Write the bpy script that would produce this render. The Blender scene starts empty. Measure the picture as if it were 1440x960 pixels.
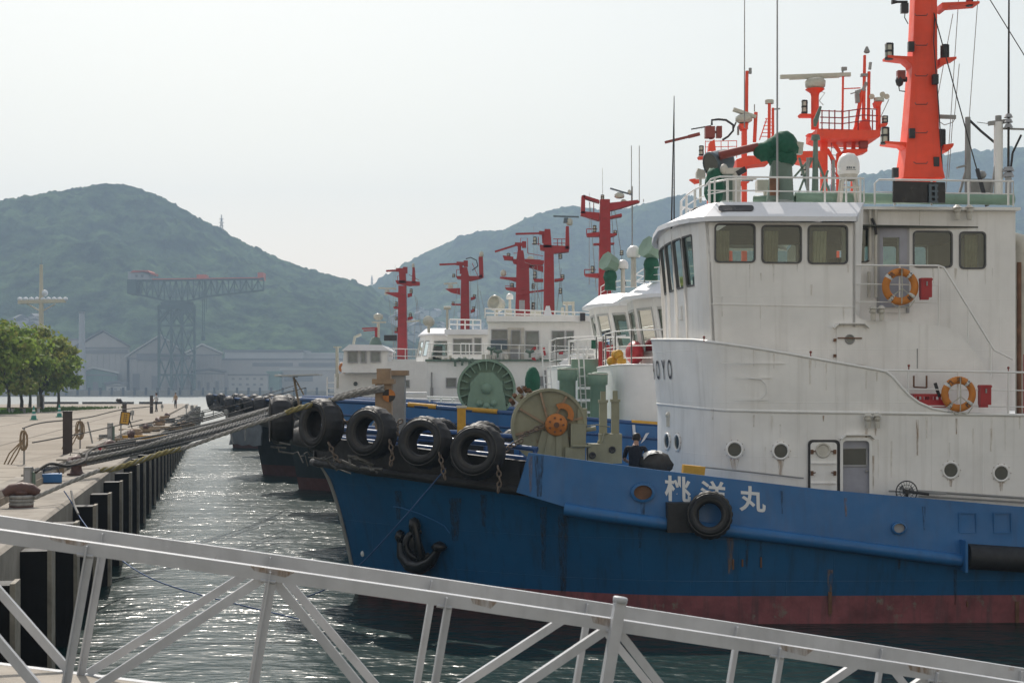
import bpy, bmesh, math, random
import numpy as np
from mathutils import Vector, Matrix, Euler, noise as mno
random.seed(7)
R = math.radians
V = Vector
sc = bpy.context.scene
COL = sc.collection
# ------------------------------------------------------------------ camera, sky, sun, exposure
cam_d = bpy.data.cameras.new('camera'); cam = bpy.data.objects.new('camera', cam_d); COL.objects.link(cam)
cam.location = (0, 0, 4.7); cam.rotation_euler = (R(90), 0, 0)
cam_d.sensor_width = 36; cam_d.lens = 50; cam_d.shift_y = (545-480)/1440
cam_d.clip_start = 0.1; cam_d.clip_end = 8000
cam_d.dof.use_dof = True; cam_d.dof.focus_distance = 30; cam_d.dof.aperture_fstop = 5.0
sc.camera = cam
SUN_EL, SUN_AZ = 44, -14
wd = bpy.data.worlds.new('World'); sc.world = wd; wd.use_nodes = True
nt = wd.node_tree; bg = nt.nodes['Background']
sky = nt.nodes.new('ShaderNodeTexSky'); sky.sky_type = 'NISHITA'; sky.sun_disc = False
sky.sun_elevation = R(SUN_EL); sky.sun_rotation = R(SUN_AZ)
sky.air_density = 2.5; sky.dust_density = 0.9; sky.ozone_density = 1.0; sky.altitude = 0
hsv = nt.nodes.new('ShaderNodeHueSaturation'); hsv.inputs['Saturation'].default_value = .45; hsv.inputs['Value'].default_value = 1.0; nt.links.new(sky.outputs[0], hsv.inputs['Color']); wb = nt.nodes.new('ShaderNodeMix'); wb.data_type = 'RGBA'; wb.blend_type = 'MULTIPLY'; wb.inputs[0].default_value = 1; wb.inputs[7].default_value = (1.0, .926, .902, 1); nt.links.new(hsv.outputs[0], wb.inputs[6]); nt.links.new(wb.outputs[2], bg.inputs[0]); bg.inputs[1].default_value = 0.084
sl = bpy.data.lights.new('sun', 'SUN'); sl.energy = 2.8; sl.angle = R(0.6); sl.color = (1, .93, .84)
so = bpy.data.objects.new('sun', sl); COL.objects.link(so)
sd = V((math.sin(R(SUN_AZ))*math.cos(R(SUN_EL)), math.cos(R(SUN_AZ))*math.cos(R(SUN_EL)), math.sin(R(SUN_EL))))
so.rotation_euler = sd.to_track_quat('Z', 'Y').to_euler(); so.location = (-60, 100, 120)
sc.view_settings.view_transform = 'Standard'; sc.view_settings.look = 'None'
sc.view_settings.gamma = 1; sc.view_settings.exposure = 0.74
sc.render.engine = 'CYCLES'; sc.cycles.use_denoising = True
sc.cycles.max_bounces = 8; sc.cycles.transparent_max_bounces = 16; sc.cycles.volume_bounces = 1
# ------------------------------------------------------------------ helpers
H, F, CX, HY = 4.7, 2000., 720., 545.
def P(px, py, Y): return V(((px-CX)/F*Y, Y, H+(HY-py)/F*Y))
def itp(x, tab):
    if x <= tab[0][0]: return tab[0][1]
    for (a, b), (c, d) in zip(tab, tab[1:]):
        if x <= c: return b+(d-b)*(x-a)/(c-a)
    return tab[-1][1]
class Fr:                                       # a vessel's own frame: s aft from the bow, t towards the quay-side viewer, z up
    def __init__(f, x, y, deg):
        a = R(deg); f.O = V((x, y, 0)); f.es = V((math.cos(a), math.sin(a), 0)); f.et = V((math.sin(a), -math.cos(a), 0)); f.a = a
    def W(f, s, t, z): return f.O+f.es*s+f.et*t+V((0, 0, z))
    def T(f, px, py, t):
        d = V(((px-CX)/F, 1, (HY-py)/F)); C0 = V((0, 0, H))
        Y = (t-(C0-f.O).dot(f.et))/d.dot(f.et)
        return C0+d*Y
    def st(f, px, py, t):
        p = f.T(px, py, t)-f.O
        return p.dot(f.es), p.z
def off(o):
    v = V((0, 0, 0))
    while o: v = v+o.location; o = o.parent
    return v
class MB:
    def __init__(s): s.v = []; s.f = []; s.m = []; s.sm = []; s.cuts = []
    def cut(s): s.cuts.append(len(s.f)); return s      # the next piece is an object of its own
    def add(s, vs, fs, m=0, sm=False):
        b = len(s.v); s.v += [tuple(x) for x in vs]
        for f in fs: s.f.append([b+i for i in f]); s.m.append(m); s.sm.append(sm)
        return s
    def hexa(s, p, m=0):                        # 8 points: bottom ring, top ring
        return s.add(p, [(0,3,2,1),(4,5,6,7),(0,1,5,4),(1,2,6,5),(2,3,7,6),(3,0,4,7)], m)
    def box(s, c, d, rot=None, m=0):
        c = V(c); x, y, z = d[0]/2, d[1]/2, d[2]/2
        ps = [V(q) for q in ((-x,-y,-z),(x,-y,-z),(x,y,-z),(-x,y,-z),(-x,-y,z),(x,-y,z),(x,y,z),(-x,y,z))]
        if rot is not None:
            M_ = rot if isinstance(rot, Matrix) else (Matrix.Rotation(rot, 3, 'Z') if isinstance(rot, (int, float)) else Euler(rot).to_matrix())
            ps = [M_ @ q for q in ps]
        return s.hexa([c+q for q in ps], m)
    def bar(s, p, q, w, h=None, up=(0,0,1), m=0, w2=None, h2=None):
        p = V(p); q = V(q); h = h or w; w2 = w2 or w; h2 = h2 or h; d = (q-p).normalized(); u = V(up)
        if abs(d.dot(u)) > .98: u = V((0,1,0)) if abs(d.y) < .9 else V((1,0,0))
        sx = d.cross(u).normalized(); u = sx.cross(d)
        r = [p-sx*w/2-u*h/2, p+sx*w/2-u*h/2, p+sx*w/2+u*h/2, p-sx*w/2+u*h/2]
        e = [q-sx*w2/2-u*h2/2, q+sx*w2/2-u*h2/2, q+sx*w2/2+u*h2/2, q-sx*w2/2+u*h2/2]
        return s.hexa(r+e, m)
    def angle(s, p, q, w, h, side, th=.012, m=0, up=(0,0,1)):   # L section: vertical leg h, top leg w towards side
        p = V(p); q = V(q); d = (q-p).normalized(); sv = V(side); sv = (sv-d*sv.dot(d)).normalized(); u = sv.cross(d)
        if u.dot(V(up)) < 0: u = -u
        pr = [(0,0),(w,0),(w,-th),(th,-th),(th,-h),(0,-h)]
        a = [p+sv*x+u*y for x, y in pr]; b = [q+sv*x+u*y for x, y in pr]; n = 6
        return s.add(a+b, [tuple(range(n))[::-1], tuple(range(n, 2*n))]+[(i, (i+1) % n, n+(i+1) % n, n+i) for i in range(n)], m)
    def tube(s, pts, r, n=8, m=0, closed=False, r2=None):
        pts = [V(p) for p in pts]; N = len(pts); rings = []; up = None
        for i, p in enumerate(pts):
            a = pts[(i-1) % N] if (closed or i) else p; b = pts[(i+1) % N] if (closed or i < N-1) else p
            d = (b-a).normalized()
            if up is None: up = V((0,0,1)) if abs(d.z) < .9 else V((1,0,0))
            x = d.cross(up).normalized(); up = x.cross(d).normalized()
            rr = r if r2 is None else r+(r2-r)*i/max(1, N-1)
            if callable(r): rr = r(i/(N-1))
            rings.append([p+(x*math.cos(2*math.pi*k/n)+up*math.sin(2*math.pi*k/n))*rr for k in range(n)])
        vs = [q for g in rings for q in g]; fs = []
        for i in range(N if closed else N-1):
            j = (i+1) % N
            fs += [(i*n+k, i*n+(k+1) % n, j*n+(k+1) % n, j*n+k) for k in range(n)]
        s.add(vs, fs, m, True)
        if not closed:
            s.add(rings[0], [tuple(range(n))[::-1]], m); s.add(rings[-1], [tuple(range(n))], m)
        return s
    def cyl(s, p, q, r, r2=None, n=12, m=0): return s.tube([p, q], r, n, m, False, r if r2 is None else r2)
    def lathe(s, prof, n=24, mat=None, m=0, closed=False, sm=True):   # prof (r,z) about local Z
        mat = mat or Matrix.Identity(4); N = len(prof); vs = []
        for r, z in prof:
            for k in range(n): vs.append(mat @ V((r*math.cos(2*math.pi*k/n), r*math.sin(2*math.pi*k/n), z)))
        fs = []
        for i in range(N if closed else N-1):
            j = (i+1) % N
            fs += [(i*n+k, i*n+(k+1) % n, j*n+(k+1) % n, j*n+k) for k in range(n)]
        return s.add(vs, fs, m, sm)
    def ball(s, c, r, n=12, m=0, jit=0):
        r = r if isinstance(r, (tuple, list)) else (r, r, r); c = V(c); vs = []; fs = []; h = n//2
        for i in range(h+1):
            for k in range(n):
                a = math.pi*i/h; b = 2*math.pi*k/n
                q = V((math.sin(a)*math.cos(b), math.sin(a)*math.sin(b), math.cos(a)))
                if jit: q = q*(1+jit*mno.noise(q*2.3+c))
                vs.append(c+V((q.x*r[0], q.y*r[1], q.z*r[2])))
        for i in range(h):
            fs += [(i*n+k, i*n+(k+1) % n, (i+1)*n+(k+1) % n, (i+1)*n+k) for k in range(n)]
        return s.add(vs, fs, m, True)
    def torus(s, mat, R_, r, n=24, k=10, m=0):
        return s.lathe([(R_+r*math.cos(2*math.pi*i/k), r*math.sin(2*math.pi*i/k)) for i in range(k)], n, mat, m, True)
    def poly(s, pts, ex, m=0, sm=False):
        pts = [V(p) for p in pts]; ex = V(ex); n = len(pts)
        s.add(pts+[p+ex for p in pts], [tuple(range(n))[::-1], tuple(range(n, 2*n))], m)
        return s.add(pts+[p+ex for p in pts], [(i, (i+1) % n, n+(i+1) % n, n+i) for i in range(n)], m, sm)
    def strip(s, A, B, m=0, sm=True, closed=False):
        n = len(A); r = range(n if closed else n-1)
        return s.add(list(A)+list(B), [(i, (i+1) % n, n+(i+1) % n, n+i) for i in r], m, sm)
    def grid(s, rows, m=0, sm=True, mf=None):
        n = len(rows[0]); vs = [p for g in rows for p in g]; b = len(s.v); s.v += [tuple(x) for x in vs]
        for j in range(len(rows)-1):
            for i in range(n-1):
                s.f.append([b+j*n+i, b+j*n+i+1, b+(j+1)*n+i+1, b+(j+1)*n+i]); s.m.append(mf(j, i) if mf else m); s.sm.append(sm)
        return s
    def wall(s, fn, u0, u1, v0, v1, holes, th, m=0):   # fn(u,v,d): d = depth behind the face; holes open right through
        us = sorted({u0, u1}|{h[0] for h in holes}|{h[1] for h in holes}); vv = sorted({v0, v1}|{h[2] for h in holes}|{h[3] for h in holes})
        for a, b in zip(us, us[1:]):
            for c, d in zip(vv, vv[1:]):
                mu, mv = (a+b)/2, (c+d)/2
                if any(h[0] < mu < h[1] and h[2] < mv < h[3] for h in holes): continue
                for dd in (0, th): s.add([fn(a,c,dd), fn(b,c,dd), fn(b,d,dd), fn(a,d,dd)], [(0,1,2,3)], m)
        for a, b, c, d in holes:
            q = [(a,c),(b,c),(b,d),(a,d)]
            for i in range(4):
                x, y = q[i], q[(i+1) % 4]
                s.add([fn(*x,0), fn(*y,0), fn(*y,th), fn(*x,th)], [(0,1,2,3)], m)
        q = [(u0,v0),(u1,v0),(u1,v1),(u0,v1)]
        for i in range(4):
            x, y = q[i], q[(i+1) % 4]; s.add([fn(*x,0), fn(*y,0), fn(*y,th), fn(*x,th)], [(0,1,2,3)], m)
        return s
    def build(s, name, mats, parent=None, loc=None):
        ed = sorted({0, len(s.f), *s.cuts})
        if len(ed) > 2:
            first = None
            for a, b in zip(ed, ed[1:]):
                q = MB(); ids = sorted({i for f in s.f[a:b] for i in f}); mp = {k: n for n, k in enumerate(ids)}
                q.v = [s.v[i] for i in ids]; q.f = [[mp[i] for i in f] for f in s.f[a:b]]; q.m = s.m[a:b]; q.sm = s.sm[a:b]
                o = q.build(name, mats, parent, loc); first = first or o
            return first
        me = bpy.data.meshes.new(name); o_ = V(loc) if loc is not None else off(parent)
        me.from_pydata([(x-o_.x, y-o_.y, z-o_.z) for x, y, z in s.v], [], s.f)
        mats = mats if isinstance(mats, (list, tuple)) else [mats]
        for q in mats: me.materials.append(q)
        me.polygons.foreach_set('material_index', s.m); me.polygons.foreach_set('use_smooth', s.sm)
        bm = bmesh.new(); bm.from_mesh(me); bmesh.ops.recalc_face_normals(bm, faces=bm.faces); bm.to_mesh(me); bm.free()
        o = bpy.data.objects.new(name, me); COL.objects.link(o); o.parent = parent
        if loc is not None: o.location = loc
        return o
def tag(o, label=None, cat=None, group=None, kind=None):
    if label: o['label'] = label
    if cat: o['category'] = cat
    if group: o['group'] = group
    if kind: o['kind'] = kind
    return o
def thing(name, label, cat, loc=(0,0,0), group=None):
    o = bpy.data.objects.new(name, None); COL.objects.link(o); o.location = loc; o.empty_display_size = .3
    return tag(o, label, cat, group)
def dup(root, loc, rot=None, label=None, group=None, scale=None):
    r = root.copy(); COL.objects.link(r); r.location = loc
    if rot is not None: r.rotation_euler = rot
    if scale is not None: r.scale = scale if isinstance(scale, (tuple, list)) else (scale,)*3
    if label: r['label'] = label
    if group: r['group'] = group
    for ch in list(root.children):
        c = ch.copy(); COL.objects.link(c); c.parent = r
        for g in list(ch.children):
            d = g.copy(); COL.objects.link(d); d.parent = c
    return r
def axis_m(p, d):                                # matrix: local Z along d at p
    q = V(d).normalized().to_track_quat('Z', 'Y').to_matrix().to_4x4(); q.translation = V(p); return q
def rrect(u0, u1, v0, v1, r, k=4):
    pts = []
    for cx, cy, a0 in ((u1-r, v1-r, 0), (u0+r, v1-r, 90), (u0+r, v0+r, 180), (u1-r, v0+r, 270)):
        for i in range(k+1):
            a = R(a0+90*i/k); pts.append((cx+r*math.cos(a), cy+r*math.sin(a)))
    return pts
def text_flat(body, size, offset=0.0, shear=0.0, sx=1.0):
    cu = bpy.data.curves.new('t', 'FONT'); cu.body = body; cu.size = size; cu.offset = offset; cu.shear = shear
    cu.resolution_u = 3; cu.align_x = 'CENTER'; cu.align_y = 'CENTER'
    o = bpy.data.objects.new('t', cu); COL.objects.link(o); bpy.context.view_layer.update()
    me = bpy.data.meshes.new_from_object(o.evaluated_get(bpy.context.evaluated_depsgraph_get()))
    vs = [(v.co.x*sx, v.co.y) for v in me.vertices]; fs = [tuple(p.vertices) for p in me.polygons]
    bpy.data.objects.remove(o); bpy.data.curves.remove(cu); bpy.data.meshes.remove(me)
    return vs, fs
def sag(p, q, d, n=16):
    p = V(p); q = V(q); return [p.lerp(q, i/n)-V((0,0,1))*d*4*(i/n)*(1-i/n) for i in range(n+1)]
# ------------------------------------------------------------------ materials
def _m(name):
    m = bpy.data.materials.new(name); m.use_nodes = True; t = m.node_tree; return m, t, t.nodes['Principled BSDF']
def _noise(t, co, scale, detail=4, rough=.6, sc3=None):
    n = t.nodes.new('ShaderNodeTexNoise'); n.inputs['Scale'].default_value = scale; n.inputs['Detail'].default_value = detail; n.inputs['Roughness'].default_value = rough
    if sc3:
        mp = t.nodes.new('ShaderNodeMapping'); mp.inputs['Scale'].default_value = sc3; t.links.new(co, mp.inputs[0]); co = mp.outputs[0]
    t.links.new(co, n.inputs['Vector']); return n.outputs['Fac']
def _ramp(t, fac, lo, hi, a=0., b=1.):
    n = t.nodes.new('ShaderNodeMapRange'); n.inputs[1].default_value = lo; n.inputs[2].default_value = hi; n.inputs[3].default_value = a; n.inputs[4].default_value = b
    t.links.new(fac, n.inputs[0]); return n.outputs[0]
def _mix(t, fac, a, b, mode='MIX'):
    n = t.nodes.new('ShaderNodeMix'); n.data_type = 'RGBA'; n.blend_type = mode
    for sck, val in ((n.inputs[0], fac), (n.inputs[6], a), (n.inputs[7], b)):
        if hasattr(val, 'links'): t.links.new(val, sck)
        else: sck.default_value = val if isinstance(val, float) else (*val[:3], 1)
    return n.outputs[2]
def paint(name, col, rough=.5, var=.25, vs=1.5, streak=0., rust=0., rcol=(.22,.09,.03), metal=0., bump=0., bs=20., spec=.5, st_col=None, rs=2.0, vs3=None, seam=None):
    m, t, b = _m(name); tc = t.nodes.new('ShaderNodeTexCoord').outputs['Object']
    dk = tuple(c*(1-var) for c in col); lt = tuple(min(1, c*(1+var*.35)) for c in col)
    c = _mix(t, _ramp(t, _noise(t, tc, vs, 6, .65, vs3), .3, .7), dk, lt)
    if streak:
        f = _ramp(t, _noise(t, tc, 1., 3, .6, (7, 7, .35)), .52, .78, 0, streak)
        c = _mix(t, f, c, st_col or tuple(x*.45 for x in col))
    if rust:
        n1 = _ramp(t, _noise(t, tc, rs, 5, .7), .74-rust*.2, .80-rust*.2); n2 = _ramp(t, _noise(t, tc, 1., 4, .6, (9, 9, 1.2)), .42, .62)
        mu = t.nodes.new('ShaderNodeMath'); mu.operation = 'MULTIPLY'; t.links.new(n1, mu.inputs[0]); t.links.new(n2, mu.inputs[1])
        c = _mix(t, mu.outputs[0], c, rcol)
    t.links.new(c, b.inputs['Base Color'])
    b.inputs['Metallic'].default_value = metal; b.inputs['Specular IOR Level'].default_value = spec
    t.links.new(_ramp(t, _noise(t, tc, vs*3, 3), .3, .7, max(.05, rough-.12), min(1, rough+.12)), b.inputs['Roughness'])
    if seam:
        bump = bump or .01; sx_ = t.nodes.new('ShaderNodeSeparateXYZ'); cx_ = t.nodes.new('ShaderNodeCombineXYZ'); t.links.new(tc, sx_.inputs[0]); t.links.new(sx_.outputs['X'], cx_.inputs[0]); t.links.new(sx_.outputs['Z'], cx_.inputs[1])
        bk = t.nodes.new('ShaderNodeTexBrick'); bk.inputs['Scale'].default_value = 1; bk.inputs['Brick Width'].default_value = seam[0]; bk.inputs['Row Height'].default_value = seam[1]; bk.inputs['Mortar Size'].default_value = .012; bk.inputs['Mortar Smooth'].default_value = 1.; t.links.new(cx_.outputs[0], bk.inputs['Vector'])
    if bump:
        bp = t.nodes.new('ShaderNodeBump'); bp.inputs['Strength'].default_value = bump; bp.inputs['Distance'].default_value = .02
        hh = _noise(t, tc, bs, 5)
        if seam:
            ma = t.nodes.new('ShaderNodeMath'); ma.operation = 'MULTIPLY_ADD'; ma.inputs[1].default_value = seam[2]; t.links.new(bk.outputs['Fac'], ma.inputs[0]); t.links.new(hh, ma.inputs[2]); hh = ma.outputs[0]
        t.links.new(hh, bp.inputs['Height']); t.links.new(bp.outputs[0], b.inputs['Normal'])
    return m
M = {}
M['white'] = paint('white_paint', (.88,.865,.84), .45, .13, .9, .28, .22, (.36,.22,.12), bump=.26, bs=1.3, seam=(1.55,1.1,.4), st_col=(.42,.39,.34), rs=1.3)
M['white2'] = paint('white_paint_clean', (.86,.85,.82), .4, .10, 1.2, .15, .06, bump=.04, bs=3)
M['whiteroof'] = paint('roof_white', (.82,.83,.86), .5, .10, .8)
M['offwhite'] = paint('offwhite_fitting', (.62,.59,.52), .5, .2, 4, .2, .3)
M['blue'] = paint('blue_hull_shaded', (.005,.088,.220), .42, .22, .6, .5, .2, (.06,.045,.035), bump=.45, bs=1.2, seam=(1.9,.85,.3), st_col=(.010,.03,.05), rs=.9)  # darker copy of the bulwark blue: shade under the flare is in the colour
M['bluebul'] = paint('blue_bulwark_lit', (.020,.135,.345), .45, .18, .8, .3, .2, (.09,.06,.04), bump=.22, bs=1.8, seam=(1.3,5,.2), st_col=(.04,.07,.12))  # brighter copy of the hull blue: sky light is in the colour
M['bluerail'] = paint('blue_rail', (.03,.085,.22), .38, .2, 3, .1, .2)
M['red_boot'] = paint('boot_topping', (.27,.08,.09), .6, .5, 1.6, .95, .9, (.20,.17,.14), st_col=(.075,.05,.055), bump=.3, bs=5)
M['rubber'] = paint('black_rubber', (.018,.018,.02), .62, .45, 3, bump=.25, bs=14)
M['rubgrey'] = paint('worn_rubber', (.055,.05,.045), .75, .5, 2.5, bump=.4, bs=12)
M['orange'] = paint('orange_mast', (.90,.078,.026), .5, .16, 1.2, .25, .18, (.25,.06,.03), st_col=(.5,.06,.02))
M['red'] = paint('crimson_mast', (.34,.02,.023), .5, .18, 1.0, .2, .1)
M['redbrown'] = paint('faded_red', (.26,.05,.035), .5, .2, 3)
M['redbox'] = paint('red_box', (.42,.018,.025), .4, .15, 4, .2)
M['green'] = paint('green_cover', (.012,.11,.06), .75, .35, 5, bump=.5, bs=9)
M['greenlt'] = paint('light_green_steel', (.21,.32,.235), .5, .15, 1.5, .2, .08)
M['greengrey'] = paint('green_grey_steel', (.14,.20,.16), .5, .2, 2, .2, .2)
M['olive'] = paint('olive_winch', (.31,.30,.20), .55, .2, 2.2, .3, .5, (.22,.10,.04))
M['rustor'] = paint('orange_hub', (.55,.19,.035), .55, .3, 6, 0, .5, (.2,.08,.03))
M['rust'] = paint('rusty_steel', (.20,.10,.055), .8, .5, 4, .3, bump=.3)
M['steel'] = paint('grey_steel', (.30,.30,.29), .45, .25, 3, .2, .15)
M['dark'] = paint('dark_fitting', (.03,.03,.033), .5, .3, 5)
M['slate'] = paint('slate_blue', (.10,.135,.16), .45, .2, 3)
M['gray'] = paint('grey_paint', (.36,.36,.37), .5, .15, 2)
M['doorgray'] = paint('peeling_door', (.36,.365,.42), .5, .2, 2, .1, .7, (.42,.38,.3), rs=1.6)
M['lifering'] = paint('lifebuoy_orange', (.62,.22,.03), .6, .2, 5, .1)
M['yellow'] = paint('yellow_paint', (.62,.33,.03), .55, .2, 4, .2, .2)
M['bolly'] = paint('rust_bitt', (.36,.25,.16), .7, .35, 2.5, .5, .6, (.25,.10,.04))
M['lens'] = paint('pale_lens', (.55,.54,.45), .25, .2, 8)
M['rope'] = paint('pale_rope', (.36,.345,.32), .85, .35, 14, bump=.8, bs=45)
M['ropeg'] = paint('grey_rope', (.17,.165,.155), .85, .35, 10, bump=.8, bs=40)
M['ropey'] = paint('yellow_chafe', (.27,.225,.085), .85, .4, 9, bump=.8, bs=40)
M['tower'] = paint('cream_tower', (.62,.53,.36), .6, .15, .3)
M['ropeb'] = paint('blue_line', (.03,.08,.20), .7, .2, 9)
M['ropedk'] = paint('tarred_rope', (.05,.045,.04), .85, .4, 9)
M['gang'] = paint('gangway_paint', (.52,.535,.56), .45, .2, 2.2, .25, .35, (.22,.11,.05), rs=3.5)
M['concrete'] = paint('quay_concrete', (.36,.325,.28), .9, .4, .9, .0, .5, (.17,.14,.11), bump=.3, bs=8, spec=.15)
M['concwall'] = paint('quay_wall_concrete', (.30,.265,.215), .88, .4, 1.2, .6, .3, (.14,.11,.08), bump=.4, bs=6, st_col=(.10,.085,.065))
M['pile'] = paint('tarred_pile', (.010,.010,.011), .5, .5, 1.5, .5, .12, (.07,.05,.035), bump=.3, bs=5, st_col=(.018,.016,.014), spec=.15)
M['pileedge'] = paint('lit_pile_edge', (.30,.27,.22), .8, .5, 3, .4)  # pale colour stands for light catching the steel flange
M['brown'] = paint('brown_post', (.055,.038,.032), .6, .3, 3, .3)
M['bollard'] = paint('rusty_bollard', (.11,.055,.045), .6, .35, 5, bump=.3)
M['cone'] = paint('green_cone', (.02,.22,.17), .5, .15, 5)
M['conew'] = paint('cone_band', (.7,.7,.68), .5, .15, 5)
M['wood'] = paint('weathered_wood', (.30,.22,.14), .8, .35, 3)
M['tarp'] = paint('grey_tarp', (.10,.115,.13), .7, .25, 2, bump=.6, bs=3)
M['bark'] = paint('tree_bark', (.055,.045,.035), .9, .4, 4, bump=.6)
M['cloth'] = paint('navy_shirt', (.012,.016,.028), .85, .2, 8)
M['trouser'] = paint('dark_trousers', (.02,.02,.024), .85, .2, 8)
M['tan'] = paint('tan_shirt', (.40,.27,.16), .85, .2, 8)
M['shirtw'] = paint('pale_shirt', (.55,.55,.56), .85, .15, 8)
M['skin'] = paint('skin', (.42,.24,.17), .55, .1, 8)
M['hair'] = paint('black_hair', (.012,.011,.011), .5, .3, 20)
M['text'] = paint('white_lettering', (.72,.73,.74), .5, .08, 3)
M['ink'] = paint('dark_lettering', (.035,.035,.04), .5, .1, 3)
M['board'] = paint('black_board', (.008,.008,.010), .35, .3, 2)
M['reflstripe'] = paint('tan_reflection_stripe', (.50,.45,.33), .9, .2, 6)  # tan tone imitates stripes reflected in the wheelhouse panes
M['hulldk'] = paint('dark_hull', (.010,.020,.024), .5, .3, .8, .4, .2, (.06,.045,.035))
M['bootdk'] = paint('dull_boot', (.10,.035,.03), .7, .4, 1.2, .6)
M['inter'] = paint('cabin_interior', (.075,.08,.065), .8, .3, 2)
def stain(name, col, a):
    m, t, b = _m(name); tc = t.nodes.new('ShaderNodeTexCoord').outputs['Object']; b.inputs['Base Color'].default_value = (*col,1); b.inputs['Roughness'].default_value = .8
    t.links.new(_ramp(t, _noise(t, tc, 1., 4, .7, (22,22,3)), .38, .72, 0, a), b.inputs['Alpha']); return m
M['stain'] = stain('rust_stain', (.30,.17,.07), .75); M['stainl'] = stain('faint_rust_stain', (.55,.45,.33), .4); M['staind'] = stain('dark_stain', (.035,.028,.02), .8)
def foliage(name, a, b, rough=.7, vs=.5, tr=.25, v2=0, bd=0):
    m, t, bs = _m(name); tc = t.nodes.new('ShaderNodeTexCoord').outputs['Object']
    c = _mix(t, _ramp(t, _noise(t, tc, vs, 5, .7), .3, .7), a, b); 
    if v2: c = _mix(t, _ramp(t, _noise(t, tc, v2, 3, .6), .36, .64, .08, 1.), tuple(x*.3 for x in a), c)
    if bd:
        bp = t.nodes.new('ShaderNodeBump'); bp.inputs['Strength'].default_value = 1; bp.inputs['Distance'].default_value = bd; t.links.new(_noise(t, tc, v2*1.3, 4, .7), bp.inputs['Height']); t.links.new(bp.outputs[0], bs.inputs['Normal'])
    t.links.new(c, bs.inputs['Base Color']); bs.inputs['Roughness'].default_value = rough
    bs.inputs['Specular IOR Level'].default_value = .2 if tr else 0.
    if tr:
        tl = t.nodes.new('ShaderNodeBsdfTranslucent'); t.links.new(c, tl.inputs[0]); mx = t.nodes.new('ShaderNodeMixShader'); mx.inputs[0].default_value = tr
        t.links.new(bs.outputs[0], mx.inputs[1]); t.links.new(tl.outputs[0], mx.inputs[2]); t.links.new(mx.outputs[0], t.nodes['Material Output'].inputs[0])
    return m
M['leaf'] = foliage('tree_leaves', (.12,.21,.035), (.27,.34,.055), tr=.45)
M['leafb'] = foliage('tree_leaves_brown', (.17,.21,.042), (.29,.29,.07), tr=.4)
M['grass'] = foliage('grass', (.05,.11,.02), (.10,.17,.03), tr=0)
M['forest'] = foliage('hill_forest', (.030,.054,.026), (.11,.165,.065), vs=.008, tr=0, v2=.06, bd=3.6)
def glass(name, tint, gl=.12, tr=.75):
    m, t, b = _m(name); t.nodes.remove(b)
    a = t.nodes.new('ShaderNodeBsdfTransparent'); a.inputs[0].default_value = (*tint, 1)
    g = t.nodes.new('ShaderNodeBsdfGlossy'); g.inputs['Roughness'].default_value = .03; g.inputs[0].default_value = (.9,.95,.92,1)
    fr = t.nodes.new('ShaderNodeFresnel'); fr.inputs[0].default_value = 1.7
    mx = t.nodes.new('ShaderNodeMixShader'); t.links.new(fr.outputs[0], mx.inputs[0]); t.links.new(a.outputs[0], mx.inputs[1]); t.links.new(g.outputs[0], mx.inputs[2])
    t.links.new(mx.outputs[0], t.nodes['Material Output'].inputs[0]); return m
M['glass'] = glass('window_glass', (.62,.70,.64))
M['dglass'] = paint('dark_window', (.05,.065,.06), .08, .3, 2, spec=.9)
M['pglass'] = paint('hazy_window', (.16,.19,.18), .12, .5, 1.6, spec=.8)
def water():
    m, t, b = _m('sea_water'); tc = t.nodes.new('ShaderNodeTexCoord').outputs['Object']
    b.inputs['Base Color'].default_value = (.005,.027,.025,1); sp = t.nodes.new('ShaderNodeSeparateXYZ'); t.links.new(tc, sp.inputs[0]); t.links.new(_ramp(t, sp.outputs['Y'], 90, 230, .24, .42), b.inputs['Roughness']); b.inputs['Roughness'].default_value = .10; b.inputs['IOR'].default_value = 1.333
    n1 = _noise(t, tc, 1., 3, .55, (.55,.9,1)); n2 = _noise(t, tc, 1., 3, .6, (2.2,3.6,1)); n3 = _noise(t, tc, 1., 2, .5, (.10,.13,1))
    def mul(a, k):
        q = t.nodes.new('ShaderNodeMath'); q.operation = 'MULTIPLY'; t.links.new(a, q.inputs[0])
        if hasattr(k, 'links'): t.links.new(k, q.inputs[1])
        else: q.inputs[1].default_value = k
        return q.outputs[0]
    def ad(a, c):
        q = t.nodes.new('ShaderNodeMath'); q.operation = 'ADD'; t.links.new(a, q.inputs[0]); t.links.new(c, q.inputs[1]); return q.outputs[0]
    patch = _ramp(t, n3, .35, .65, .45, 1.1)
    n4 = _noise(t, tc, 1., 2, .5, (.16,.30,1))
    h = ad(ad(mul(n1, .60), mul(mul(n2, .20), patch)), mul(n4, .55))
    bp = t.nodes.new('ShaderNodeBump'); bp.inputs['Strength'].default_value = 1; bp.inputs['Distance'].default_value = .28
    t.links.new(h, bp.inputs['Height']); t.links.new(bp.outputs[0], b.inputs['Normal']); return m
M['water'] = water()
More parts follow.
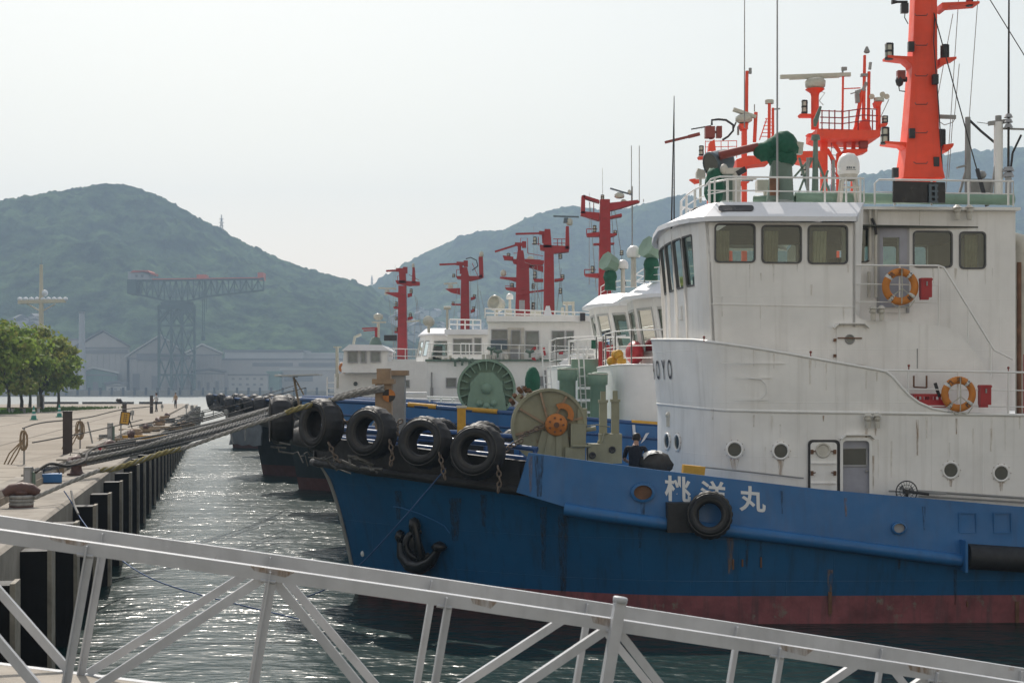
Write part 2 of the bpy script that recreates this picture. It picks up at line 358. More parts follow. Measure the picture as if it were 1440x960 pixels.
def paving():
    m, t, b = _m('quay_paving'); tc = t.nodes.new('ShaderNodeTexCoord').outputs['Object']
    mp = t.nodes.new('ShaderNodeMapping'); mp.inputs['Rotation'].default_value = (0,0,R(-11.6)); t.links.new(tc, mp.inputs[0])
    br = t.nodes.new('ShaderNodeTexBrick'); br.offset = 0; br.inputs['Scale'].default_value = .25; br.inputs['Mortar Size'].default_value = .022; br.inputs['Brick Width'].default_value = 1; br.inputs['Row Height'].default_value = 1
    br.inputs['Color1'].default_value = (.33,.285,.235,1); br.inputs['Color2'].default_value = (.375,.335,.28,1); br.inputs['Mortar'].default_value = (.17,.145,.12,1)
    t.links.new(mp.outputs[0], br.inputs['Vector'])
    c = _mix(t, _ramp(t, _noise(t, tc, .35, 6, .7), .35, .75, 0, .55), br.outputs[0], (.19,.16,.13)); c = _mix(t, _ramp(t, _noise(t, tc, .9, 5, .75), .60, .70, 0, .75), c, (.10,.085,.07)); c = _mix(t, _ramp(t, _noise(t, tc, .12, 3, .5), .5, .62, 0, .4), c, (.22,.19,.15)); t.links.new(c, b.inputs['Base Color']); b.inputs['Roughness'].default_value = .9; b.inputs['Specular IOR Level'].default_value = .15
    return m
M['paving'] = paving()
# ------------------------------------------------------------------ setting: water, quay, far shore, hills
MB().add([(-2600,-150,0),(3200,-150,0),(3200,2900,0),(-2600,2900,0)], [(0,1,2,3)]).build('water', M['water'])['kind'] = 'structure'
def qx(Y): return -3.09-.205*Y                    # quay edge
QU = V((-.2008,.9796,0)); QN = V((.9796,.2008,0))   # along the quay, outwards over the water
def Q(a, d, z): return V((-3.09,0,0))+QU*a+QN*d+V((0,0,z))   # a along, d outwards
b = MB(); b.hexa([Q(1.6,-1.15,-3),Q(195,-1.15,-3),Q(195,-170,-3),Q(1.6,-170,-3),Q(1.6,-1.15,2.55),Q(195,-1.15,2.55),Q(195,-170,2.55),Q(1.6,-170,2.55)])
b.build('quay_pavement', M['paving'])['kind'] = 'structure'
b = MB()
for i in range(1, 39):                           # coping beams, one pour after another
    z = 2.40+.006*random.uniform(-1, 1); a0, a1 = i*5+.006, i*5+4.994
    b.poly([Q(a0,-1.148,1.5), Q(a0,-1.148,z), Q(a0,-.06,z), Q(a0,0,z-.05), Q(a0,0,1.5)], QU*(a1-a0))
b.build('quay_coping', M['concrete'])['kind'] = 'structure'
MB().hexa([Q(1.6,-1.14,-3),Q(1.6,-.06,-3),Q(195,-.06,-3),Q(195,-1.14,-3),Q(1.6,-1.14,1.497),Q(1.6,-.06,1.497),Q(195,-.06,1.497),Q(195,-1.14,1.497)]).build('quay_wall', M['concwall'])['kind'] = 'structure'
# the quay goes on round behind the viewer, square to the tugs' quay
b = MB(); b.hexa([Q(-90,-170,-3),Q(-90,70,-3),Q(1.5,70,-3),Q(1.5,-1,-3),Q(-90,-170,2.53),Q(-90,70,2.53),Q(1.5,70,2.53),Q(1.5,-1,2.53)])
b.build('quay_pavement', M['paving'])['kind'] = 'structure'
# fender piles on the quay face
fp = None
for i in range(47):
    a = 6.6+i*4.0
    if fp is None:
        fp = thing('fender_pile', 'black tarred fender pile on the quay wall above the water', 'fender pile', Q(a,0,0), 'fender piles along the quay wall')
        g = MB(); c = Q(a,0,0)
        g.hexa([c+QU*x+QN*y+V((0,0,z)) for z in (-1.5,2.2) for x, y in ((-.24,.0),(-.24,.44),(.24,.44),(.24,.0))]); g.build('pile_body', M['pile'], fp)
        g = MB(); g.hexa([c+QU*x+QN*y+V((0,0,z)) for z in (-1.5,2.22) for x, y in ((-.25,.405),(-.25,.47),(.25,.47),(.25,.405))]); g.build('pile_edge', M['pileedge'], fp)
        fp0 = Q(a,0,0)
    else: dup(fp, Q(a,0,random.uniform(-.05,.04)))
# hills: height fields with forest canopy
def hill(name, label, Y0, depth, outline, x0, x1, seed, nx, ny, amp):
    xs = np.linspace(x0, x1, nx); rows = []; cs = .125 if amp < 2.5 else .085
    for j in range(ny):
        v = j/(ny-1); row = []
        for px in xs:
            Y = Y0+depth*v; top = itp(px, outline); Ym = Y0+depth*.72
            X = (px-CX)/F*Ym; zc = max(2., H+(HY-top)/F*Ym)
            w = math.sin(min(1, v/.72)*math.pi/2)**1.15 if v <= .72 else max(0, 1-((v-.72)/.28)**2)
            q = V((X*.004+seed, Y*.004, 0)); gul = mno.fractal(q, .9, 2.1, 5)
            z = zc*w*(1+.30*gul*(1-abs(2*min(1,v/.72)-1)**2) if v < .72 else 1)
            q2 = V((X*cs+seed, Y*cs, z*cs*.4)); cv = mno.voronoi(q2)[0][0]
            z += amp*(1-cv*1.5)
            if v < .01: z = 1.5
            row.append((X+amp*.4*mno.noise(q2*2), Y, z))
        rows.append(row)
    for i in range(nx):                            # keep the skyline at its real height
        j = max(range(ny), key=lambda j: (rows[j][i][2]-H)/rows[j][i][1]); X, Y, z = rows[j][i]; tg = (HY-itp(CX+F*X/Y, outline))/F+max(0, amp*1.6*(mno.noise(V((i*.35,seed,3)))+.5*mno.noise(V((i*.9,seed,7)))))/Y; m_ = (z-H)/Y
        k = max(.2, min(2., tg/m_)) if m_ > .004 else 1.
        for r_ in rows: a_, b_, c_ = r_[i]; r_[i] = (a_, b_, H+(c_-H)*k if c_ > H else c_)
    g = MB(); g.grid(rows, 0, True); o = g.build(name, M['forest']); o['kind'] = 'structure'; return o
LH = [(-420,330),(-200,300),(0,284),(60,276),(120,263),(150,258),(190,263),(230,281),(270,304),(300,319),(340,341),(390,363),(440,381),(490,393),(520,404),(560,430),(640,470),(760,520),(860,548)]
RH = [(200,470),(400,440),(480,415),(522,402),(560,377),(600,354),(650,332),(680,324),(705,325),(740,307),(780,294),(805,289),(850,297),(890,292),(940,277),(965,274),(1010,290),(1080,300),(1160,290),(1215,262),(1240,243),(1300,228),(1360,212),(1440,207),(1600,230),(1900,330)]
hill('hill', 'x', 870, 560, LH, -420, 860, 3.1, 520, 260, 2.3)
hill('hill', 'x', 1250, 1050, RH, 200, 1900, 11.7, 600, 260, 3.2)
# far shore apron
b = MB(); b.hexa([(-900,756,-2),(260,756,-2),(260,900,-2),(-900,900,-2),(-900,756,3.2),(260,756,3.2),(260,900,3.2),(-900,900,3.2)])
b.build('far_shore', M['concwall'])['kind'] = 'structure'
b = MB(); b.hexa([(200,1150,-2),(1600,1150,-2),(1600,1400,-2),(200,1400,-2),(200,1150,3.),(1600,1150,3.),(1600,1400,3.),(200,1400,3.)])
b.build('far_shore', M['concwall'])['kind'] = 'structure'
M['haze'] = bpy.data.materials.new('haze'); M['haze'].use_nodes = True; t_ = M['haze'].node_tree; t_.nodes.clear()
ou = t_.nodes.new('ShaderNodeOutputMaterial'); pv = t_.nodes.new('ShaderNodeVolumePrincipled')
pv.inputs['Color'].default_value = (.58,.76,.98,1); pv.inputs['Density'].default_value = .00037; pv.inputs['Anisotropy'].default_value = .1
t_.links.new(pv.outputs[0], ou.inputs['Volume'])
hz = MB().hexa([(-2700,-160,-4),(3300,-160,-4),(3300,3000,-4),(-2700,3000,-4),(-2700,-160,420),(3300,-160,420),(3300,3000,420),(-2700,3000,420)]).build('haze', M['haze']); hz['kind'] = 'stuff'
# ------------------------------------------------------------------ far shore: shipyard
M['shed'] = paint('shed_cladding', (.40,.38,.36), .7, .15, .08, .3)
M['shedroof'] = paint('shed_roof', (.17,.17,.18), .6, .15, .08)
M['shedwin'] = paint('shed_band', (.20,.20,.21), .6, .2, .1)
M['shedlt'] = paint('pale_roof', (.50,.50,.48), .5, .1, .1)
M['shedgreen'] = paint('green_shed', (.16,.25,.21), .7, .15, .1)
M['craneg'] = paint('crane_green', (.065,.105,.095), .6, .2, .1)
M['cranered'] = paint('crane_red_roof', (.60,.13,.06), .6, .15, .1)
M['hw'] = paint('house_wall', (.42,.41,.39), .7, .2, .1); M['hr'] = paint('house_roof', (.14,.14,.15), .9, .3, .05)
YS = 800.
def shed(x0, x1, ye, yp, xp, yb, Y, dep, wall, label, roofm='shedroof', band=None, name='shipyard_shed', cat='shed'):
    root = thing(name, label, cat, P((x0+x1)/2, yb, Y)); root.location.z = 3.2
    a, c, e = P(x0,ye,Y), P(xp,yp,Y), P(x1,ye,Y); z0 = 3.2; D = V((dep*((xp-CX)/F-.04),dep,0))
    g = MB(); g.poly([V((a.x,Y,z0)), a, c, e, V((e.x,Y,z0))], D); g.build('wall', M[wall], root)
    g = MB(); q = V((0,-1.2,.5)); th = V((0,0,1.0))
    for u, w in ((a,c),(c,e)):
        ex = (w-u).normalized()*1.2; lo = u-ex if u is a else u; hi = w+ex if w is e else w
        g.hexa([lo+q, hi+q, hi+D+q, lo+D+q, lo+q+th, hi+q+th, hi+D+q+th, lo+D+q+th])
    g.build('roof', M[roofm], root)
    if band:
        g = MB(); p1 = P(band[0],band[1],Y-.35); p2 = P(band[2],band[3],Y-.35); g.box(((p1.x+p2.x)/2,Y-.3,(p1.z+p2.z)/2), (abs(p2.x-p1.x),.5,abs(p1.z-p2.z))); g.build('window_band', M['shedwin'], root)
    rq = random.Random(int(xp)); wd_m = e.x-a.x
    for k in range(3):
        w = wd_m*rq.uniform(.07,.14); hh = (a.z-z0)*rq.uniform(.3,.55); MB().box((a.x+wd_m*(.15+.3*k),Y-.2,z0+hh/2),(w,.5,hh)).build('door', M['shedwin'], root)
    for k in range(9): 
        x = a.x+wd_m*(k+.5)/9; MB().box((x,Y-.15,(z0+a.z)/2),(.5,.3,a.z-z0)).build('cladding_post', M[wall], root)
    MB().box(((a.x+e.x)/2,Y-.25,a.z-.4),(wd_m,.5,.7)).build('gutter', M['shedwin'], root)
    return root
shed(108,182,488,467,145,546,800,60,'shed','big grey gabled shipyard shed beside the tall chimney','shedroof',(120,492,180,497))
shed(178,268,503,473,226,546,800,60,'shed','grey gabled shed with bright roof edge behind the giant crane','shedlt',(192,497,262,507))
shed(262,312,498,486,285,546,820,50,'shed','low pale roofed shed seen beside the crane legs, behind the small flat roofed one','shedlt')
shed(110,165,526,519,132,549,790,20,'shedgreen','small green shed in front of the big gabled shed','shedlt')
shed(274,316,524,521,296,549,792,22,'shed','small grey shed with flat roof at the crane foot')
shed(150,178,541,539,164,550,786,8,'shedlt','tiny white hut on the far quay below the green shed')
def block(x0, x1, yt, yb, Y, dep, wall, roofm, label, cat='building', name='shipyard_building', win=None, rr=1.0):
    p = P(x0,yt,Y); q = P(x1,yt,Y); root = thing(name, label, cat, ((p.x+q.x)/2,Y,3.2))
    MB().box(((p.x+q.x)/2,Y+dep/2,(p.z+3.2)/2), (q.x-p.x,dep,p.z-3.2)).build('wall', M[wall], root)
    MB().box(((p.x+q.x)/2,Y+dep/2,p.z+.45*rr), (q.x-p.x+1.2,dep+1.2,.9*rr)).build('roof', M[roofm], root)
    for w in win or ():
        a = P(w[0],w[1],Y); c = P(w[2],w[3],Y); MB().box(((a.x+c.x)/2,Y-.1,(a.z+c.z)/2), (c.x-a.x,.3,a.z-c.z)).build('window', M['shedwin'], root)
    return root
block(300,478,506,547,830,40,'shed','shedroof','long grey factory hall with a dark window band',win=[(355,510,412,515),(420,510,475,515)])
block(316,425,495,503,840,34,'shedlt','shedroof','pale upper roof tier standing above the long factory hall',rr=1.5)
block(322,376,528,548,790,14,'hw','shedroof','white office block with two rows of small windows',win=[(326+i*10,531+j*8,330+i*10,534+j*8) for i in range(5) for j in range(2)])
block(376,392,524,549,794,14,'shedgreen','shedgreen','narrow green store beside the white office block')
block(395,480,520,548,805,20,'shed','shedlt','grey workshop hall behind the moored bows',win=[(400,528,440,536)])
block(414,480,498,508,850,30,'shedlt','shedlt','bright flat roof behind the workshop at the end of the factory')
block(86,116,478,546,815,30,'shed','shedroof','grey stepped plant block between the chimney and the trees',win=[(90,500,112,504),(90,515,112,519)])
block(-40,60,520,548,820,30,'shed','shedroof','grey shed behind the leafy trees')
r = thing('chimney', 'tall grey factory chimney in front of the big shed', 'chimney', P(116,546,785)); MB().cyl(P(116,548,785),P(115,440,785),2.1,1.5,14).build('stack', M['gray'], r); MB().cyl(P(115,441,785),P(115,438,785),1.75,1.75,14).build('cap', M['shedwin'], r)
fd0 = None
for i in range(26):
    q = P(62+i*16,550,757)+V((0,-.9,0))
    if fd0 is None: fd0 = tag(MB().box(q, (1.2,1.0,4)).build('quay_fender', M['dark'], None, q), 'dark fender on the face of the far shipyard quay', 'fender', 'fenders along the far shipyard quay')
    else: dup(fd0, q)
# giant cantilever crane
cr = thing('cantilever_crane', 'giant green hammerhead crane on lattice legs at the shipyard', 'crane', P(249,548,776))
def pb(g, x0, y0, x1, y1, w, Y, m=0, dy=None):
    w *= 1.4; g.bar(P(x0,y0,Y), P(x1,y1,Y), dy or w*Y/F, w*Y/F, (0,0,1), m)
g = MB()
for Y in (768,784):
    for x in (223.5,241,256,273.5): pb(g, x, 548, x, 432, 2.4, Y)
    pb(g,222,432,275,432,4,Y); pb(g,222,458,275,458,1.6,Y); pb(g,222,500,275,500,1.4,Y); pb(g,222,527,275,527,2,Y)
    for a, c in ((223.5,241),(241,256),(256,273.5)):
        for y0, y1 in ((458,434),(500,458),(547,500)):
            pb(g,a,y0,c,y1,1.3,Y); pb(g,c,y0,a,y1,1.3,Y)
    pb(g,223.5,450,238,434,2.4,Y); pb(g,273.5,450,260,434,2.4,Y); pb(g,241,455,249,434,2,Y); pb(g,256,455,249,434,2,Y)
for x in (223.5,273.5):
    for y0, y1 in ((432,458),(458,500),(500,547)):
        g.bar(P(x,y0,768),P(x,y1,784),.5); g.bar(P(x,y1,768),P(x,y0,784),.5)
    g.bar(P(x,458,768),P(x,458,784),.6); g.bar(P(x,500,768),P(x,500,784),.6); g.bar(P(x,432,768),P(x,432,784),1.2)
g.build('tower', M['craneg'], cr)
g = MB(); g.cyl(P(249,432,776),P(249,425,776),9,9,20)
g.build('slewing_ring', M['craneg'], cr)
g = MB(); NB = 22
def lowy(x): return itp(x, [(186,414),(205,416),(233,423),(262,424),(290,417),(371,408)])
for Y in (771,781):
    pb(g,184,395,371,392,2.2,Y)
    xs = [190+(371-190)*i/NB for i in range(NB+1)]
    for i in range(NB):
        a, c = xs[i], xs[i+1]; pb(g,a,lowy(a),c,lowy(c),2.0,Y); pb(g,c,394,c,lowy(c),1.1,Y)
        if i % 2: pb(g,a,394,c,lowy(c),1.1,Y)
        else: pb(g,a,lowy(a),c,394,1.1,Y)
for x in range(190,372,12): g.bar(P(x,394,771),P(x,394,781),.6); g.bar(P(x,lowy(x),771),P(x,lowy(x),781),.5)
g.build('boom', M['craneg'], cr)
g = MB(); a = P(184,394,776); c = P(190,414,776); g.box(((a.x+c.x)/2+1,776,(a.z+c.z)/2),(5,13,a.z-c.z)); g.build('counterweight', M['craneg'], cr)
a = P(184,383,776); c = P(213,394,776); MB().box(((a.x+c.x)/2,776,(a.z+c.z)/2),(c.x-a.x,12,a.z-c.z)).build('machine_house', M['gray'], cr)
for w in (192,200): MB().box(P(w,388,769.8),(1.4,.3,1.4)).build('window', M['shedwin'], cr)
g = MB(); q0 = P(183,383,769); q1 = P(214,383,769); pk = P(208,380,769)
g.poly([q0,P(187,380,769),pk,P(213,386,769),q1], (0,14,0)); g.build('roof', M['cranered'], cr)
g = MB(); g.box(P(285,390,776),(5,7,2.6)); g.cut().box(P(368,389,776),(3,8,4)); g.cut(); pb(g,214,392.5,366,390.5,.9,770); g.build('red_fitting', M['cranered'], cr)
g = MB()
for x in (285,287.5): g.cut(); pb(g,x,394,x,474,.7,776)
g.cut(); pb(g,290.5,394,290.5,440,.5,776); g.build('hoist_rope', M['craneg'], cr); MB().box(P(286,476,776),(2,1.4,2.4)).build('hook_block', M['craneg'], cr)
# pylons on the ridges
def pylon(px, yb, yt, Y, w, label):
    r = thing('pylon', label, 'pylon', P(px,yb,Y), 'pylons on the hilltops'); g = MB(); k = Y/F
    for sx in (-1,1):
        for sy in (-1,1): g.bar(P(px+sx*w,yb+4,Y)+V((0,sy*w*k,0)), P(px+sx*.3,yt,Y)+V((0,sy*.3*k,0)), .5*k)
    for y in (yt+6,yt+11,yt+16): pb(g,px-w*1.3,y,px+w*1.3,y,.6,Y)
    for i in range(4):
        y0 = yb-(yb-yt)*i/5; y1 = yb-(yb-yt)*(i+1)/5; a = w*(1-i/5); c = w*(1-(i+1)/5); pb(g,px-a,y0,px+c,y1,.45,Y); pb(g,px+a,y0,px-c,y1,.45,Y)
    g.build('lattice', M['steel'], r)
pylon(311.5,330,302,1265,2.6,'lattice pylon high on the slope above the giant crane'); pylon(523,404,387,1950,1.5,'small pylon in the saddle between the hills')
# tall signal mast behind the trees
r = thing('signal_mast', 'tall cream ship mast with a crowded crosstree behind the trees', 'mast', P(58,470,380)); g = MB(); k = 380/F
g.tube([P(58,470,380),P(58,372,380)], 3.6*k, 10, 0, False, 2.2*k); g.build('pole', M['tower'], r)
g = MB(); g.bar(P(26,425,380),P(92,423,380),1.2,.9); g.bar(P(38,427,380),P(56,437,380),.3); g.bar(P(78,427,380),P(60,437,380),.3)
g.build('crosstree', M['tower'], r)
g = MB()
for i in range(9): g.cut().ball(P(28+i*8,420.5,380), (.75,.75,.55), 8)
g.cut().ball(P(63,412,380),.9,8); g.build('lamp', M['whiteroof'], r); g = MB(); g.cyl(P(58,374,380),P(58,362,380),.08); g.build('whip', M['steel'], r)
# houses on the right hillside and below the left hill
hs = None; random.seed(21)
spots = [(random.uniform(555,745), random.uniform(440,482)) for _ in range(46)]+[(random.uniform(8,58), random.uniform(452,488)) for _ in range(12)]+[(random.uniform(1270,1440),random.uniform(430,470)) for _ in range(4)]
HILLS = [o for o in bpy.data.objects if o.name.startswith('hill')]
bpy.context.view_layer.update(); dg = bpy.context.evaluated_depsgraph_get()
GRID = {}
for i, (px, py) in enumerate(spots):
    d = V(((px-CX)/F, 1, (HY-py)/F)).normalized(); best = None
    for h in HILLS:
        ok, loc, nn, _ = h.ray_cast(V((0,0,H)), d)
        if ok and (best is None or loc.y < best.y): best = loc
    if best is None: continue
    if hs is None:
        hs = thing('hillside_house', 'pale house among the trees on the far hillside', 'house', best, 'houses on the far hillside')
        g = MB(); L0 = off(hs); g.box(L0+V((0,0,2)), (11,9,9)); g.build('wall', M['hw'], hs)
        g = MB(); g.poly([L0+V((-6,-5,6.5)),L0+V((0,-5,9.5)),L0+V((6,-5,6.5))], (0,10,0)); g.build('roof', M['hr'], hs); hs.rotation_euler = (0,0,.3)
    else: dup(hs, best, (0,0,random.uniform(-.8,.8)), scale=random.uniform(.45,.9))
    
# ------------------------------------------------------------------ vessels
def td_(x, B, Lb=8.): return B*(1-(1-x/Lb)**2)**.9 if x < Lb else B
def stem_s(h, sw, s_a): return s_a+(sw-s_a)*(1-h)**.6
SA = .6
def hull(fr, root, L, B, Bw, ze, sw, name='hull', zb=.56, mats=None, aft=27, sa=.5):
    us = [0, .004, .01, .02, .035, .05, .07, .09, .115, .14, .17, .2, .235, .27, .31, .35, .4, .46, .53, .6, .7, .8, .88, .94, .98, 1]
    def row(side, zf):
        out = []
        for u in us:
            x = u*L; zt = ze(x); z = zf(zt); h = max(0, min(1, z/zt))
            s0 = stem_s(h, sw, sa); s = s0+u*(L-s0)
            a = td_(x, B); w = Bw*(1-(1-x/8.5)**2)**.95 if x < 8.5 else Bw
            if x > aft: k = 1-.25*((x-aft)/(L-aft))**2; a *= k; w *= k
            t = w+(a-w)*h**1.5
            out.append(fr.W(s, side*t, z))
        return out
    fs = [lambda zt: -1.2, lambda zt: -.02, lambda zt: zb*.6, lambda zt: zb]+[(lambda zt, k=k: zb+(zt-zb)*k) for k in (.12,.25,.4,.55,.7,.85,1)]
    g = MB()
    for side in (1, -1): g.grid([row(side, f) for f in fs], mf=lambda j, i: 1 if j < 3 else 0)
    A = row(1, fs[-1]); Bq = row(-1, fs[-1]); g.strip(A, Bq, 0, False)
    ends = [[row(sd_, f)[-1] for f in fs] for sd_ in (1,-1)]; g.strip(ends[0], ends[1], 0, False)
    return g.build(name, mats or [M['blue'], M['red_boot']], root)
def hull_pt(fr, s, z, ze, sw, B, Bw):             # point on the camera-side hull skin
    L = 34.; zt = ze(max(0,s)); h = max(0, min(1, z/zt)); s0 = stem_s(h, sw, SA); x = max(0, (s-s0)/(L-s0)*L)
    a = td_(x, B); w = Bw*(1-(1-x/8.5)**2)**.95 if x < 8.5 else Bw
    return fr.W(s, w+(a-w)*h**1.5, z)
# tyre prototype: axis along local Y (faces -Y)
def tyre_mesh(Ro, Rh, w, m=24, rq=random.Random(11)):
    g = MB(); MX = Matrix.Rotation(R(90), 4, 'X'); e = w/2
    pr = [(Rh,-e*.55),(Rh+.03,-e*.9),(Rh+.10,-e*1.02),((Ro+Rh)/2+.04,-e*1.08),(Ro-.11,-e*.98),(Ro-.035,-e*.78),(Ro,-e*.45),(Ro+.006,0),(Ro,e*.45),(Ro-.035,e*.78),(Ro-.11,e*.98),((Ro+Rh)/2+.04,e*1.08),(Rh+.10,e*1.02),(Rh+.03,e*.9),(Rh,e*.55),(Rh+.16,e*.5),(Ro-.1,e*.3),(Ro-.1,-e*.3),(Rh+.16,-e*.5)]
    m = 60; g.lathe(pr, m, MX, 0, True); ov = rq.uniform(.93,1.0); ph = rq.uniform(0,3); out = []
    for i, q in enumerate(g.v):
        q = V(q); k = i % m; r_ = math.hypot(q.x, q.z)
        if r_ > Ro-.05 and k % 3 == 0: q = V((q.x*(1-.012/Ro*1.6), q.y, q.z*(1-.012/Ro*1.6)))
        a = math.atan2(q.z, q.x); f_ = 1+(ov-1)*(.5+.5*math.cos(2*(a-ph))); q = V((q.x*f_, q.y*(1+.05*math.sin(a*2+ph)), q.z*f_)); out.append(tuple(q))
    g.v = out; return g
def tyre_thing(label, p, nrm, tilt, roll, Ro=.575, Rh=.285, w=.46, group=None):
    root = thing('tyre_fender', label, 'tyre', p, group)
    g = tyre_mesh(Ro, Rh, w, 28); g.v = [tuple(V(q)+off(root)) for q in g.v]; g.build('tyre', M['rubber'], root)
    g = MB(); MX = Matrix.Rotation(R(90), 4, 'X'); o_ = off(root)
    for s_ in (-1,1):
        g.lathe([(Rh+.012, s_*w*.40),(Rh+.045, s_*w*.50),(Rh+.075,s_*w*.52)], 28, Matrix.Translation(o_) @ MX)
        g.torus(Matrix.Translation(o_+V((0,s_*w*.53,0))) @ MX, (Ro+Rh)/2+.06, .012, 28, 6)
    g.build('bead_ring', M['rubgrey'], root)
    a = math.atan2(nrm[0], -nrm[1]); root.rotation_euler = (R(tilt), R(roll), a); return root
# ============ first tug
f1 = Fr(-5.0, 32.4, 2.0)
tug = thing('tugboat', 'tugboat with white name lettering, rusty anchor and tyres round its bow, just beyond the gangway', 'tugboat', f1.O)
ZE = [(0,2.98),(2,2.86),(4.9,2.62),(6.0,2.31),(8.2,2.02),(9.5,1.88),(13.7,1.32),(15.2,1.22),(24,1.1),(34,1.5)]
ZT = [(5.2,3.40),(7.6,3.09),(10.9,2.69),(15.3,2.30),(20,2.1),(34,2.6)]
ze1 = lambda s: itp(s, ZE); zt1 = lambda s: itp(s, ZT); B1, BW1, SW1 = 4.62, 4.42, 1.5
hl = hull(f1, tug, 34, B1, BW1, ze1, SW1, sa=SA)
def HP(px, py, dt=.02):                           # pixel -> point on the first tug's hull skin (a little proud)
    t = 4.4
    for _ in range(12):
        s, z = f1.st(px, py, t); p = hull_pt(f1, s, z, ze1, SW1, B1, BW1); t = (p-f1.O).dot(f1.et)
    return f1.W(s, t+dt, z)
# stem bar
g = MB(); g.tube([f1.W(stem_s(h, SW1, SA)-.03, 0, h*2.98) for h in [i/14 for i in range(13)]+[.93,.97,.99,1]], .045, 8); g.build('stem_bar', M['steel'], hl)
# bulwark (both sides), blue, standing on the hull edge
ss = [4.95,5.2,5.6,6,6.6,7.3,8,9,10,11,12,13.5,15,17,20,23,26,29,32,34]
def bul(s, k, side, d=0.):                        # k 0 bottom .. 1 top, leaning slightly inboard
    s_ = s if s > 5 else (5.2-.25*(1-k)); a = td_(s_, B1)
    return f1.W(s_, side*(a+.03-.10*k-d), ze1(s_)+(zt1(s_)-ze1(s_))*k)
g = MB()
for side in (1,-1):
    rows = [[bul(s, k, side) for s in ss] for k in (0,.33,.66,1)]; g.grid(rows)
    rin = [[bul(s, k, side, .09) for s in ss] for k in (0,1)]; g.grid(rin); g.strip(rows[3], rin[1]); 
    g.strip([r[0] for r in (rows[0],rows[3])], [r[0] for r in rin])
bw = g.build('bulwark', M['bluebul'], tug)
g = MB()
for side in (1,-1): g.tube([bul(s,1,side,.04)+V((0,0,.02)) for s in ss], .075, 8)
g.build('cap_rail', M['bluerail'], bw)
g = MB()
for side in (1,-1): g.cut().tube([f1.W(s, side*(td_(s,B1)+.05), ze1(s)-.04) for s in (5.9,6.4,7,8,9,10,11,12,13,13.75)], .13, 10)
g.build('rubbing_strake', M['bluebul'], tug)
g = MB()
for side in (1,-1): g.cut().tube([f1.W(s, side*(B1+.12), ze1(s)+.06) for s in (13.85,14.0,15,17,20,24,27)], .25, 12)
g.build('side_fender', M['rubber'], tug)
g = MB()
p = f1.W(13.78,B1+.10,1.38); g.box(p, (.05,.4,.62), f1.a); g.build('fender_bracket', M['bluebul'], tug)
g = MB(); g.box(HP(958,726,.10), (.62,.34,.58), f1.a); g.build('fender_block', M['rubber'], tug)
# deck
g = MB(); sd_l = [0,.2,.5,1,2,3,4,5,6,8,10,14,20,27,34]
zd = lambda s: min(zt1(max(s,5.2))-1.05, 2.45) if s > 4 else 2.5+.06*(4-s)
dkp = lambda s, q: f1.W(s+.7*max(0,1-s/5), q*max(0,td_(max(0,s-.3),B1)-.25), (ze1(s)-.03) if s < 4.5 else zd(s))
g.strip([dkp(s,1) for s in sd_l], [dkp(s,-1) for s in sd_l], 0, False); g.build('deck', M['greengrey'], tug)
# bow fender belt and inner rails
g = MB(); bs_ = [0,.05,.15,.3,.6,1,1.6,2.3,3.1,4,4.95]
path = [f1.W(s+.45*(1-s/6), td_(s,B1)-.12, ze1(s)+.02) for s in reversed(bs_)]+[f1.W(s+.45*(1-s/6), -td_(s,B1)+.12, ze1(s)+.02) for s in bs_[1:]]
g.tube(path, lambda u: .09+.04*mno.noise(V((u*23,1,2)))+.03*mno.noise(V((u*61,1,2))), 12); g.build('bow_fender', M['rubber'], tug)
g = MB(); wl = [f1.W(s+.45*(1-s/6), td_(s,B1)-.14, ze1(s)) for s in reversed(bs_)]+[f1.W(s+.45*(1-s/6), -td_(s,B1)+.14, ze1(s)) for s in bs_[1:]]
g.grid([[p+V((0,0,h)) for p in wl] for h in (.10,.25,.60)], sm=False); g.grid([[p+f1.es*.16+V((0,0,h)) for p in wl] for h in (.62,-.1)], sm=False); g.strip([p+V((0,0,.62)) for p in wl], [p+f1.es*.16+V((0,0,.62)) for p in wl]); g.build('bow_rubber_wall', M['rubber'], tug)
g = MB()
for dz in (.62,.84):
    g.tube([f1.W(s+.45, (td_(s,B1)-.42)*sg, ze1(s)+dz) for sg, lst in ((1, bs_[:1:-1]), (-1, bs_[2:])) for s in lst], .055, 8)
for s in (1,2.3,4,4.9):
    for sg in (1,-1): g.cyl(f1.W(s+.45, (td_(s,B1)-.42)*sg, ze1(s)-.2), f1.W(s+.45, (td_(s,B1)-.42)*sg, ze1(s)+.84), .05)
g.build('bow_rail', M['bluerail'], tug)
# hawse holes and scuppers in the bulwark
def hole(px, py, rx, ry, inner, nm):
    c = f1.T(px, py, B1+.0); s, z = f1.st(px, py, B1); nrm = f1.et
    MX = Matrix.Translation(c+nrm*.03) @ (f1.es.to_track_quat('X','Z').to_matrix().to_4x4())
    g = MB(); n = 26; ring = lambda k, d: [c+nrm*d+f1.es*(rx*k*math.cos(2*math.pi*i/n))+V((0,0,ry*k*math.sin(2*math.pi*i/n))) for i in range(n)]
    g.strip(ring(1.35,-.05), ring(1.3,.05), closed=True); g.strip(ring(1.3,.05), ring(1.0,.06), closed=True); g.strip(ring(1.0,.06), ring(.96,-.02), closed=True)
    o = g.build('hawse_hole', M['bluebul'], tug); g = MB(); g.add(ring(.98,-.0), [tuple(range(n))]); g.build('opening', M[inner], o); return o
hole(904,692,.185,.145,'rust','h'); hole(1264,742,.115,.095,'gray','h')
# embossed draught plates on the bulwark
g = MB()
for px in (1361,1410):
    q = [f1.T(px+a, 735+c, B1-.015) for a, c in ((-12,-14),(12,-14),(12,14),(-12,14))]
    g.cut()
    for i in range(4): g.bar(q[i], q[(i+1) % 4], .02, .02)
g.build('embossed_plate', M['bluebul'], bw)
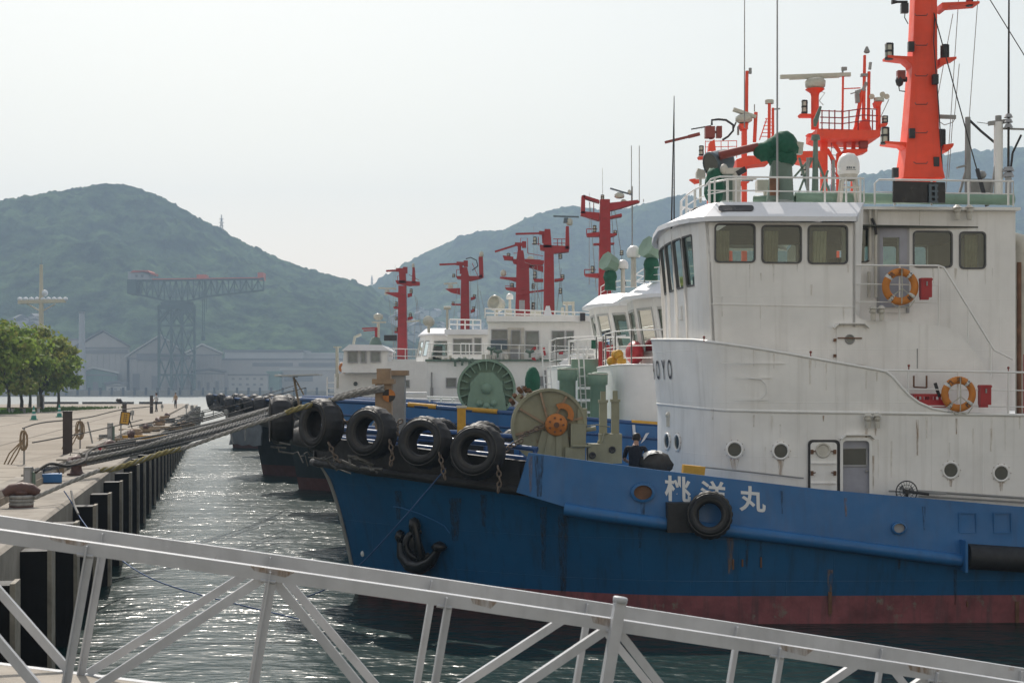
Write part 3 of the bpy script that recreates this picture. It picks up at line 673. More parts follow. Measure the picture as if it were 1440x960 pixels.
# painted names
def hull_text(body, size, px, py, t0, nm, mat, parent, off_=0.0, dt=.012, bulw=True, sx=1.0, shear=0, rise=0.):
    vs, fs = text_flat(body, size, off_, shear, sx); s0, z0 = f1.st(px, py, t0); out = []
    for x, y in vs:
        s = s0+x; z = z0+y-rise*x
        if bulw:
            k = (z-ze1(s))/(zt1(s)-ze1(s)); t = td_(s,B1)+.03-.10*k
        else: t = t0
        out.append(f1.W(s, t+dt, z))
    g = MB(); g.add(out, fs); return g.build(nm, mat, parent)
for ch, px, py in (('桃',953,690),('洋',1003,697),('丸',1058,704)):
    hull_text(ch, .52, px, py, B1-.03, 'name_lettering', M['text'], bw, .012, rise=.09)
g = MB(); vs, fs = text_flat('2M', .16)
g.add([HP(519+x*62, 812-y*62, .02) for x, y in vs], fs); g.build('draught_mark', M['text'], hl)
g = MB(); g.ball(HP(510,778,.01), (.05,.02,.07), 8); g.build('bow_mark', M['text'], hl)
# weld bead, overboard marks
g = MB(); g.tube([HP(x,y,.01) for x,y in ((553,712),(566,714),(590,722),(612,732),(625,739),(632,749))], .012, 6); g.build('weld_bead', M['bluebul'], hl)
g = MB()
for x, y0, y1, w in ((1167,832,862,.07),(1430,845,880,.07),(1360,845,852,.03),(1031,786,800,.03),(1044,786,796,.03),(1070,783,797,.03)):
    g.cut().bar(HP(x,y0,.0), HP(x,y1,.0), w, .05, f1.et)
g.build('discharge_pipe', M['rust'], hl)
# anchor in its hawse
g = MB(); c = HP(590,765,.0); nrm = (HP(590,765,1)-c).normalized()
g.torus(axis_m(c+nrm*.05, nrm), .30, .07, 20, 8); g.lathe([(.30,.0),(.26,.02),(0,.02)], 20, axis_m(c+nrm*.02, nrm))
an = g.build('hawse_pipe', M['board'], tug)
g = MB(); n_ = nrm*.2
g.tube([HP(583,735,.15), HP(588,760,.28), HP(592,785,.25)], .085, 8)
g.tube([HP(563,757,.12), HP(566,778,.2), HP(578,792,.26), HP(592,795,.28), HP(606,788,.26), HP(617,771,.15)], lambda u: .07+.10*math.sin(u*math.pi), 8)
g.ball(HP(563,754,.12), (.12,.12,.16), 8, jit=.3); g.ball(HP(618,768,.12), (.17,.14,.11), 8, jit=.3); g.ball(HP(583,738,.14), (.14,.12,.18), 8, jit=.3)
g.build('anchor', M['board'], tug)
# ------------ deckhouse (lower tier)
T_A = 3.7
PA = [(8.35,0),(8.42,.45),(8.62,1.45),(8.86,2.6),(9.03,3.12),(9.3,3.46),(9.8,3.65),(10.5,T_A),(14,T_A),(18,T_A),(24,T_A)]
def plan(pts): return [(s,t) for s, t in reversed(pts)]+[(s,-t) for s, t in pts[1:]]
def skin(pts, z0, z1, f, smooth=True, flare=0.):
    g = MB(); q = plan(pts); fl = lambda s, t, k: f.W(s-k*max(0, 1-(s-pts[0][0])/2.), t, 0)
    lo = [f.W(s,t,0)+V((0,0,z0(s) if callable(z0) else z0)) for s, t in q]
    hi = [f.W(s-flare*max(0,1-(s-pts[0][0])/2.5),t,0)+V((0,0,z1(s) if callable(z1) else z1)) for s, t in q]
    g.strip(lo, hi, 0, smooth); return g, lo, hi
zA = lambda s: itp(s, [(8.3,4.34),(9.2,4.24),(11,4.20),(18,4.10),(24,4.05)])
g, lo, hi = skin(PA, 1.2, zA, f1)
# doorway opening is modelled as a recess in front of the skin; roof deck closes the tier
g.strip(hi[:len(hi)//2+1], hi[:len(hi)//2-1:-1], 0, False)
dh = g.build('deckhouse', M['white'], tug)
g = MB(); g.tube([p+V((0,0,.0)) for p in hi], .035, 6); g.build('deck_edge_trim', M['white2'], dh)
# seam and ribs
def onA(px, py, d=0.): return f1.T(px, py, T_A+d)
g = MB()
for px in (1138,1276,1312,1383): g.cut().bar(onA(px,582,.0), onA(px,682+ (px-1138)*.05,.0), .055, .02, f1.et)
g.build('weld_rib', M['white'], dh)
def porthole(c, n, r, parent, nm='porthole', gl='dglass'):
    g = MB(); g.torus(axis_m(c, n), r+.005, .024, 28, 8); o = g.build(nm, M['white'], parent)
    g = MB(); g.lathe([(0,-.01),(r,-.01)], 28, axis_m(c, n)); g.build('glass', M[gl], o)
    g = MB()
    for i in range(10): a = i*.628; MX = axis_m(c, n); g.ball(MX @ V(((r+.045)*math.cos(a), (r+.045)*math.sin(a), 0)), .009, 6)
    g.build('bolt', M['rust'], o); return o
for px, py in ((1033,632),(1098,634),(1337,661),(1408,665)): porthole(onA(px,py,.012), f1.et, .155, tug)
for t_p, s_p, py in ((.75,8.48,622),(1.4,8.61,622)):
    n = (f1.es*-.978+f1.et*.208); z = H+(HY-py)/F*31.2; porthole(f1.W(s_p-.0,t_p,z)+n*.02, n, .17, tug)
# open door leaf folded against the wall, and its doorway
def onr(pts, d): return [f1.T(px, py, T_A+d) for px, py in pts]
g = MB(); g.poly(onr(rrect(1136,1180,618,698,6),.0), f1.et*.05); df = g.build('weathertight_door', M['dark'], tug)
g = MB(); g.poly(onr(rrect(1139.5,1176.5,621.5,698,5),.045), f1.et*.03)
for y in (651,679): g.bar(f1.T(1140,y,T_A+.09), f1.T(1176,y,T_A+.09), .03, .03, f1.et)
g.build('door_leaf', M['white'], df)
g = MB()
for y in (635,665):
    for x in (1142,1174): g.cut().box(f1.T(x,y,T_A+.1), (.05,.05,.09), f1.a); g.cyl(f1.T(x,y,T_A+.1), f1.T(x+(5 if x<1150 else -5),y-1,T_A+.12), .012)
g.build('door_dog', M['rust'], df)
c = f1.T(1157.5,633,T_A+.085); g = MB(); g.torus(axis_m(c,f1.et), .135, .025, 24, 8); g.lathe([(0,.0),(.13,.0)], 24, axis_m(c,f1.et)); g.build('door_porthole', M['offwhite'], df)
g = MB(); n = 20; ro = rrect(1181.5,1226.5,615,700,7); ri = rrect(1185.5,1222.5,619.5,700,5)
g.strip(onr(ro,.0), onr(ro,.09), closed=True); g.strip(onr(ro,.09), onr(ri,.09), closed=True); g.strip(onr(ri,.09), onr(ri,-.06), closed=True)
dr = g.build('doorway', M['white2'], tug)
g = MB(); g.add(onr(ri,.004), [tuple(range(len(ri)))]); g.build('inner_door', M['doorgray'], dr)
g = MB(); g.poly(onr(rrect(1185.5,1217.5,631,653,1),.006), f1.et*.01); g.build('door_window', M['dglass'], dr)
g = MB(); g.bar(f1.T(1185.5,654.5,T_A+.02), f1.T(1219,654.5,T_A+.02), .035,.02,f1.et); g.bar(f1.T(1219,629,T_A+.02), f1.T(1219,656,T_A+.02), .035,.02,f1.et); g.bar(f1.T(1185.5,629.5,T_A+.02), f1.T(1219,629.5,T_A+.02), .03,.02,f1.et); g.build('window_frame', M['gray'], dr)
g = MB(); g.box(f1.T(1219,662,T_A+.05), (.07,.05,.03), f1.a); g.build('handle', M['steel'], dr)
def hood(x0, x1, y, t, parent):
    g = MB(); q = [f1.T(x0,y+6,t), f1.T(x0+7,y,t), f1.T(x1-7,y,t), f1.T(x1,y+6,t)]
    for a, c in zip(q, q[1:]): g.bar(a+f1.et*.07, c+f1.et*.07, .14, .02, V((0,0,1)) if abs((c-a).z) < .02 else V((0,0,1)))
    return g.build('rain_hood', M['white2'], parent)
hood(1181,1229,611,T_A,dr)
def lamps(px, py, t, parent, n=2, sp=13):
    for i in range(n):
        c = f1.T(px+i*sp, py, t); g = MB(); g.cyl(c, c+f1.et*.10+V((0,0,.02)), .045, .05); g.ball(c+f1.et*.15, .07, 10); g.cyl(c+f1.et*.13+V((0,0,.05)), c+f1.et*.13+V((0,0,.12)), .11, .03); g.cyl(c+f1.et*.15-V((0,0,.2)), c+f1.et*.15-V((0,0,.06)), .05, .06)
        g.build('deck_lamp', M['offwhite'], parent)
lamps(1218,588,T_A,tug)
g = MB(); c = f1.W(8.5,.8,4.08); g.ball(c, .09, 8); g.cyl(c, c-V((0,0,.25)), .07); g.cyl(c+V((0,0,.05)), f1.W(8.7,.8,4.15), .03); g.build('deck_lamp', M['offwhite'], tug)
# handrails and pipes along the side
g = MB(); g.cut().tube([onA(1290,690,.12), onA(1440,700,.12), onA(1640,712,.12)], .028, 6); g.cut().tube([onA(1292,697,.10), onA(1440,706,.10), onA(1640,718,.10)], .02, 6); g.cut().tube([onA(1250,690,.15), onA(1330,694,.15)], .02, 6)
g.cut().tube([onA(985,656,.08), onA(1060,664,.08), onA(1130,672,.08)], .018, 6); g.build('side_pipe', M['steel'], dh)
g = MB(); g.bar(onA(960,659,.05), onA(990,662,.05), .18, .25, f1.et); g.build('cleat', M['yellow'], dh)
def streak(px, y0, y1, w, surf, parent, mat='stain', wob=0.):
    n = 6; L_, R_ = [], []
    for i in range(n+1):
        u = i/n; y = y0+(y1-y0)*u; ww = w*(1-.55*u)/2; x = px+wob*u; L_.append(surf(x-ww, y)); R_.append(surf(x+ww, y))
    g = MB(); g.strip(L_, R_, 0, False); return g.build('rust_streak', M[mat], parent)
sA = lambda x, y: onA(x, y, .006)
for x, y0, y1, w in ((1033,644,660,14),(1098,644,668,10),(1218,598,618,5),(1231,598,612,4),(1337,672,684,6),(1408,676,690,7),(1139,640,655,3),(1181,634,660,3),(1228,640,690,3),(1060,583,600,3),(1002,575,590,4),(1158,584,592,3),(1345,588,610,3),(1290,590,640,4),(1383,600,660,4)): streak(x,y0,y1,w,sA,dh)
sH = lambda x, y: HP(x, y, .012)
for x, y0, y1, w, mt in ((792,722,832,16,'staind'),(764,712,800,10,'staind'),(1027,742,806,12,'stain'),(1050,755,800,5,'staind'),(1070,760,800,4,'staind'),(1167,800,866,8,'stain'),(1264,760,800,6,'staind'),(900,735,770,7,'staind'),(640,700,760,18,'staind'),(680,695,740,10,'staind'),(1343,800,850,5,'staind'),(560,690,730,10,'staind')): streak(x,y0,y1,w,sH,hl,mt)
sU = lambda x, y: f1.T(x, y, B1+.035-.05+.02)
for x, y0, y1, w, mt in ((760,642,700,14,'staind'),(748,642,696,6,'stain'),(904,706,735,7,'staind'),(1100,690,722,4,'staind'),(1300,712,745,5,'staind'),(1190,700,726,4,'stain')): streak(x,y0,y1,w,lambda x,y: bul(f1.st(x,y,B1)[0], max(0,min(1,(f1.st(x,y,B1)[1]-ze1(f1.st(x,y,B1)[0]))/(zt1(f1.st(x,y,B1)[0])-ze1(f1.st(x,y,B1)[0])))), 1)+f1.et*.008, bw, mt)
# ------------ screen (upper part of the deckhouse with the ship's name)
PB = [(8.33,0),(8.40,.45),(8.60,1.46),(8.84,2.61),(9.01,3.13),(9.28,3.47),(9.79,3.66),(10.5,3.71)]
def zScr(px, py): return f1.st(px, py, 3.71)
scr = [zScr(*p) for p in ((1010,480.5),(1060,489),(1100,496),(1160,507),(1235,520.5),(1246,523),(1256,531),(1266,543),(1278,556),(1292,566.5),(1310,574.5),(1332,578.5))]
ztopB = lambda s: itp(s, [(8.3,5.80),(8.85,5.70)]+scr)
PBx = PB+[(s,3.71) for s, z in scr if s > 10.55]
g, lo, hi = skin(PBx, lambda s: zA(s)+.01, ztopB, f1, True, .12)
ins = [p.lerp(f1.W(10.5,0,p.z), .02) for p in hi]; g.strip(hi, ins)
g.strip([p.lerp(f1.W(10.5,0,p.z), .02) for p in lo], ins)
sb = g.build('screen', M['white'], tug)
g = MB(); g.tube([p+V((0,0,.01)) for p in hi], .03, 6); g.build('screen_rail', M['white2'], sb)
g = MB()                                           # embossed oval plate on the screen
for a, c, x0, x1 in ((531,531,1030,1085),(562,562,1028,1080),(510,511,1012,1104)): g.cut().bar(f1.T(x0,a,3.715), f1.T(x1,c,3.715), .02,.015,f1.et)
g.cut().tube([f1.T(x,y,3.718) for x,y in ((1050,531),(1070,533),(1077,540),(1077,553),(1068,562))], .012, 6); g.build('weld_line', M['white'], sb)
# letters on the rounded front
def frontB(d, z):                                  # distance d along the front from the centreline -> point and normal
    acc = 0; sgn = -1 if d < 0 else 1; d = abs(d)
    for (a, b_), (c, e) in zip(PB, PB[1:]):
        l = math.hypot(c-a, e-b_)
        if acc+l >= d or (c, e) == PB[-1]:
            k = (d-acc)/l; s = a+(c-a)*k; t = b_+(e-b_)*k; kz = (z-4.3)/1.5
            n = (f1.es*-(e-b_)+f1.et*((c-a)*sgn)).normalized()
            return f1.W(s-.12*kz*max(0,1-(s-8.33)/2.5), t*sgn, z)+n*.02
        acc += l
g = MB()
for i, ch in enumerate('OYO'):
    d0 = .36+i*.40
    vs, fs = text_flat(ch, .62, .004, 0, .55); g.add([frontB(d0+x, 5.08+y) for x, y in vs], fs)
vs, fs = text_flat('H', .62, .004, 0, .55); g.add([frontB(-.03+x, 5.08+y) for x, y in vs], fs)
g.build('name_lettering', M['ink'], sb)
# rail and inner wall of the side passage
# ------------ wheelhouse
ZW0, ZEV, ZRF = 4.2, 8.14, 8.62
PC = [(8.70,0),(8.73,.95),(8.82,1.75),(8.95,2.45),(9.03,2.8),(9.14,3.0)]
TW, TA = 3.0, 2.35
sJ = f1.st(1203,400,TW)[0]; sE = f1.st(1428,400,TA)[0]
wh = thing('x', None, None, f1.O); bpy.data.objects.remove(wh)
def rectH(x0, y0, x1, y1, t):
    a = f1.st(x0, y1, t); c = f1.st(x1, y0, t); return (a[0], c[0], a[1], c[1])
sideW = [(1006,316,1061,368),(1072,318,1126,369),(1137,318,1191,370)]
hs_ = [rectH(*r, TW) for r in sideW]
g = MB()
lowr = lambda H_, sg: H_ if sg > 0 else [(a,b_,c-.75,d+.08) for a,b_,c,d in H_]   # the far side has deeper panes
for sg in (1,-1): g.wall(lambda u, v, d, sg=sg: f1.W(u-(.20*max(0,(v-6.2)/1.9) if u < 9.141 else 0), (TW if sg > 0 else -1.5)-sg*d, v), 9.14, sJ, ZW0, ZEV+.02, lowr(hs_,sg), .10)
aftW = [(1206,322,1222,368),(1285,326,1338,375),(1350,327,1385,377)]; door = (1241,334,1264,372)
ha_ = [rectH(*r, TA) for r in aftW+[door]]
for sg in (1,-1): g.wall(lambda u, v, d, sg=sg: f1.W(u, (TA if sg > 0 else -1.5)-sg*d, v), sJ-.1, sE, ZW0, 8.52, lowr(ha_,sg), .10)
g.poly([f1.W(sJ,TA,ZW0),f1.W(sJ,TW,ZW0),f1.W(sJ,TW,ZEV),f1.W(sJ+.25,2.72,8.5),f1.W(sJ+.25,TA,8.5)], f1.es*-.06); g.poly([f1.W(sJ,-TA,ZW0),f1.W(sJ,-TW,ZW0),f1.W(sJ,-TW,ZEV),f1.W(sJ+.25,-2.72,8.5),f1.W(sJ+.25,-TA,8.5)], f1.es*-.06)
g.poly([f1.W(sE,TA-.01,ZW0),f1.W(sE,-TA+.01,ZW0),f1.W(sE,-TA+.01,8.52),f1.W(sE,TA-.01,8.52)], f1.es*-.05)
whm = g.build('wheelhouse', M['white'], tug)
# front: raked facets with windows
ZS, ZH = 6.9, 7.95
pf = plan(PC)
def fq(s, t, z): return f1.W(s-.20*max(0,(z-6.2)/1.9), t, z)
g = MB(); wins = []
for (a, b_), (c, e) in zip(pf, pf[1:]):
    L_ = math.hypot(c-a, e-b_)
    def fn(u, v, d, a=a, b_=b_, c=c, e=e):
        p = fq(a+(c-a)*u, b_+(e-b_)*u, v); n = (f1.es*1+f1.et*0); return p+n*d
    hol = [(.09,.91,ZS,ZH)] if L_ > .6 else []
    g.wall(fn, 0, 1, ZW0, ZEV+.1, hol, .08)
    if hol: wins.append((fn, hol[0]))
g.build('front_wall', M['white'], whm)
def window(fn, h, parent, r=.075, th=.025):          # rubber-framed pane
    u0, u1, v0, v1 = h; lu = (fn(u1,v0,0)-fn(u0,v0,0)).length/(u1-u0); k = 1/lu
    sc_ = lambda L: [(u*k, v) for u, v in L]
    ro = sc_(rrect(u0/k-.022,u1/k+.022,v0-.022,v1+.022,r+.02)); ri = sc_(rrect(u0/k+.012,u1/k-.012,v0+.012,v1-.012,r))
    g = MB(); A_ = [fn(u,v,.02) for u,v in ro]; B_ = [fn(u,v,-th) for u,v in ro]; C_ = [fn(u,v,-th) for u,v in ri]; D_ = [fn(u,v,.03) for u,v in ri]
    g.strip(A_,B_,closed=True); g.strip(B_,C_,closed=True,sm=False); g.strip(C_,D_,closed=True); o = g.build('window', M['gasket'], parent)
    g = MB(); pr = sc_(rrect(u0/k+.013,u1/k-.013,v0+.013,v1-.013,r)); g.add([fn(u,v,.012) for u,v in pr], [tuple(range(len(pr)))]); g.build('pane', M['glass'], o); return o
M['steelw'] = paint('window_frame_white', (.50,.50,.48), .5, .2, 4, 0, .3)
M['gasket'] = paint('window_gasket', (.10,.10,.10), .6, .2, 4)
for fn, h in wins: window(fn, h, tug, .05)
for sg in (1,-1):
    for h in lowr(hs_,sg): window(lambda u, v, d, sg=sg: f1.W(u, (TW if sg > 0 else -1.5)-sg*d, v), h, tug)
    for h in lowr(ha_[:3],sg): window(lambda u, v, d, sg=sg: f1.W(u, (TA if sg > 0 else -1.5)-sg*d, v), h, tug)
rs_ = random.Random(17)
for i in range(15):
    x = rs_.uniform(930,1435); y0 = rs_.choice((584,586,rs_.uniform(590,640)))
    if 1130 < x < 1232: continue
    streak(x, y0, y0+rs_.uniform(12,60), rs_.uniform(1.5,4), lambda x,y: onA(x,y,.006), dh, 'stainl') if x > 1010 else None
for i in range(9):
    x = rs_.uniform(1012,1200); y0 = rs_.choice((371,372,430,rs_.uniform(380,430))); streak(x, y0, y0+rs_.uniform(10,38), rs_.uniform(1.5,3.5), lambda x,y: f1.T(x,y,TW+.006), whm, 'stainl')
for i in range(7):
    x = rs_.uniform(1045,1240); y0 = itp(x,[(1045,489),(1240,524)]); streak(x, y0, y0+rs_.uniform(8,40), rs_.uniform(1.5,4), lambda x,y: f1.T(x,y,3.717), sb, 'stainl')
for i in range(7):
    x = rs_.uniform(1280,1420); y0 = rs_.choice((292,377,378)); streak(x, y0, y0+rs_.uniform(10,40), rs_.uniform(1.5,3.5), lambda x,y: f1.T(x,y,TA+.006), whm, 'stainl')
# added tan bunches imitating striped reflections in the panes, console, chart table (seen through the panes)
g = MB(); g.box(f1.W(11.6,0,5.9), (5.,2.6,.08), f1.a); g.cut().box(f1.W(9.5,.6,6.9), (.45,2.6,.8), f1.a); g.cut().box(f1.W(12.6,.2,7.0), (.5,.7,1.3), f1.a)
g.cut().poly([f1.W(9.5,2.95,8.13),f1.W(9.5,-1.4,8.13),f1.W(15.4,-1.4,8.13),f1.W(15.4,2.3,8.13)], (0,0,.03))
g.build('cabin_fitting', M['inter'], whm)
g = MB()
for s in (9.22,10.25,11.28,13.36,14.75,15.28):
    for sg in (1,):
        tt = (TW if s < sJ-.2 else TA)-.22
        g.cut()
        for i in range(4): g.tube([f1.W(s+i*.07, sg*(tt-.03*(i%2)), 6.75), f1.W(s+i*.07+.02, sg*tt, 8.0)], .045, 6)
g.build('reflection_stripe', M['reflstripe'] if 'reflstripe' in M else M['inter'], whm)
# aft side door
g = MB(); ro = [f1.T(x,y,TA+.03) for x,y in rrect(1236,1275,320,432,2)]; ri = [f1.T(x,y,TA+.03) for x,y in rrect(1241,1264,334,372,1.5)]
def frame_poly(g, outer, inner, d, m=0):
    (a0,b0,a1,b1),(c0,d0,c1,d1) = outer, inner; t = d
    for r in ((a0,b0,c0,b1),(c1,b0,a1,b1),(c0,b0,c1,d0),(c0,d1,c1,b1)):
        g.poly([f1.T(x,y,t) for x,y in ((r[0],r[1]),(r[2],r[1]),(r[2],r[3]),(r[0],r[3]))], f1.et*.04, m)
frame_poly(g, (1236,321,1275,432), (1241,334,1264,372), TA+.005)
wd_ = g.build('side_door', M['doorgray'], tug)
g = MB(); g.add([f1.T(x,y,TA+.02) for x,y in ((1241,334),(1264,334),(1264,372),(1241,372))], [(0,1,2,3)]); g.build('pane', M['glass'], wd_)
g = MB(); frame_poly(g, (1233,318,1278,440), (1236.5,321.5,1274.5,440), TA+.005); g.build('door_frame', M['gray'], wd_)
# roof
PE = [(8.36,0),(8.40,1.1),(8.50,2.1),(8.64,2.72),(8.9,3.1),(9.3,3.22),(sJ-.02,3.22)]
PR = [(8.9,0),(8.93,.95),(9.0,1.7),(9.1,2.3),(9.25,2.6),(9.6,2.7),(sJ+.28,2.7)]
g = MB(); e0 = [f1.W(s,t,ZEV+.02+ .14*max(0,1-abs(t)/3)) for s,t in plan(PE)]; e1 = [p+V((0,0,.10)) for p in e0]; r1 = [f1.W(s,t,ZRF) for s,t in plan(PR)]
w0 = [fq(min(s+.3, sJ-.05),t*.93,ZEV+.06+.1*max(0,1-abs(t)/3)) for s,t in plan(PE)]
g.strip(w0, e0, 0, False); g.strip(e0, e1, 0, False); g.strip(e1, r1, 0, False)
h_ = len(r1)//2; g.strip(r1[:h_+1], r1[:h_-1:-1], 0, False)
g.poly([e0[0],e1[0],r1[0],f1.W(sJ+.2,2.5,ZRF),f1.W(sJ+.0,2.5,ZEV)], f1.es*-.02)
rf = g.build('wheelhouse_roof', M['whiteroof'], tug)
g = MB(); g.poly([f1.W(s,t,8.50) for s,t in ((sJ+.1,2.5),(sE+.06,2.5),(sE+.06,-2.5),(sJ+.1,-2.5))], (0,0,.06)); g.build('aft_roof', M['white2'], rf)
def onfas(px, py): # on sloping fascia
    a = f1.T(px, py, 3.1); return a
g = MB(); pr = rrect(1010,1060,289,297,4)
def fas(px, py):
    t = 3.1
    for _ in range(6):
        q = f1.st(px, py, t); t = 3.22+(q[1]-(ZEV+.12))/(ZRF-ZEV-.12)*(2.7-3.22)
    return f1.T(px, py, t+.02)
g.poly([fas(x,y) for x,y in pr], f1.et*.008+V((0,0,.008))); g.build('vent_slot', M['board'], rf)
g = MB()                                           # grab rails on the roof front corner
for x0 in (945,958): g.cut().tube([f1.W(8.75+ (x0-945)*.012,1.6+(x0-945)*.03,8.42), f1.W(8.95+(x0-945)*.012,1.6+(x0-945)*.03,8.62), f1.W(9.2+(x0-945)*.012,1.9+(x0-945)*.03,8.66)], .018, 6)
g.build('grab_rail', M['dark'], rf)
g = MB(); a = f1.T(1000,427.5,TW+.006); c = f1.T(1203,431.5,TW+.006); g.bar(a, c, .02, .012, f1.et); g.bar(f1.T(1203,441,TW+.006), f1.T(1203,575,TW+.006), .012,.012,f1.et); g.build('weld_line', M['white'], whm)
g = MB(); g.box(fq(8.86,1.15,6.35)-f1.es*.06, (.22,.4,.3), f1.a); g.build('wiper_box', M['white2'], whm)
g = MB(); g.box(f1.W(8.9,1.35,5.98)-f1.es*.02, (.03,.75,.14), f1.a+.1); g.build('name_plate', M['dark'], whm)
g = MB(); g.torus(axis_m(f1.W(8.88,1.3,5.55), -f1.es), .13, .02, 16, 6); g.bar(f1.W(8.88,1.3,5.3), f1.W(8.88,1.3,4.9), .03); g.build('front_fitting', M['steel'], whm)
# outer side plate (companionway bulwark)
pl = [(1203,440),(1207,446),(1214,449),(1250,450.5),(1330,459),(1348,468),(1375,500),(1404,545),(1418,575),(1418,586),(1203,583)]
g = MB(); g.poly([f1.T(x,y,TW-.005) for x,y in pl], f1.et*-.05)
g.poly([f1.W(sJ,TA,5.85),f1.W(sJ+1.75,TA,5.85),f1.W(sJ+1.75,TW-.06,5.85),f1.W(sJ,TW-.06,5.85)], (0,0,.05)); sp_ = g.build('side_plate', M['white'], tug)
g = MB(); px_ = [(1203,373),(1320,373.5),(1327,376),(1398,492),(1424,505)]
g.tube([f1.T(x,y,TW-.03) for x,y in px_], .022, 6)
for y in (401,426): g.tube([f1.T(1203,y-2,TW-.03), f1.T(1322,y,TW-.03)], .012, 6)
for x, y0, y1 in ((1265,373,450),(1320,374,458),(1361,432,482),(1393,484,530)): g.tube([f1.T(x,y0,TW-.03), f1.T(x,y1,TW-.03)], .018, 6)
g.build('stair_rail', M['white2'], sp_)
lamps(1225,438,TW,tug,2,12); lamps(1343,297,TA,tug,2,17)
# hatch door in the upper wall
g = MB(); pr = rrect(1176,1216,460,512,3); g.poly([f1.T(x,y,TW) for x,y in pr], f1.et*.035); hd = g.build('wall_hatch', M['white'], tug)
c = f1.T(1195,477,TW+.04); g = MB(); g.torus(axis_m(c,f1.et), .09, .018, 20, 6); g.build('porthole_ring', M['steel'], hd); g = MB(); g.lathe([(0,0),(.09,0)], 20, axis_m(c,f1.et)); g.build('glass', M['pglass'], hd)
g = MB(); g.cut().cyl(f1.T(1178,475,TW+.06), f1.T(1212,475.5,TW+.06), .014); 
for y in (478,500): g.cut().box(f1.T(1174,y,TW+.03), (.05,.05,.06), f1.a)
g.build('latch', M['rust'], hd); hood(1171,1221,455,TW,hd)
# pipes on the aft wall
g = MB(); 
for x, y0, y1 in ((1223.5,293,366),(1231.5,293,418),(1222,382,418)): g.cut().tube([f1.T(x,y0,TA+.1), f1.T(x,y1,TA+.1)], .035, 8)
g.build('conduit', M['offwhite'], whm)
g = MB(); g.tube([f1.T(1226,307,TA+.16), f1.T(1231,318,TA+.16), f1.T(1232,330,TA+.16)], .03, 6); g.build('cable', M['dark'], whm)
# exhaust pipe at the right edge
g = MB(); g.tube([f1.W(sE+.25,2.1,3.9), f1.W(sE+.25,2.1,7.7), f1.W(sE+.2,2.1,7.9), f1.W(sE+.0,2.0,7.95)], .15, 12); g.build('exhaust_pipe', M['offwhite'], tug)
g = MB(); g.tube([f1.W(sE+.1,2.3,3.9), f1.W(sE+.1,2.3,7.4)], .05, 8); g.build('rusty_pipe', M['rust'], tug)
g = MB(); g.bar(f1.W(sE-.05,3.1,4.15), f1.W(sE-.05,3.1,5.4), .12,.12); g.build('red_post', M['redbox'], tug)
# side rail over the passage
g = MB(); tR = 3.66
g.tube([f1.T(1240,520.5,tR), f1.T(1440,523.5,tR), f1.T(1640,527,tR)], .024, 6)
for y in (547,570): g.tube([f1.T(1262,y,tR), f1.T(1640,y+4,tR)], .012, 6)
for x in (1277,1347,1418,1500,1600): g.tube([f1.T(x,521.5,tR), f1.T(x,582,tR)], .02, 6)
g.build('passage_rail', M['white2'], tug)
for x, y in ((990,474),(1140,495),(1278,514),(1418,517)): g = MB(); g.ball(f1.T(x,y,tR),.03,6); g.cyl(f1.T(x,y,tR), f1.T(x,y+6,tR), .012); g.build('rail_lamp', M['redbrown'], tug)
g = MB(); g.cyl(f1.T(1290,490,3.4), f1.T(1290,518,3.4), .012); g.build('whip_antenna', M['steel'], tug)
g = MB(); g.bar(f1.T(1330,580,3.66), f1.T(1640,589,3.66), .03,.05,f1.et); g.build('deck_edge_stripe', M['green'], tug)
# ------------ first tug: roof rails, mast, monitors, antennas (all bolted to the tug)
def roofp(px, py, t): return f1.T(px, py, t)
g = MB(); tR = 2.6
def rl(pts, r=.022): g.tube([f1.T(x,y,tR) for x,y in pts], r, 6)
rl([(992,262),(1000,252),(1012,248.5),(1215,251),(1215,284)]); rl([(995,268),(1215,270)],.014)
rl([(1230,288),(1230,258),(1236,252.5),(1425,255),(1425,290)]); rl([(1232,270),(1425,273)],.014)
for x in (1005,1035,1093,1160,1190,1210): rl([(x,249),(x,284)],.022)
for x in (1258,1310,1362,1418): rl([(x,253.5),(x,289)],.022)
# round the front and along the far side
fr_ = [(9.5,2.5),(9.2,2.0),(9.05,1.0),(9.02,0),(9.05,-1.0),(9.2,-2.0),(9.5,-2.5),(10.4,-2.6),(15.4,-2.4)]
for dz, r in ((9.12,.022),(8.88,.014)): g.tube([f1.W(10.1,2.6,dz)]+[f1.W(s,t,dz) for s,t in fr_], r, 6)
for s, t in fr_[:-1]+[(12,-2.6),(13.5,-2.5),(15,-2.45)]: g.cyl(f1.W(s,t,8.6), f1.W(s,t,9.12), .03)
rr_ = g.build('roof_rail', M['white2'], tug)
# mast
def ctr(px, py, t=0.): return f1.T(px, py, t)
g = MB(); zs = [(253,1264,1322),(238,1266,1319),(218,1268.5,1317),(190,1271.5,1315.5),(160,1274,1315),(100,1278.5,1314),(50,1281,1314),(0,1283,1314),(-90,1287,1312)]
rows = []
for y, x0, x1 in zs:
    a = ctr(x0,y); c = ctr(x1,y); w = (c-a).length/2; m_ = (a+c)/2; rows.append([m_+f1.es*(w*u)+f1.et*(w*.8*v) for u, v in ((-1,.9),(-.93,1),(.93,1),(1,.9),(1,-.9),(.93,-1),(-.93,-1),(-1,-.9),(-1,.9))])
g.grid(rows, sm=True); g.add(rows[-1][:8], [tuple(range(8))]); ms = g.build('mast', M['orange'], tug)
def arm(x0, x1, y, hook, t=0.1):
    g = MB(); s_ = 1 if x1 > x0 else -1
    pts = [(x0,y+2),(x1,y),(x1,y+3),(x0+s_*12,y+6),(x0+s_*5,y+12),(x0,y+hook)]
    g.poly([ctr(x,yy,-.22) for x, yy in pts], f1.et*.44); return g.build('light_bracket', M['orange'], ms)
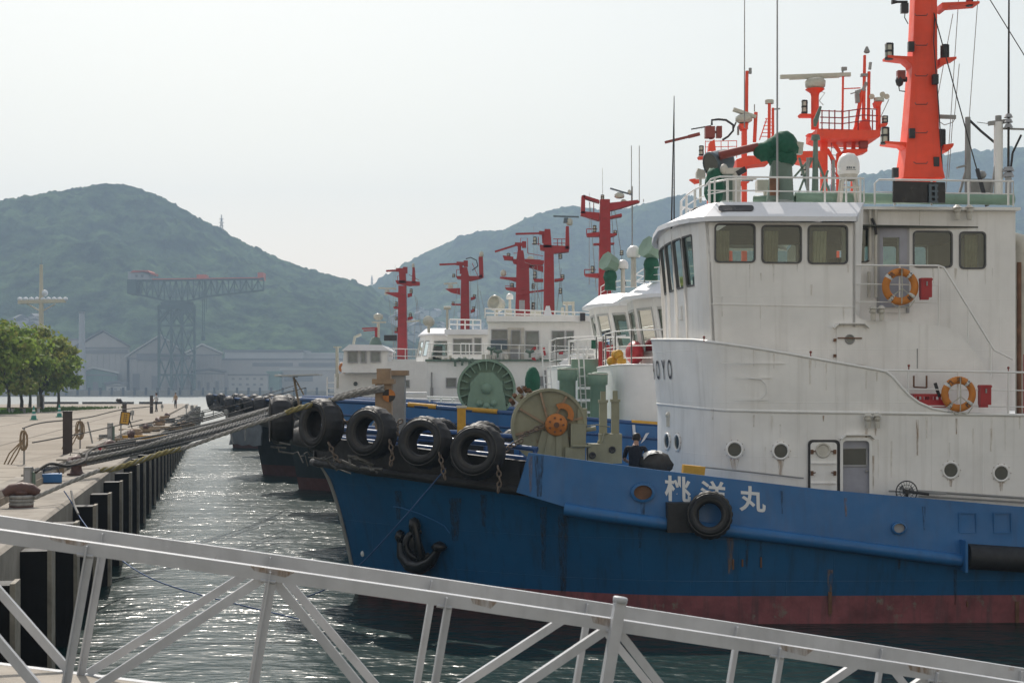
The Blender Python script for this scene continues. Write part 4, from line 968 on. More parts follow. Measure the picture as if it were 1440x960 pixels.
arm(1278,1241,84,26); arm(1313,1336,86,12); arm(1273,1237,203,26); arm(1318,1332,206,10); arm(1316,1368,9,10)
def navlamp(x, y0, y1, w, t=0., parent=None, Y=None, m2='lens', fr=None):
    while parent.parent: parent = parent.parent
    a = (fr.T(x,y0,t) if fr else (ctr(x,y0,t) if Y is None else P(x,y0,Y))); c = (fr.T(x,y1,t) if fr else (ctr(x,y1,t) if Y is None else P(x,y1,Y))); h = a.z-c.z; r = w/2*(c.y/F)
    g = MB(); g.cyl(c, c+V((0,0,h*.12)), r*1.1); g.cyl(c+V((0,0,h*.44)), c+V((0,0,h*.56)), r*1.05); g.cyl(c+V((0,0,h*.88)), a, r*1.08, r*.8)
    for k in range(4): q = V((math.cos(k*1.57+.8),math.sin(k*1.57+.8),0))*r; g.cyl(c+q, c+q+V((0,0,h)), r*.12, n=5)
    g.box(c+V((r*.6,0,h*.5)), (r*.9,r*1.4,h*.92)); o = g.build('navigation_light', M['dark'], parent)
    g = MB(); g.cyl(c+V((0,0,h*.1)), c+V((0,0,h*.9)), r*.92); g.build('lens', M[m2], o); return o
navlamp(1250,61,84,11,.1,ms); navlamp(1328,63,85,11,.1,ms,None,'dark'); navlamp(1244,179,203,11,.1,ms); navlamp(1323,182,206,11,.1,ms,None,'dark'); navlamp(1363,-12,9,9,.1,ms,None,'redbox')
g = MB()
for y in (22,64,107,147,187,230): g.cut().tube([ctr(1287+ (y>200)*-2,y-2,.46+.03*(y>100)), ctr(1288,y,.52+.03*(y>100)), ctr(1303,y,.52+.03*(y>100)), ctr(1304,y-2,.46+.03*(y>100))], .014, 5)
g.build('mast_step', M['redbrown'], ms)
g = MB(); g.cyl(ctr(1262,3,.2), ctr(1254,3,.2), .03,.06); g.cyl(ctr(1276,3,.2), ctr(1262,3,.2), .03); g.cut().box(ctr(1272,12,.2), (.16,.12,.22)); g.tube([ctr(1273,15,.25),ctr(1272,25,.25),ctr(1277,34,.25)], .012,5)
for x, y in ((1281,66),(1315,112),(1282,188),(1316,228),(1259,243)): g.cut().box(ctr(x,y,.3),(.13,.12,.22))
g.cut().cyl(ctr(1266,112,.1), ctr(1275,112,.1), .06); g.ball(ctr(1265,114,.1),(.1,.1,.14),8); g.tube([ctr(1263,118,.1),ctr(1265,128,.1),ctr(1273,129,.1)], .014,5)
g.build('mast_fitting', M['dark'], ms)
g = MB(); g.box(ctr(1267,106,.1),(.18,.15,.2)); g.build('horn_box', M['redbrown'], ms)
g = MB(); g.bar(ctr(1314,164,.0), ctr(1344,165,.0), .06,.09); g.tube([ctr(1316,168),ctr(1328,176),ctr(1340,172),ctr(1344,165)], .01,5); g.build('flag_yard', M['steel'], ms)
# stays
def wire(pts, r, mat, parent, nm='stay_wire'):
    g = MB(); g.tube(pts, r, 5); return g.build(nm, M[mat], parent)
wire([ctr(1313,18,.2), ctr(1374,240,1.2)], .014, 'ropedk', ms); wire([ctr(1374,238,1.2), ctr(1388,290,1.4)], .05, 'dark', ms)
for a, c in (((1340,20),(1316,150)),((1348,0),(1330,270)),((1375,0),(1363,165)),((1349,90),(1342,165)),((1316,130),(1325,250)),((1340,165),(1334,250))): wire([ctr(*a,-.3), ctr(*c,-.3)], .009, 'steel', ms)
wire([ctr(1386,-10,-1.), ctr(1460,110,-1.)], .012, 'ropedk', ms)
wire([ctr(1316,-20,.1), ctr(1313,60,.3), ctr(1320,150,.3), ctr(1326,250,.3)], .014, 'dark', ms, 'mast_cable')
# black board on the rail
g = MB(); q = [f1.T(x,y,2.78) for x,y in ((1255,255),(1328,257),(1328,286),(1255,285))]; g.poly(q, f1.et*.06); bd = g.build('board', M['board'], tug)
g = MB(); g.bar(f1.T(1308,259,2.88), f1.T(1308,284,2.88), .05,.05); g.bar(f1.T(1316,259,2.88), f1.T(1316,284,2.88), .05,.05)
for y in (261,269,277,284): g.bar(f1.T(1306,y,2.88), f1.T(1319,y,2.88), .04,.04)
g.build('bracket', M['slate'], bd)
# fire main along the roof
g = MB(); g.tube([f1.T(1118,278,1.6), f1.T(1425,281,1.6)], .12, 10); g.tube([f1.T(1060,281,1.2), f1.T(1118,280,1.6)], .09, 10); g.build('fire_main', M['greenlt'], tug)
# covered water cannon
t_ = 1.7
g = MB(); a = f1.T(1097,283,t_); c = f1.T(1099,222,t_); g.tube([a,c], .30, 14, 0, False, .22); g.tube([f1.T(1087,283,t_+.1),f1.T(1090,225,t_+.1)], .07, 8); mo = g.build('water_cannon', M['greengrey'], tug)
g = MB(); rr2 = random.Random(3)
g.ball(f1.T(1100,206,t_), (.36,.36,.30), 18, jit=.25); g.ball(f1.T(1080,212,t_), (.30,.24,.22), 14, jit=.3); g.ball(f1.T(1100,222,t_), (.33,.33,.22), 14, jit=.3); g.ball(f1.T(1072,212,t_), (.2,.18,.17), 12, jit=.3); g.build('canvas_cover', M['green'], mo)
g = MB(); g.tube([f1.T(1066,206,t_), f1.T(1012,219,t_)], .085, 12, 0, False, .095); g.build('barrel', M['redbrown'], mo)
g = MB(); g.bar(f1.T(1116,203,t_), f1.T(1129,205,t_), .14,.12); g.bar(f1.T(1117,210,t_), f1.T(1128,211,t_), .18,.2); g.build('handwheel_box', M['lens'], mo)
g = MB(); g.box(f1.T(1089,262,t_+.35),(.2,.05,.4)); g.build('rust_patch', M['rust'], mo)
# searchlight drum and small covered cannon behind it
t_ = 1.3
g = MB(); a = f1.T(1032,222,t_); d = (f1.es*-.86+f1.et*.42+V((0,0,-.30))).normalized(); g.lathe([(.0,-.26),(.18,-.26),(.25,-.18),(.27,.0),(.27,.2),(.29,.21),(.29,.27),(.26,.28)], 24, axis_m(f1.T(1013,228,t_), d)); slb = g.build('searchlight', M['slate'], tug)
g = MB(); g.lathe([(.26,.27),(.0,.28)], 24, axis_m(f1.T(1013,228,t_), d)); g.build('lens', M['dglass'], slb)
g = MB(); g.tube([f1.T(1024,283,t_), f1.T(1024,240,t_)], .17, 12, 0, False, .15); g.build('pedestal', M['greengrey'], slb)
g = MB(); g.ball(f1.T(1004,255,t_+.5), (.20,.2,.28), 14, jit=.3); g.ball(f1.T(1004,268,t_+.5), (.22,.22,.3), 14, jit=.3); g.build('covered_fitting', M['green'], tug)
g = MB(); g.bar(f1.T(980,240,1.), f1.T(990,243,1.), .14,.09); g.box(f1.T(985,247,1.), (.2,.2,.14)); g.cyl(f1.T(985,285,1.), f1.T(985,245,1.), .03); g.cut().ball(f1.T(1018,238,1.9),(.09,.09,.12),10); g.bar(f1.T(1020,241,1.9), f1.T(1046,240,1.9), .14,.12); g.cyl(f1.T(1036,285,1.9), f1.T(1036,243,1.9), .09); g.cut().box(f1.T(1076,262,1.0),(.4,.3,.25)); g.cyl(f1.T(1076,284,1.0),f1.T(1076,265,1.0),.04)
g.build('roof_fitting', M['offwhite'], tug)
g = MB(); g.bar(f1.T(1036,245,1.95), f1.T(1048,238,1.95), .13,.12); g.cut().box(f1.T(1051,253,1.0),(.25,.1,.05)); g.build('floodlight', M['dark'], tug)
# radome
c = f1.T(1193,246,1.9); g = MB(); g.lathe([(.21,0),(.235,.04),(.24,.16),(.235,.26),(.20,.37),(.13,.45),(0,.48)], 24, Matrix.Translation(c)); rd = g.build('radome', M['white2'], tug)
g = MB(); g.lathe([(.17,-.12),(.2,-.02),(.21,.0)], 20, Matrix.Translation(c)); 
for k in (-1,1):
    for j in (-1,1): g.bar(c+V((k*.14,j*.12,-.1)), c+V((k*.2,j*.16,-.62)), .05)
g.bar(c+V((-.2,-.2,-.3)), c+V((.2,-.2,-.3)), .04); g.build('stand', M['offwhite'], rd)
for x0, w, z0, h in ((-.085,.028,.10,.045),(-.045,.028,.10,.045),(-.005,.03,.10,.04),(.05,.022,.105,.035),(.08,.022,.105,.035),(-.10,.23,.075,.009)):   # the dome's small worn marks, too small to read
    g = MB(); n = 4; lo, hi = [], []
    for i in range(n+1): a = (x0+w*i/n)/.242-.03; lo.append(c+V((.243*math.sin(a), -.243*math.cos(a), z0))); hi.append(c+V((.243*math.sin(a), -.243*math.cos(a), z0+h)))
    g.strip(lo, hi); g.build('dome_mark', M['slate'], rd)
# grey-green lattice stand with horn, aft poles, whips
g = MB(); t_ = .6
g.tube([f1.T(1146,284,t_), f1.T(1147,190,t_)], .085, 8, 0, False, .05); g.cyl(f1.T(1147,197,t_), f1.T(1147,190,t_), .11,.09); g.cyl(f1.T(1147,170,t_), f1.T(1154,150,t_), .06,.03); g.cyl(f1.T(1146,178,t_), f1.T(1147,170,t_), .03,.06)
for a, c in (((1142,222),(1118,284)),((1124,222),(1140,284)),((1148,222),(1172,284)),((1164,240),(1150,284)),((1116,250),(1140,222))): g.bar(f1.T(*a,t_), f1.T(*c,t_), .045)
g.build('lattice_stand', M['greengrey'], tug)
g = MB()
for x, y1 in ((1136,222),(1172,225),(1185,262)): g.cut().cyl(f1.T(x,284,.9), f1.T(x,y1,.9), .035)
g.build('roof_pipe', M['steel'], tug)
def pole(x, yt, yb, t, r0, r1, mat='white2', nm='pole'):
    g = MB(); g.cyl(f1.T(x,yb,t), f1.T(x,yt,t), r0, r1); return g.build(nm, M[mat], tug)
pole(1361,165,286,.8,.075,.06,'steel'); pole(1404,172,286,1.2,.10,.10)
g = MB(); g.bar(f1.T(1390,174,1.2), f1.T(1420,170,1.2), .09,.09); g.cyl(f1.T(1404,172,1.2), f1.T(1404,163,1.2), .07,.07); g.bar(f1.T(1410,181,1.2), f1.T(1470,183,1.2), .04,.04); g.cut().bar(f1.T(1346,236,.8), f1.T(1362,232,.8), .1,.04); g.bar(f1.T(1345,286,.8), f1.T(1360,236,.8), .05)
g.cut().ball(f1.T(1380,246,1.0),(.12,.12,.1),8); g.box(f1.T(1379,262,1.0),(.5,.2,.3)); g.cut().bar(f1.T(1392,286,1.2), f1.T(1404,200,1.2), .04); g.build('aerial_bracket', M['steel'], tug)
g = MB()
for y in (163,170,177): g.cyl(f1.T(1418,y+2.5,1.3), f1.T(1418,y-2.5,1.3), .10,.06)
g.cut()
for y in (238,246): g.cyl(f1.T(1418,y+3,1.3), f1.T(1418,y-3,1.3), .13,.09)
g.cyl(f1.T(1418,286,1.3), f1.T(1418,246,1.3), .07); g.build('insulator', M['gray'], tug)
g = MB(); g.cyl(f1.T(1418,250,1.3), f1.T(1419,-60,1.3), .028,.016); g.build('whip_antenna', M['ropedk'], tug)
g = MB(); g.cyl(f1.T(1093,282,2.2), f1.T(1093,-40,2.2), .024,.014); g.build('whip_antenna', M['gray'], tug)
g = MB(); g.tube([f1.T(1361,167,.8), f1.T(1380,185,.9), f1.T(1404,205,1.)], .03,6); g.cut().tube([f1.T(1374,172,.9), f1.T(1403,176,1.)], .008,5); g.cut().tube([f1.T(1436,190,1.3), f1.T(1424,215,1.3), f1.T(1420,250,1.3)], .025,6); g.build('aerial_wire', M['dark'], tug)
# whip antennas standing on the wheelhouse front of the first tug
g = MB(); g.cyl(f1.T(944,330,.4), f1.T(948,135,.4), .02,.008); g.build('whip_antenna', M['dark'], tug)
# bitts on the foredeck
g = MB(); c = f1.T(543,592,.4)
def bitt(px, yb, yt, t, w, mat):
    g = MB(); a = f1.T(px,yb,t); c = f1.T(px,yt,t); g.bar(a, c, w, w, (0,1,0)); o = g.build('towing_bitt', M[mat], tug); g = MB(); g.bar(c-V((0,0,.06)), c+V((0,0,.05)), w*1.35, w*1.35, (0,1,0)); g.build('bitt_cap', M['bolly'], o); return o, a, c
bt, ba, bc = bitt(540,612,536,1.0,.36,'bolly'); g = MB(); g.bar(bc-V((0,0,.02)), bc+V((0,0,.28)), .30,.30,(0,1,0)); g.build('bitt_head', M['bolly'], bt)
b2, _, _ = bitt(557,612,524,-.2,.42,'steel')
g = MB(); cc = f1.T(547,556,1.22); n = f1.et
for i in range(4):
    a0 = i*math.pi/2; q = [cc]+[cc+f1.es*(.14*math.cos(a0+k*math.pi/16))+V((0,0,.14*math.sin(a0+k*math.pi/16))) for k in range(9)]; g.poly(q, n*.02, i % 2)
g.build('chequer_disc', [M['rustor'], M['board']], bt)
g = MB(); cy = f1.T(649,572,2.0); g.bar(f1.T(649,612,2.0), cy, .18,.18,(0,1,0)); o = g.build('mooring_post', M['yellow'], tug); g = MB(); g.bar(cy-V((0,0,.02)), cy+V((0,0,.03)), .22,.22,(0,1,0)); g.build('post_cap', M['lens'], o)
# ------------ tyres round the bow
TY = [(395,590,32.0,'tyre at the very tip of the bow seen almost edge on',78,0,4),(452,597,30.75,'second tyre from the bow tip with the yellow wrapped rope over it',47,-4,0),(523,608,29.85,'middle bow tyre below the rusty bitt',33,-6,0),(598,622,29.15,'bow tyre below the yellow post',26,-8,0),(672,635,28.62,'last bow tyre just ahead of the blue bulwark',20,-8,0)]
for i, (px, py, Y, lb, ang, tl, rl_) in enumerate(TY):
    a = R(ang); tyre_thing('black '+lb, P(px,py,Y), (-math.sin(a), -math.cos(a)), tl, rl_*3, group='tyres round the bow of the first tug')
k_ = 0
for s in (.8,2.2,3.4,4.5,5.4):
    t = -(td_(s,B1)+.1); p = f1.W(s-.1,t,ze1(s)+.62); a = R(60-s*8)
    tyre_thing('black tyre on the far side of the bow, partly hidden behind the near tyres', p, (-math.sin(a), math.cos(a)), 6, 0, group='tyres on the far side of the bow')
tyre_thing('black tyre hanging on the blue side below the white lettering', f1.T(998,724,B1+.32), (-.16,-.98), -10, 6, .475, .24, .40)
# chains between tyres
def chain_mesh(pts, ln=.13, r=.017):
    g = MB(); pts = [V(p) for p in pts]; L_ = [0]
    for a, c in zip(pts, pts[1:]): L_.append(L_[-1]+(c-a).length)
    n = max(2, int(L_[-1]/(ln*.78)))
    for i in range(n):
        d = L_[-1]*(i+.5)/n; j = max(k for k in range(len(L_)) if L_[k] <= d); j = min(j, len(pts)-2); k = (d-L_[j])/(L_[j+1]-L_[j]); p = pts[j].lerp(pts[j+1], k); dr = (pts[j+1]-pts[j]).normalized()
        sd2 = dr.cross(V((0,1,0)) if i % 2 else V((.6,0,.8))).normalized()
        g.tube([p+dr*(ln*.5*math.cos(q))+sd2*(ln*.32*math.sin(q)) for q in [2*math.pi*m/10 for m in range(10)]], r, 6, 0, True)
    return g
M['chain'] = paint('rusty_chain', (.15,.11,.08), .7, .4, 8, 0, .6)
CH = [([(548,618,29.35),(552,640,29.2),(549,655,29.1)],'chain hanging between the middle bow tyre and the next'),([(618,636,28.75),(622,655,28.6),(626,674,28.5)],'chain hanging at the foot of the tyre below the yellow post'),([(700,655,28.2),(703,675,28.15),(700,692,28.1)],'chain hanging beside the last bow tyre'),([(476,590,30.6),(492,594,30.3),(505,588,30.2)],'chain linking the second and middle bow tyres'),([(462,622,30.2),(470,640,30.1),(478,650,30)],'chain drooping under the second bow tyre'),([(560,612,29.6),(556,598,29.8),(566,590,29.9)],'chain rising behind the middle bow tyre'),([(730,615,29.6),(752,604,29.7),(764,598,29.8)],'dark chain stretched across the winch drum'),([(705,640,28.9),(716,628,29),(735,618,29.3)],'rusty chain heaped at the front end of the bulwark')]
for pts, lb in CH: tag(chain_mesh([P(*p) for p in pts]).build('chain', M['chain'], None, P(*pts[0])), lb, 'chain', 'chains on the bow of the first tug')
# frayed rope tangle under the bow tyres
g = MB(); rq = random.Random(5)
for i in range(18):
    x = rq.uniform(385,520); y = itp(x,[(385,622),(430,640),(520,652)])+rq.uniform(-7,5); Y = itp(x,[(385,32.),(450,30.6),(520,29.8)])-.15
    p = P(x,y,Y); g.tube([p, p+V((rq.uniform(-.2,.2),rq.uniform(-.1,.1),rq.uniform(-.12,.05))), p+V((rq.uniform(.1,.5),rq.uniform(-.1,.1),rq.uniform(-.25,.0)))], rq.uniform(.012,.035), 6)
tag(g.build('rope_tangle', M['ropeg'], None, P(450,640,30.5)), 'frayed grey rope tangle hanging under the bow tyres', 'rope')
# ------------ winch
wn = thing('winch', 'olive winch with big spoked drum and orange hub on the near foredeck', 'winch', f1.W(6.4,2.0,2.3))
tD = 2.55; c = f1.T(772,599,tD); rD = .80; MX = axis_m(c, f1.et)
g = MB(); g.lathe([(0,0),(rD-.06,0),(rD-.06,.07),(rD,.07),(rD,-.10),(rD-.08,-.12),(rD-.08,-.34),(rD,-.36),(rD,-.42),(0,-.42)], 48, MX, 0, False, False); dm = g.build('drum', M['olive'], wn)
g = MB()
for i in range(8):
    a = i*math.pi/4+.25; u = f1.es*math.cos(a)+V((0,0,math.sin(a))); g.bar(c+f1.et*.03+u*.12, c+f1.et*.03+u*(rD-.07), .045, .08, f1.et)
g.build('rib', M['bolly'], dm)
g = MB(); g.lathe([(rD-.07,-.13),(rD-.03,-.13),(rD-.03,-.33),(rD-.07,-.33)], 48, MX, 0, True); g.build('brake_band', M['rust'], dm)
hc = f1.T(782,597,tD+.12); g = MB(); MH = axis_m(hc, f1.et); g.lathe([(0,.13),(.10,.13),(.12,.10),(.21,.10),(.235,.07),(.235,-.02),(.20,-.05),(.20,-.14)], 28, MH)
hb = g.build('hub', M['rustor'], wn); g = MB()
for i in range(7): a = i*.8976; g.cyl(MH @ V((.15*math.cos(a),.15*math.sin(a),.09)), MH @ V((.15*math.cos(a),.15*math.sin(a),.118)), .022)
g.cyl(MH @ V((0,0,.1)), MH @ V((0,0,.16)), .06); g.build('bolt', M['rust'], hb)
g = MB(); c2 = f1.T(790,583,tD+.06); n = 14; A_ = [c2+f1.es*(.25*math.cos(R(-30+150*i/n)))+V((0,0,.25*math.sin(R(-30+150*i/n)))) for i in range(n+1)]; B_ = [c2+f1.es*(.13*math.cos(R(-30+150*i/n)))+V((0,0,.13*math.sin(R(-30+150*i/n)))) for i in range(n+1)]
g.poly(A_+B_[::-1], f1.et*.08); g.build('clutch_guard', M['rustor'], wn)
g = MB()
for x0, x1, tt in ((766,748,tD+.1),(794,800,tD+.1),(776,762,tD+.14),(786,786,tD+.14)): g.bar(f1.T(x0,606,tt), f1.T(x1,668,tt), .05,.12,f1.es)
g.poly([f1.T(x,y,tD+.08) for x,y in ((770,606),(797,606),(806,668),(752,668))], f1.et*.05)
g.cut().poly([f1.T(x,y,tD-.5) for x,y in ((770,606),(797,606),(806,668),(752,668))], f1.et*.05)
g.build('stand', M['olive'], wn)
g = MB()
g.box(f1.T(812,612,tD), (.32,.5,.5), f1.a); g.box(f1.T(808,645,tD+.05), (.42,.4,.5), f1.a); g.box(f1.T(818,588,tD-.1), (.2,.3,.42), f1.a); g.box(f1.T(843,640,tD), (.52,.5,.5), f1.a); g.box(f1.T(858,630,tD+.05), (.46,.42,.62), f1.a)
g.cyl(f1.T(822,604,tD+.1), f1.T(838,602,tD+.1), .05); g.cyl(f1.T(805,627,tD+.28), f1.T(830,627,tD+.28), .03); g.build('gearbox', M['olive'], wn)
g = MB()
for x, y in ((833,640),(861,632),(805,652)): g.cut(); q = f1.T(x,y,tD+.30); g.lathe([(.075,0),(.06,.012),(.04,.0),(.0,-.0)], 14, axis_m(q,f1.et))
g.build('shaft_port', M['dark'], wn)
for x, yt in ((848,550),(865,549)):
    g = MB(); a = f1.T(x,622,tD); c = f1.T(x,yt+14,tD); d2 = f1.T(x,yt,tD)
    g.bar(a, c, .16,.14,f1.et); g.bar(c, d2, .10,.09,f1.et); g.bar(c-V((0,0,.03)), c+V((0,0,.03)), .2,.18,f1.et); g.bar(a-V((0,0,.05)), a+V((0,0,.04)), .22,.2,f1.et); g.build('roller_post', M['olive'], wn)
g = MB()
for x, y in ((727,560),(733,551),(741,550),(747,553),(722,567),(736,562)): g.cut().cyl(f1.T(x,y,tD-.2), f1.T(x-4,y-5,tD-.1), .05,.05,8)
g.build('brake_screw', M['rust'], wn)
g = MB(); 
for x, y in ((730,558),(743,556)): g.cut().box(f1.T(x+2,y+3,tD-.2), (.2,.22,.16), (0,.6,0))
g.cut().tube([f1.T(862,612,tD+.2), f1.T(850,608,tD+.3), f1.T(846,622,tD+.3)], .018,6); g.cut().tube([f1.T(858,600,tD+.2), f1.T(840,597,tD+.1), f1.T(802,600,tD+.2)], .012,6); g.build('brake_bracket', M['olive'], wn)
# ------------ lifebuoys, red boxes, crates, fan
def lifebuoy(px, py, t, Ro, label):
    c = f1.T(px,py,t); r = thing('lifebuoy', label, 'lifebuoy', c); MX = axis_m(c, f1.et); g = MB(); rr = Ro*.20; R_ = Ro-rr
    g.lathe([(R_+rr*1.05*math.cos(2*math.pi*i/12), rr*.72*math.sin(2*math.pi*i/12)) for i in range(12)], 36, MX, 0, True); g.build('ring', M['lifering'], r)
    for k in range(4):
        g = MB(); a0 = R(45+90*k)+.12; pr = []
        for i in range(5):
            a = a0-.10+.05*i; pr.append([c+(f1.es*math.cos(a)+V((0,0,math.sin(a))))*(R_+rr*1.1*math.cos(q))+f1.et*(rr*.78*math.sin(q)) for q in [2*math.pi*j/12 for j in range(12)]])
        for u, w in zip(pr, pr[1:]): g.strip(u, w, closed=True)
        g.build('band', M['conew'], r)
    g = MB(); top = c+V((0,0,Ro*.95)); 
    for e in ((-.62,-.62),(0,-.95),(.62,-.62)): g.tube([top+f1.et*.1-V((0,0,.0)), c+f1.et*.13-V((0,0,.05)), c+f1.es*(e[0]*Ro)+V((0,0,e[1]*Ro))+f1.et*.1], .011, 5)
    g.tube([c+f1.es*(-.5*Ro)-V((0,0,.9*Ro))+f1.et*.05, c-V((0,0,1.16*Ro))+f1.et*.03+f1.es*(-.2*Ro), c-V((0,0,1.05*Ro))+f1.et*.06, c+f1.es*(.5*Ro)-V((0,0,1.15*Ro)), c+f1.es*(.75*Ro)-V((0,0,.75*Ro))+f1.et*.05], .01, 5); g.build('grab_line', M['lens'], r)
    g = MB()
    for i, ch in enumerate('桃洋丸'):
        for h2 in (0,1):
            a = R(130-40*i) if h2 == 0 else R(-50-40*i)
            if i == 1 and h2: continue
            vs, fs = text_flat(ch, Ro*.3, .002); u = f1.es*math.cos(a)+V((0,0,math.sin(a))); tn = f1.es*math.sin(a)-V((0,0,math.cos(a)))
            if h2: u2, tn = u, -tn
            g.add([c+u*(R_+(y if not h2 else -y))+tn*x+f1.et*(rr*.74) for x, y in vs], fs)
    g.build('lettering', M['ink'], r); return r
lifebuoy(1266,403,TW+.06,.385,'orange lifebuoy hanging on the upper rail below the wheelhouse door')
lifebuoy(1348,554,3.72,.36,'orange lifebuoy hanging on the lower rail beside the red crates')
def redbox(x0, y0, x1, y1, t, label):
    a = f1.T(x0,y1,t); c = f1.T(x1,y0,t); m_ = (a+c)/2; r = thing('hose_box', label, 'box', m_); w = (c-a).dot(f1.es); h = c.z-a.z
    MB().box(m_+V((0,0,.0)), (w,.16,h), f1.a).build('body', M['redbox'], r); MB().box(m_+V((0,0,h*.42))+f1.et*.01, (w*1.08,.18,h*.10), f1.a).build('lid', M['redbox'], r); MB().box(m_-V((w*.12,0,h*.56)), (w*.7,.13,h*.14), f1.a).build('tail', M['redbox'], r); MB().box(m_+f1.et*.095+V((0,0,h*.2)), (.03,.02,.09), f1.a).build('latch', M['steel'], r); return r
redbox(1294,391,1309,418,TW+.06,'dark red box hanging on the upper rail beside the lifebuoy'); redbox(1377,541,1392,569,3.72,'dark red box hanging on the lower rail beside the lifebuoy')
def crate(px, py, label):
    c = f1.T(px,py,3.4); r = thing('bottle_crate', label, 'crate', c-V((0,0,.13)), 'red bottle crates in the side passage'); g = MB(); w, d, h = .36,.3,.28
    for sy in (-1,1):
        g.box(c+f1.et*(sy*d/2)+V((0,0,h*.40)), (w,.02,h*.2), f1.a); g.box(c+f1.et*(sy*d/2)-V((0,0,h*.22)), (w,.02,h*.56), f1.a)
        for sx in (-1,0,1): g.box(c+f1.et*(sy*d/2)+f1.es*(sx*w*.46)+V((0,0,h*.2)), (.05,.022,h*.3), f1.a)
    for sx in (-1,1): g.box(c+f1.es*(sx*w/2), (.02,d,h), f1.a)
    g.box(c-V((0,0,h*.45)), (w,d,.02), f1.a); g.build('shell', M['redbox'], r); return r
crate(1294,563,'red bottle crate standing free in the side passage'); crate(1318,563,'red bottle crate half behind the lower lifebuoy')
g = MB(); g.box(f1.T(1318,548,3.55), (.06,.04,.3), (0,-.3,0)); tag(g.build('tally_board', M['dark'], None, f1.T(1318,548,3.55)), 'narrow dark board leaning beside the lower lifebuoy', 'board')
g = MB(); q = [f1.T(x,y,3.22) for x,y in ((1285,528),(1285,544),(1303,545),(1303,528))]
for a, c in zip(q, q[1:]): g.bar(a, c, .03,.03,f1.et)
g.build('rusty_bracket', M['rust'], whm)
c = f1.T(1275,691,4.2); fn_ = thing('deck_fan', 'round wire caged fan behind the blue bulwark', 'fan', c); g = MB(); MX = axis_m(c,f1.et); g.torus(MX,.215,.012,28,6); g.torus(MX,.14,.005,24,5); g.torus(MX,.075,.005,20,5)
for i in range(20): a = i*.314; g.cyl(MX @ V((.03*math.cos(a),.03*math.sin(a),.02)), MX @ V((.215*math.cos(a),.215*math.sin(a),0)), .004, n=5)
g.build('cage', M['dark'], fn_)
g = MB()
for i in range(3): a = i*2.094; u = MX @ V((.17*math.cos(a),.17*math.sin(a),-.02)); w = MX @ V((.16*math.cos(a+.7),.16*math.sin(a+.7),-.05)); g.add([MX @ V((0,0,-.03)), u, w], [(0,1,2)])
g.build('blade', M['gray'], fn_); g = MB(); g.cyl(MX @ V((0,0,-.1)), MX @ V((0,0,.03)), .05); g.cyl(MX @ V((.02,-.05,-.05)), MX @ V((.05,-.35,-.06)), .03); g.cyl(c+f1.es*.05, c+f1.es*.45-V((0,0,.05)), .03); g.build('motor', M['dark'], fn_)
# ------------------------------------------------------------------ the other tugs
def pbar(g, x0, y0, x1, y1, w, Y, m=0, dep=None):
    k = Y/F; g.bar(P(x0,y0,Y), P(x1,y1,Y), dep*1. if dep else w*k, w*k, (0,0,1), m)
def ppoly(g, pts, Y, dep, m=0): g.poly([P(x,y,Y-dep/2) for x,y in pts], (0,dep,0), m)
def simple_tug(f, root, ze, zt, B, Bw, sw, L=34, dk=False):
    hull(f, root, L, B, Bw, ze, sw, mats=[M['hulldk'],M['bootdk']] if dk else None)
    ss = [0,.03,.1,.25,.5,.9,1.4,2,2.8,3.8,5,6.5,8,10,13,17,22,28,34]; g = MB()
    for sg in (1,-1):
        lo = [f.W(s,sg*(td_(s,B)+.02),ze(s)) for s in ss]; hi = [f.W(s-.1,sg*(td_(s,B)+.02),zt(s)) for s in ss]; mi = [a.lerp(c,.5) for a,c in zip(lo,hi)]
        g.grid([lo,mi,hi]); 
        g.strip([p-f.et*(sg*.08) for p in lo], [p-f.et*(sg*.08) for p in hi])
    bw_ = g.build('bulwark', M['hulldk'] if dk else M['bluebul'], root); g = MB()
    for sg in (1,-1): g.tube([f.W(s-.1,sg*(td_(s,B)-.02),zt(s)+.02) for s in ss], .07, 6); g.tube([f.W(s-.07,sg*(td_(s,B)+.04),zt(s)-.38) for s in ss], .035, 6)
    g.build('cap_rail', M['bluerail'], bw_); g = MB()
    pth = [f.W(s-.2,td_(s,B)+.1,ze(s)) for s in reversed(ss[:12])]+[f.W(s-.2,-td_(s,B)-.1,ze(s)) for s in ss[1:12]]; g.tube(pth, .3, 8); g.build('bow_fender', M['rubgrey'], root)
    g = MB(); g.strip([f.W(s,td_(s,B)-.05,zt(s)-.95) for s in ss], [f.W(s,-td_(s,B)+.05,zt(s)-.95) for s in ss], 0, False); g.build('deck', M['greengrey'], root); return bw_
def lamp_px(x, y0, y1, w, Y, parent): return navlamp(x, y0, y1, w, 0, parent, Y)
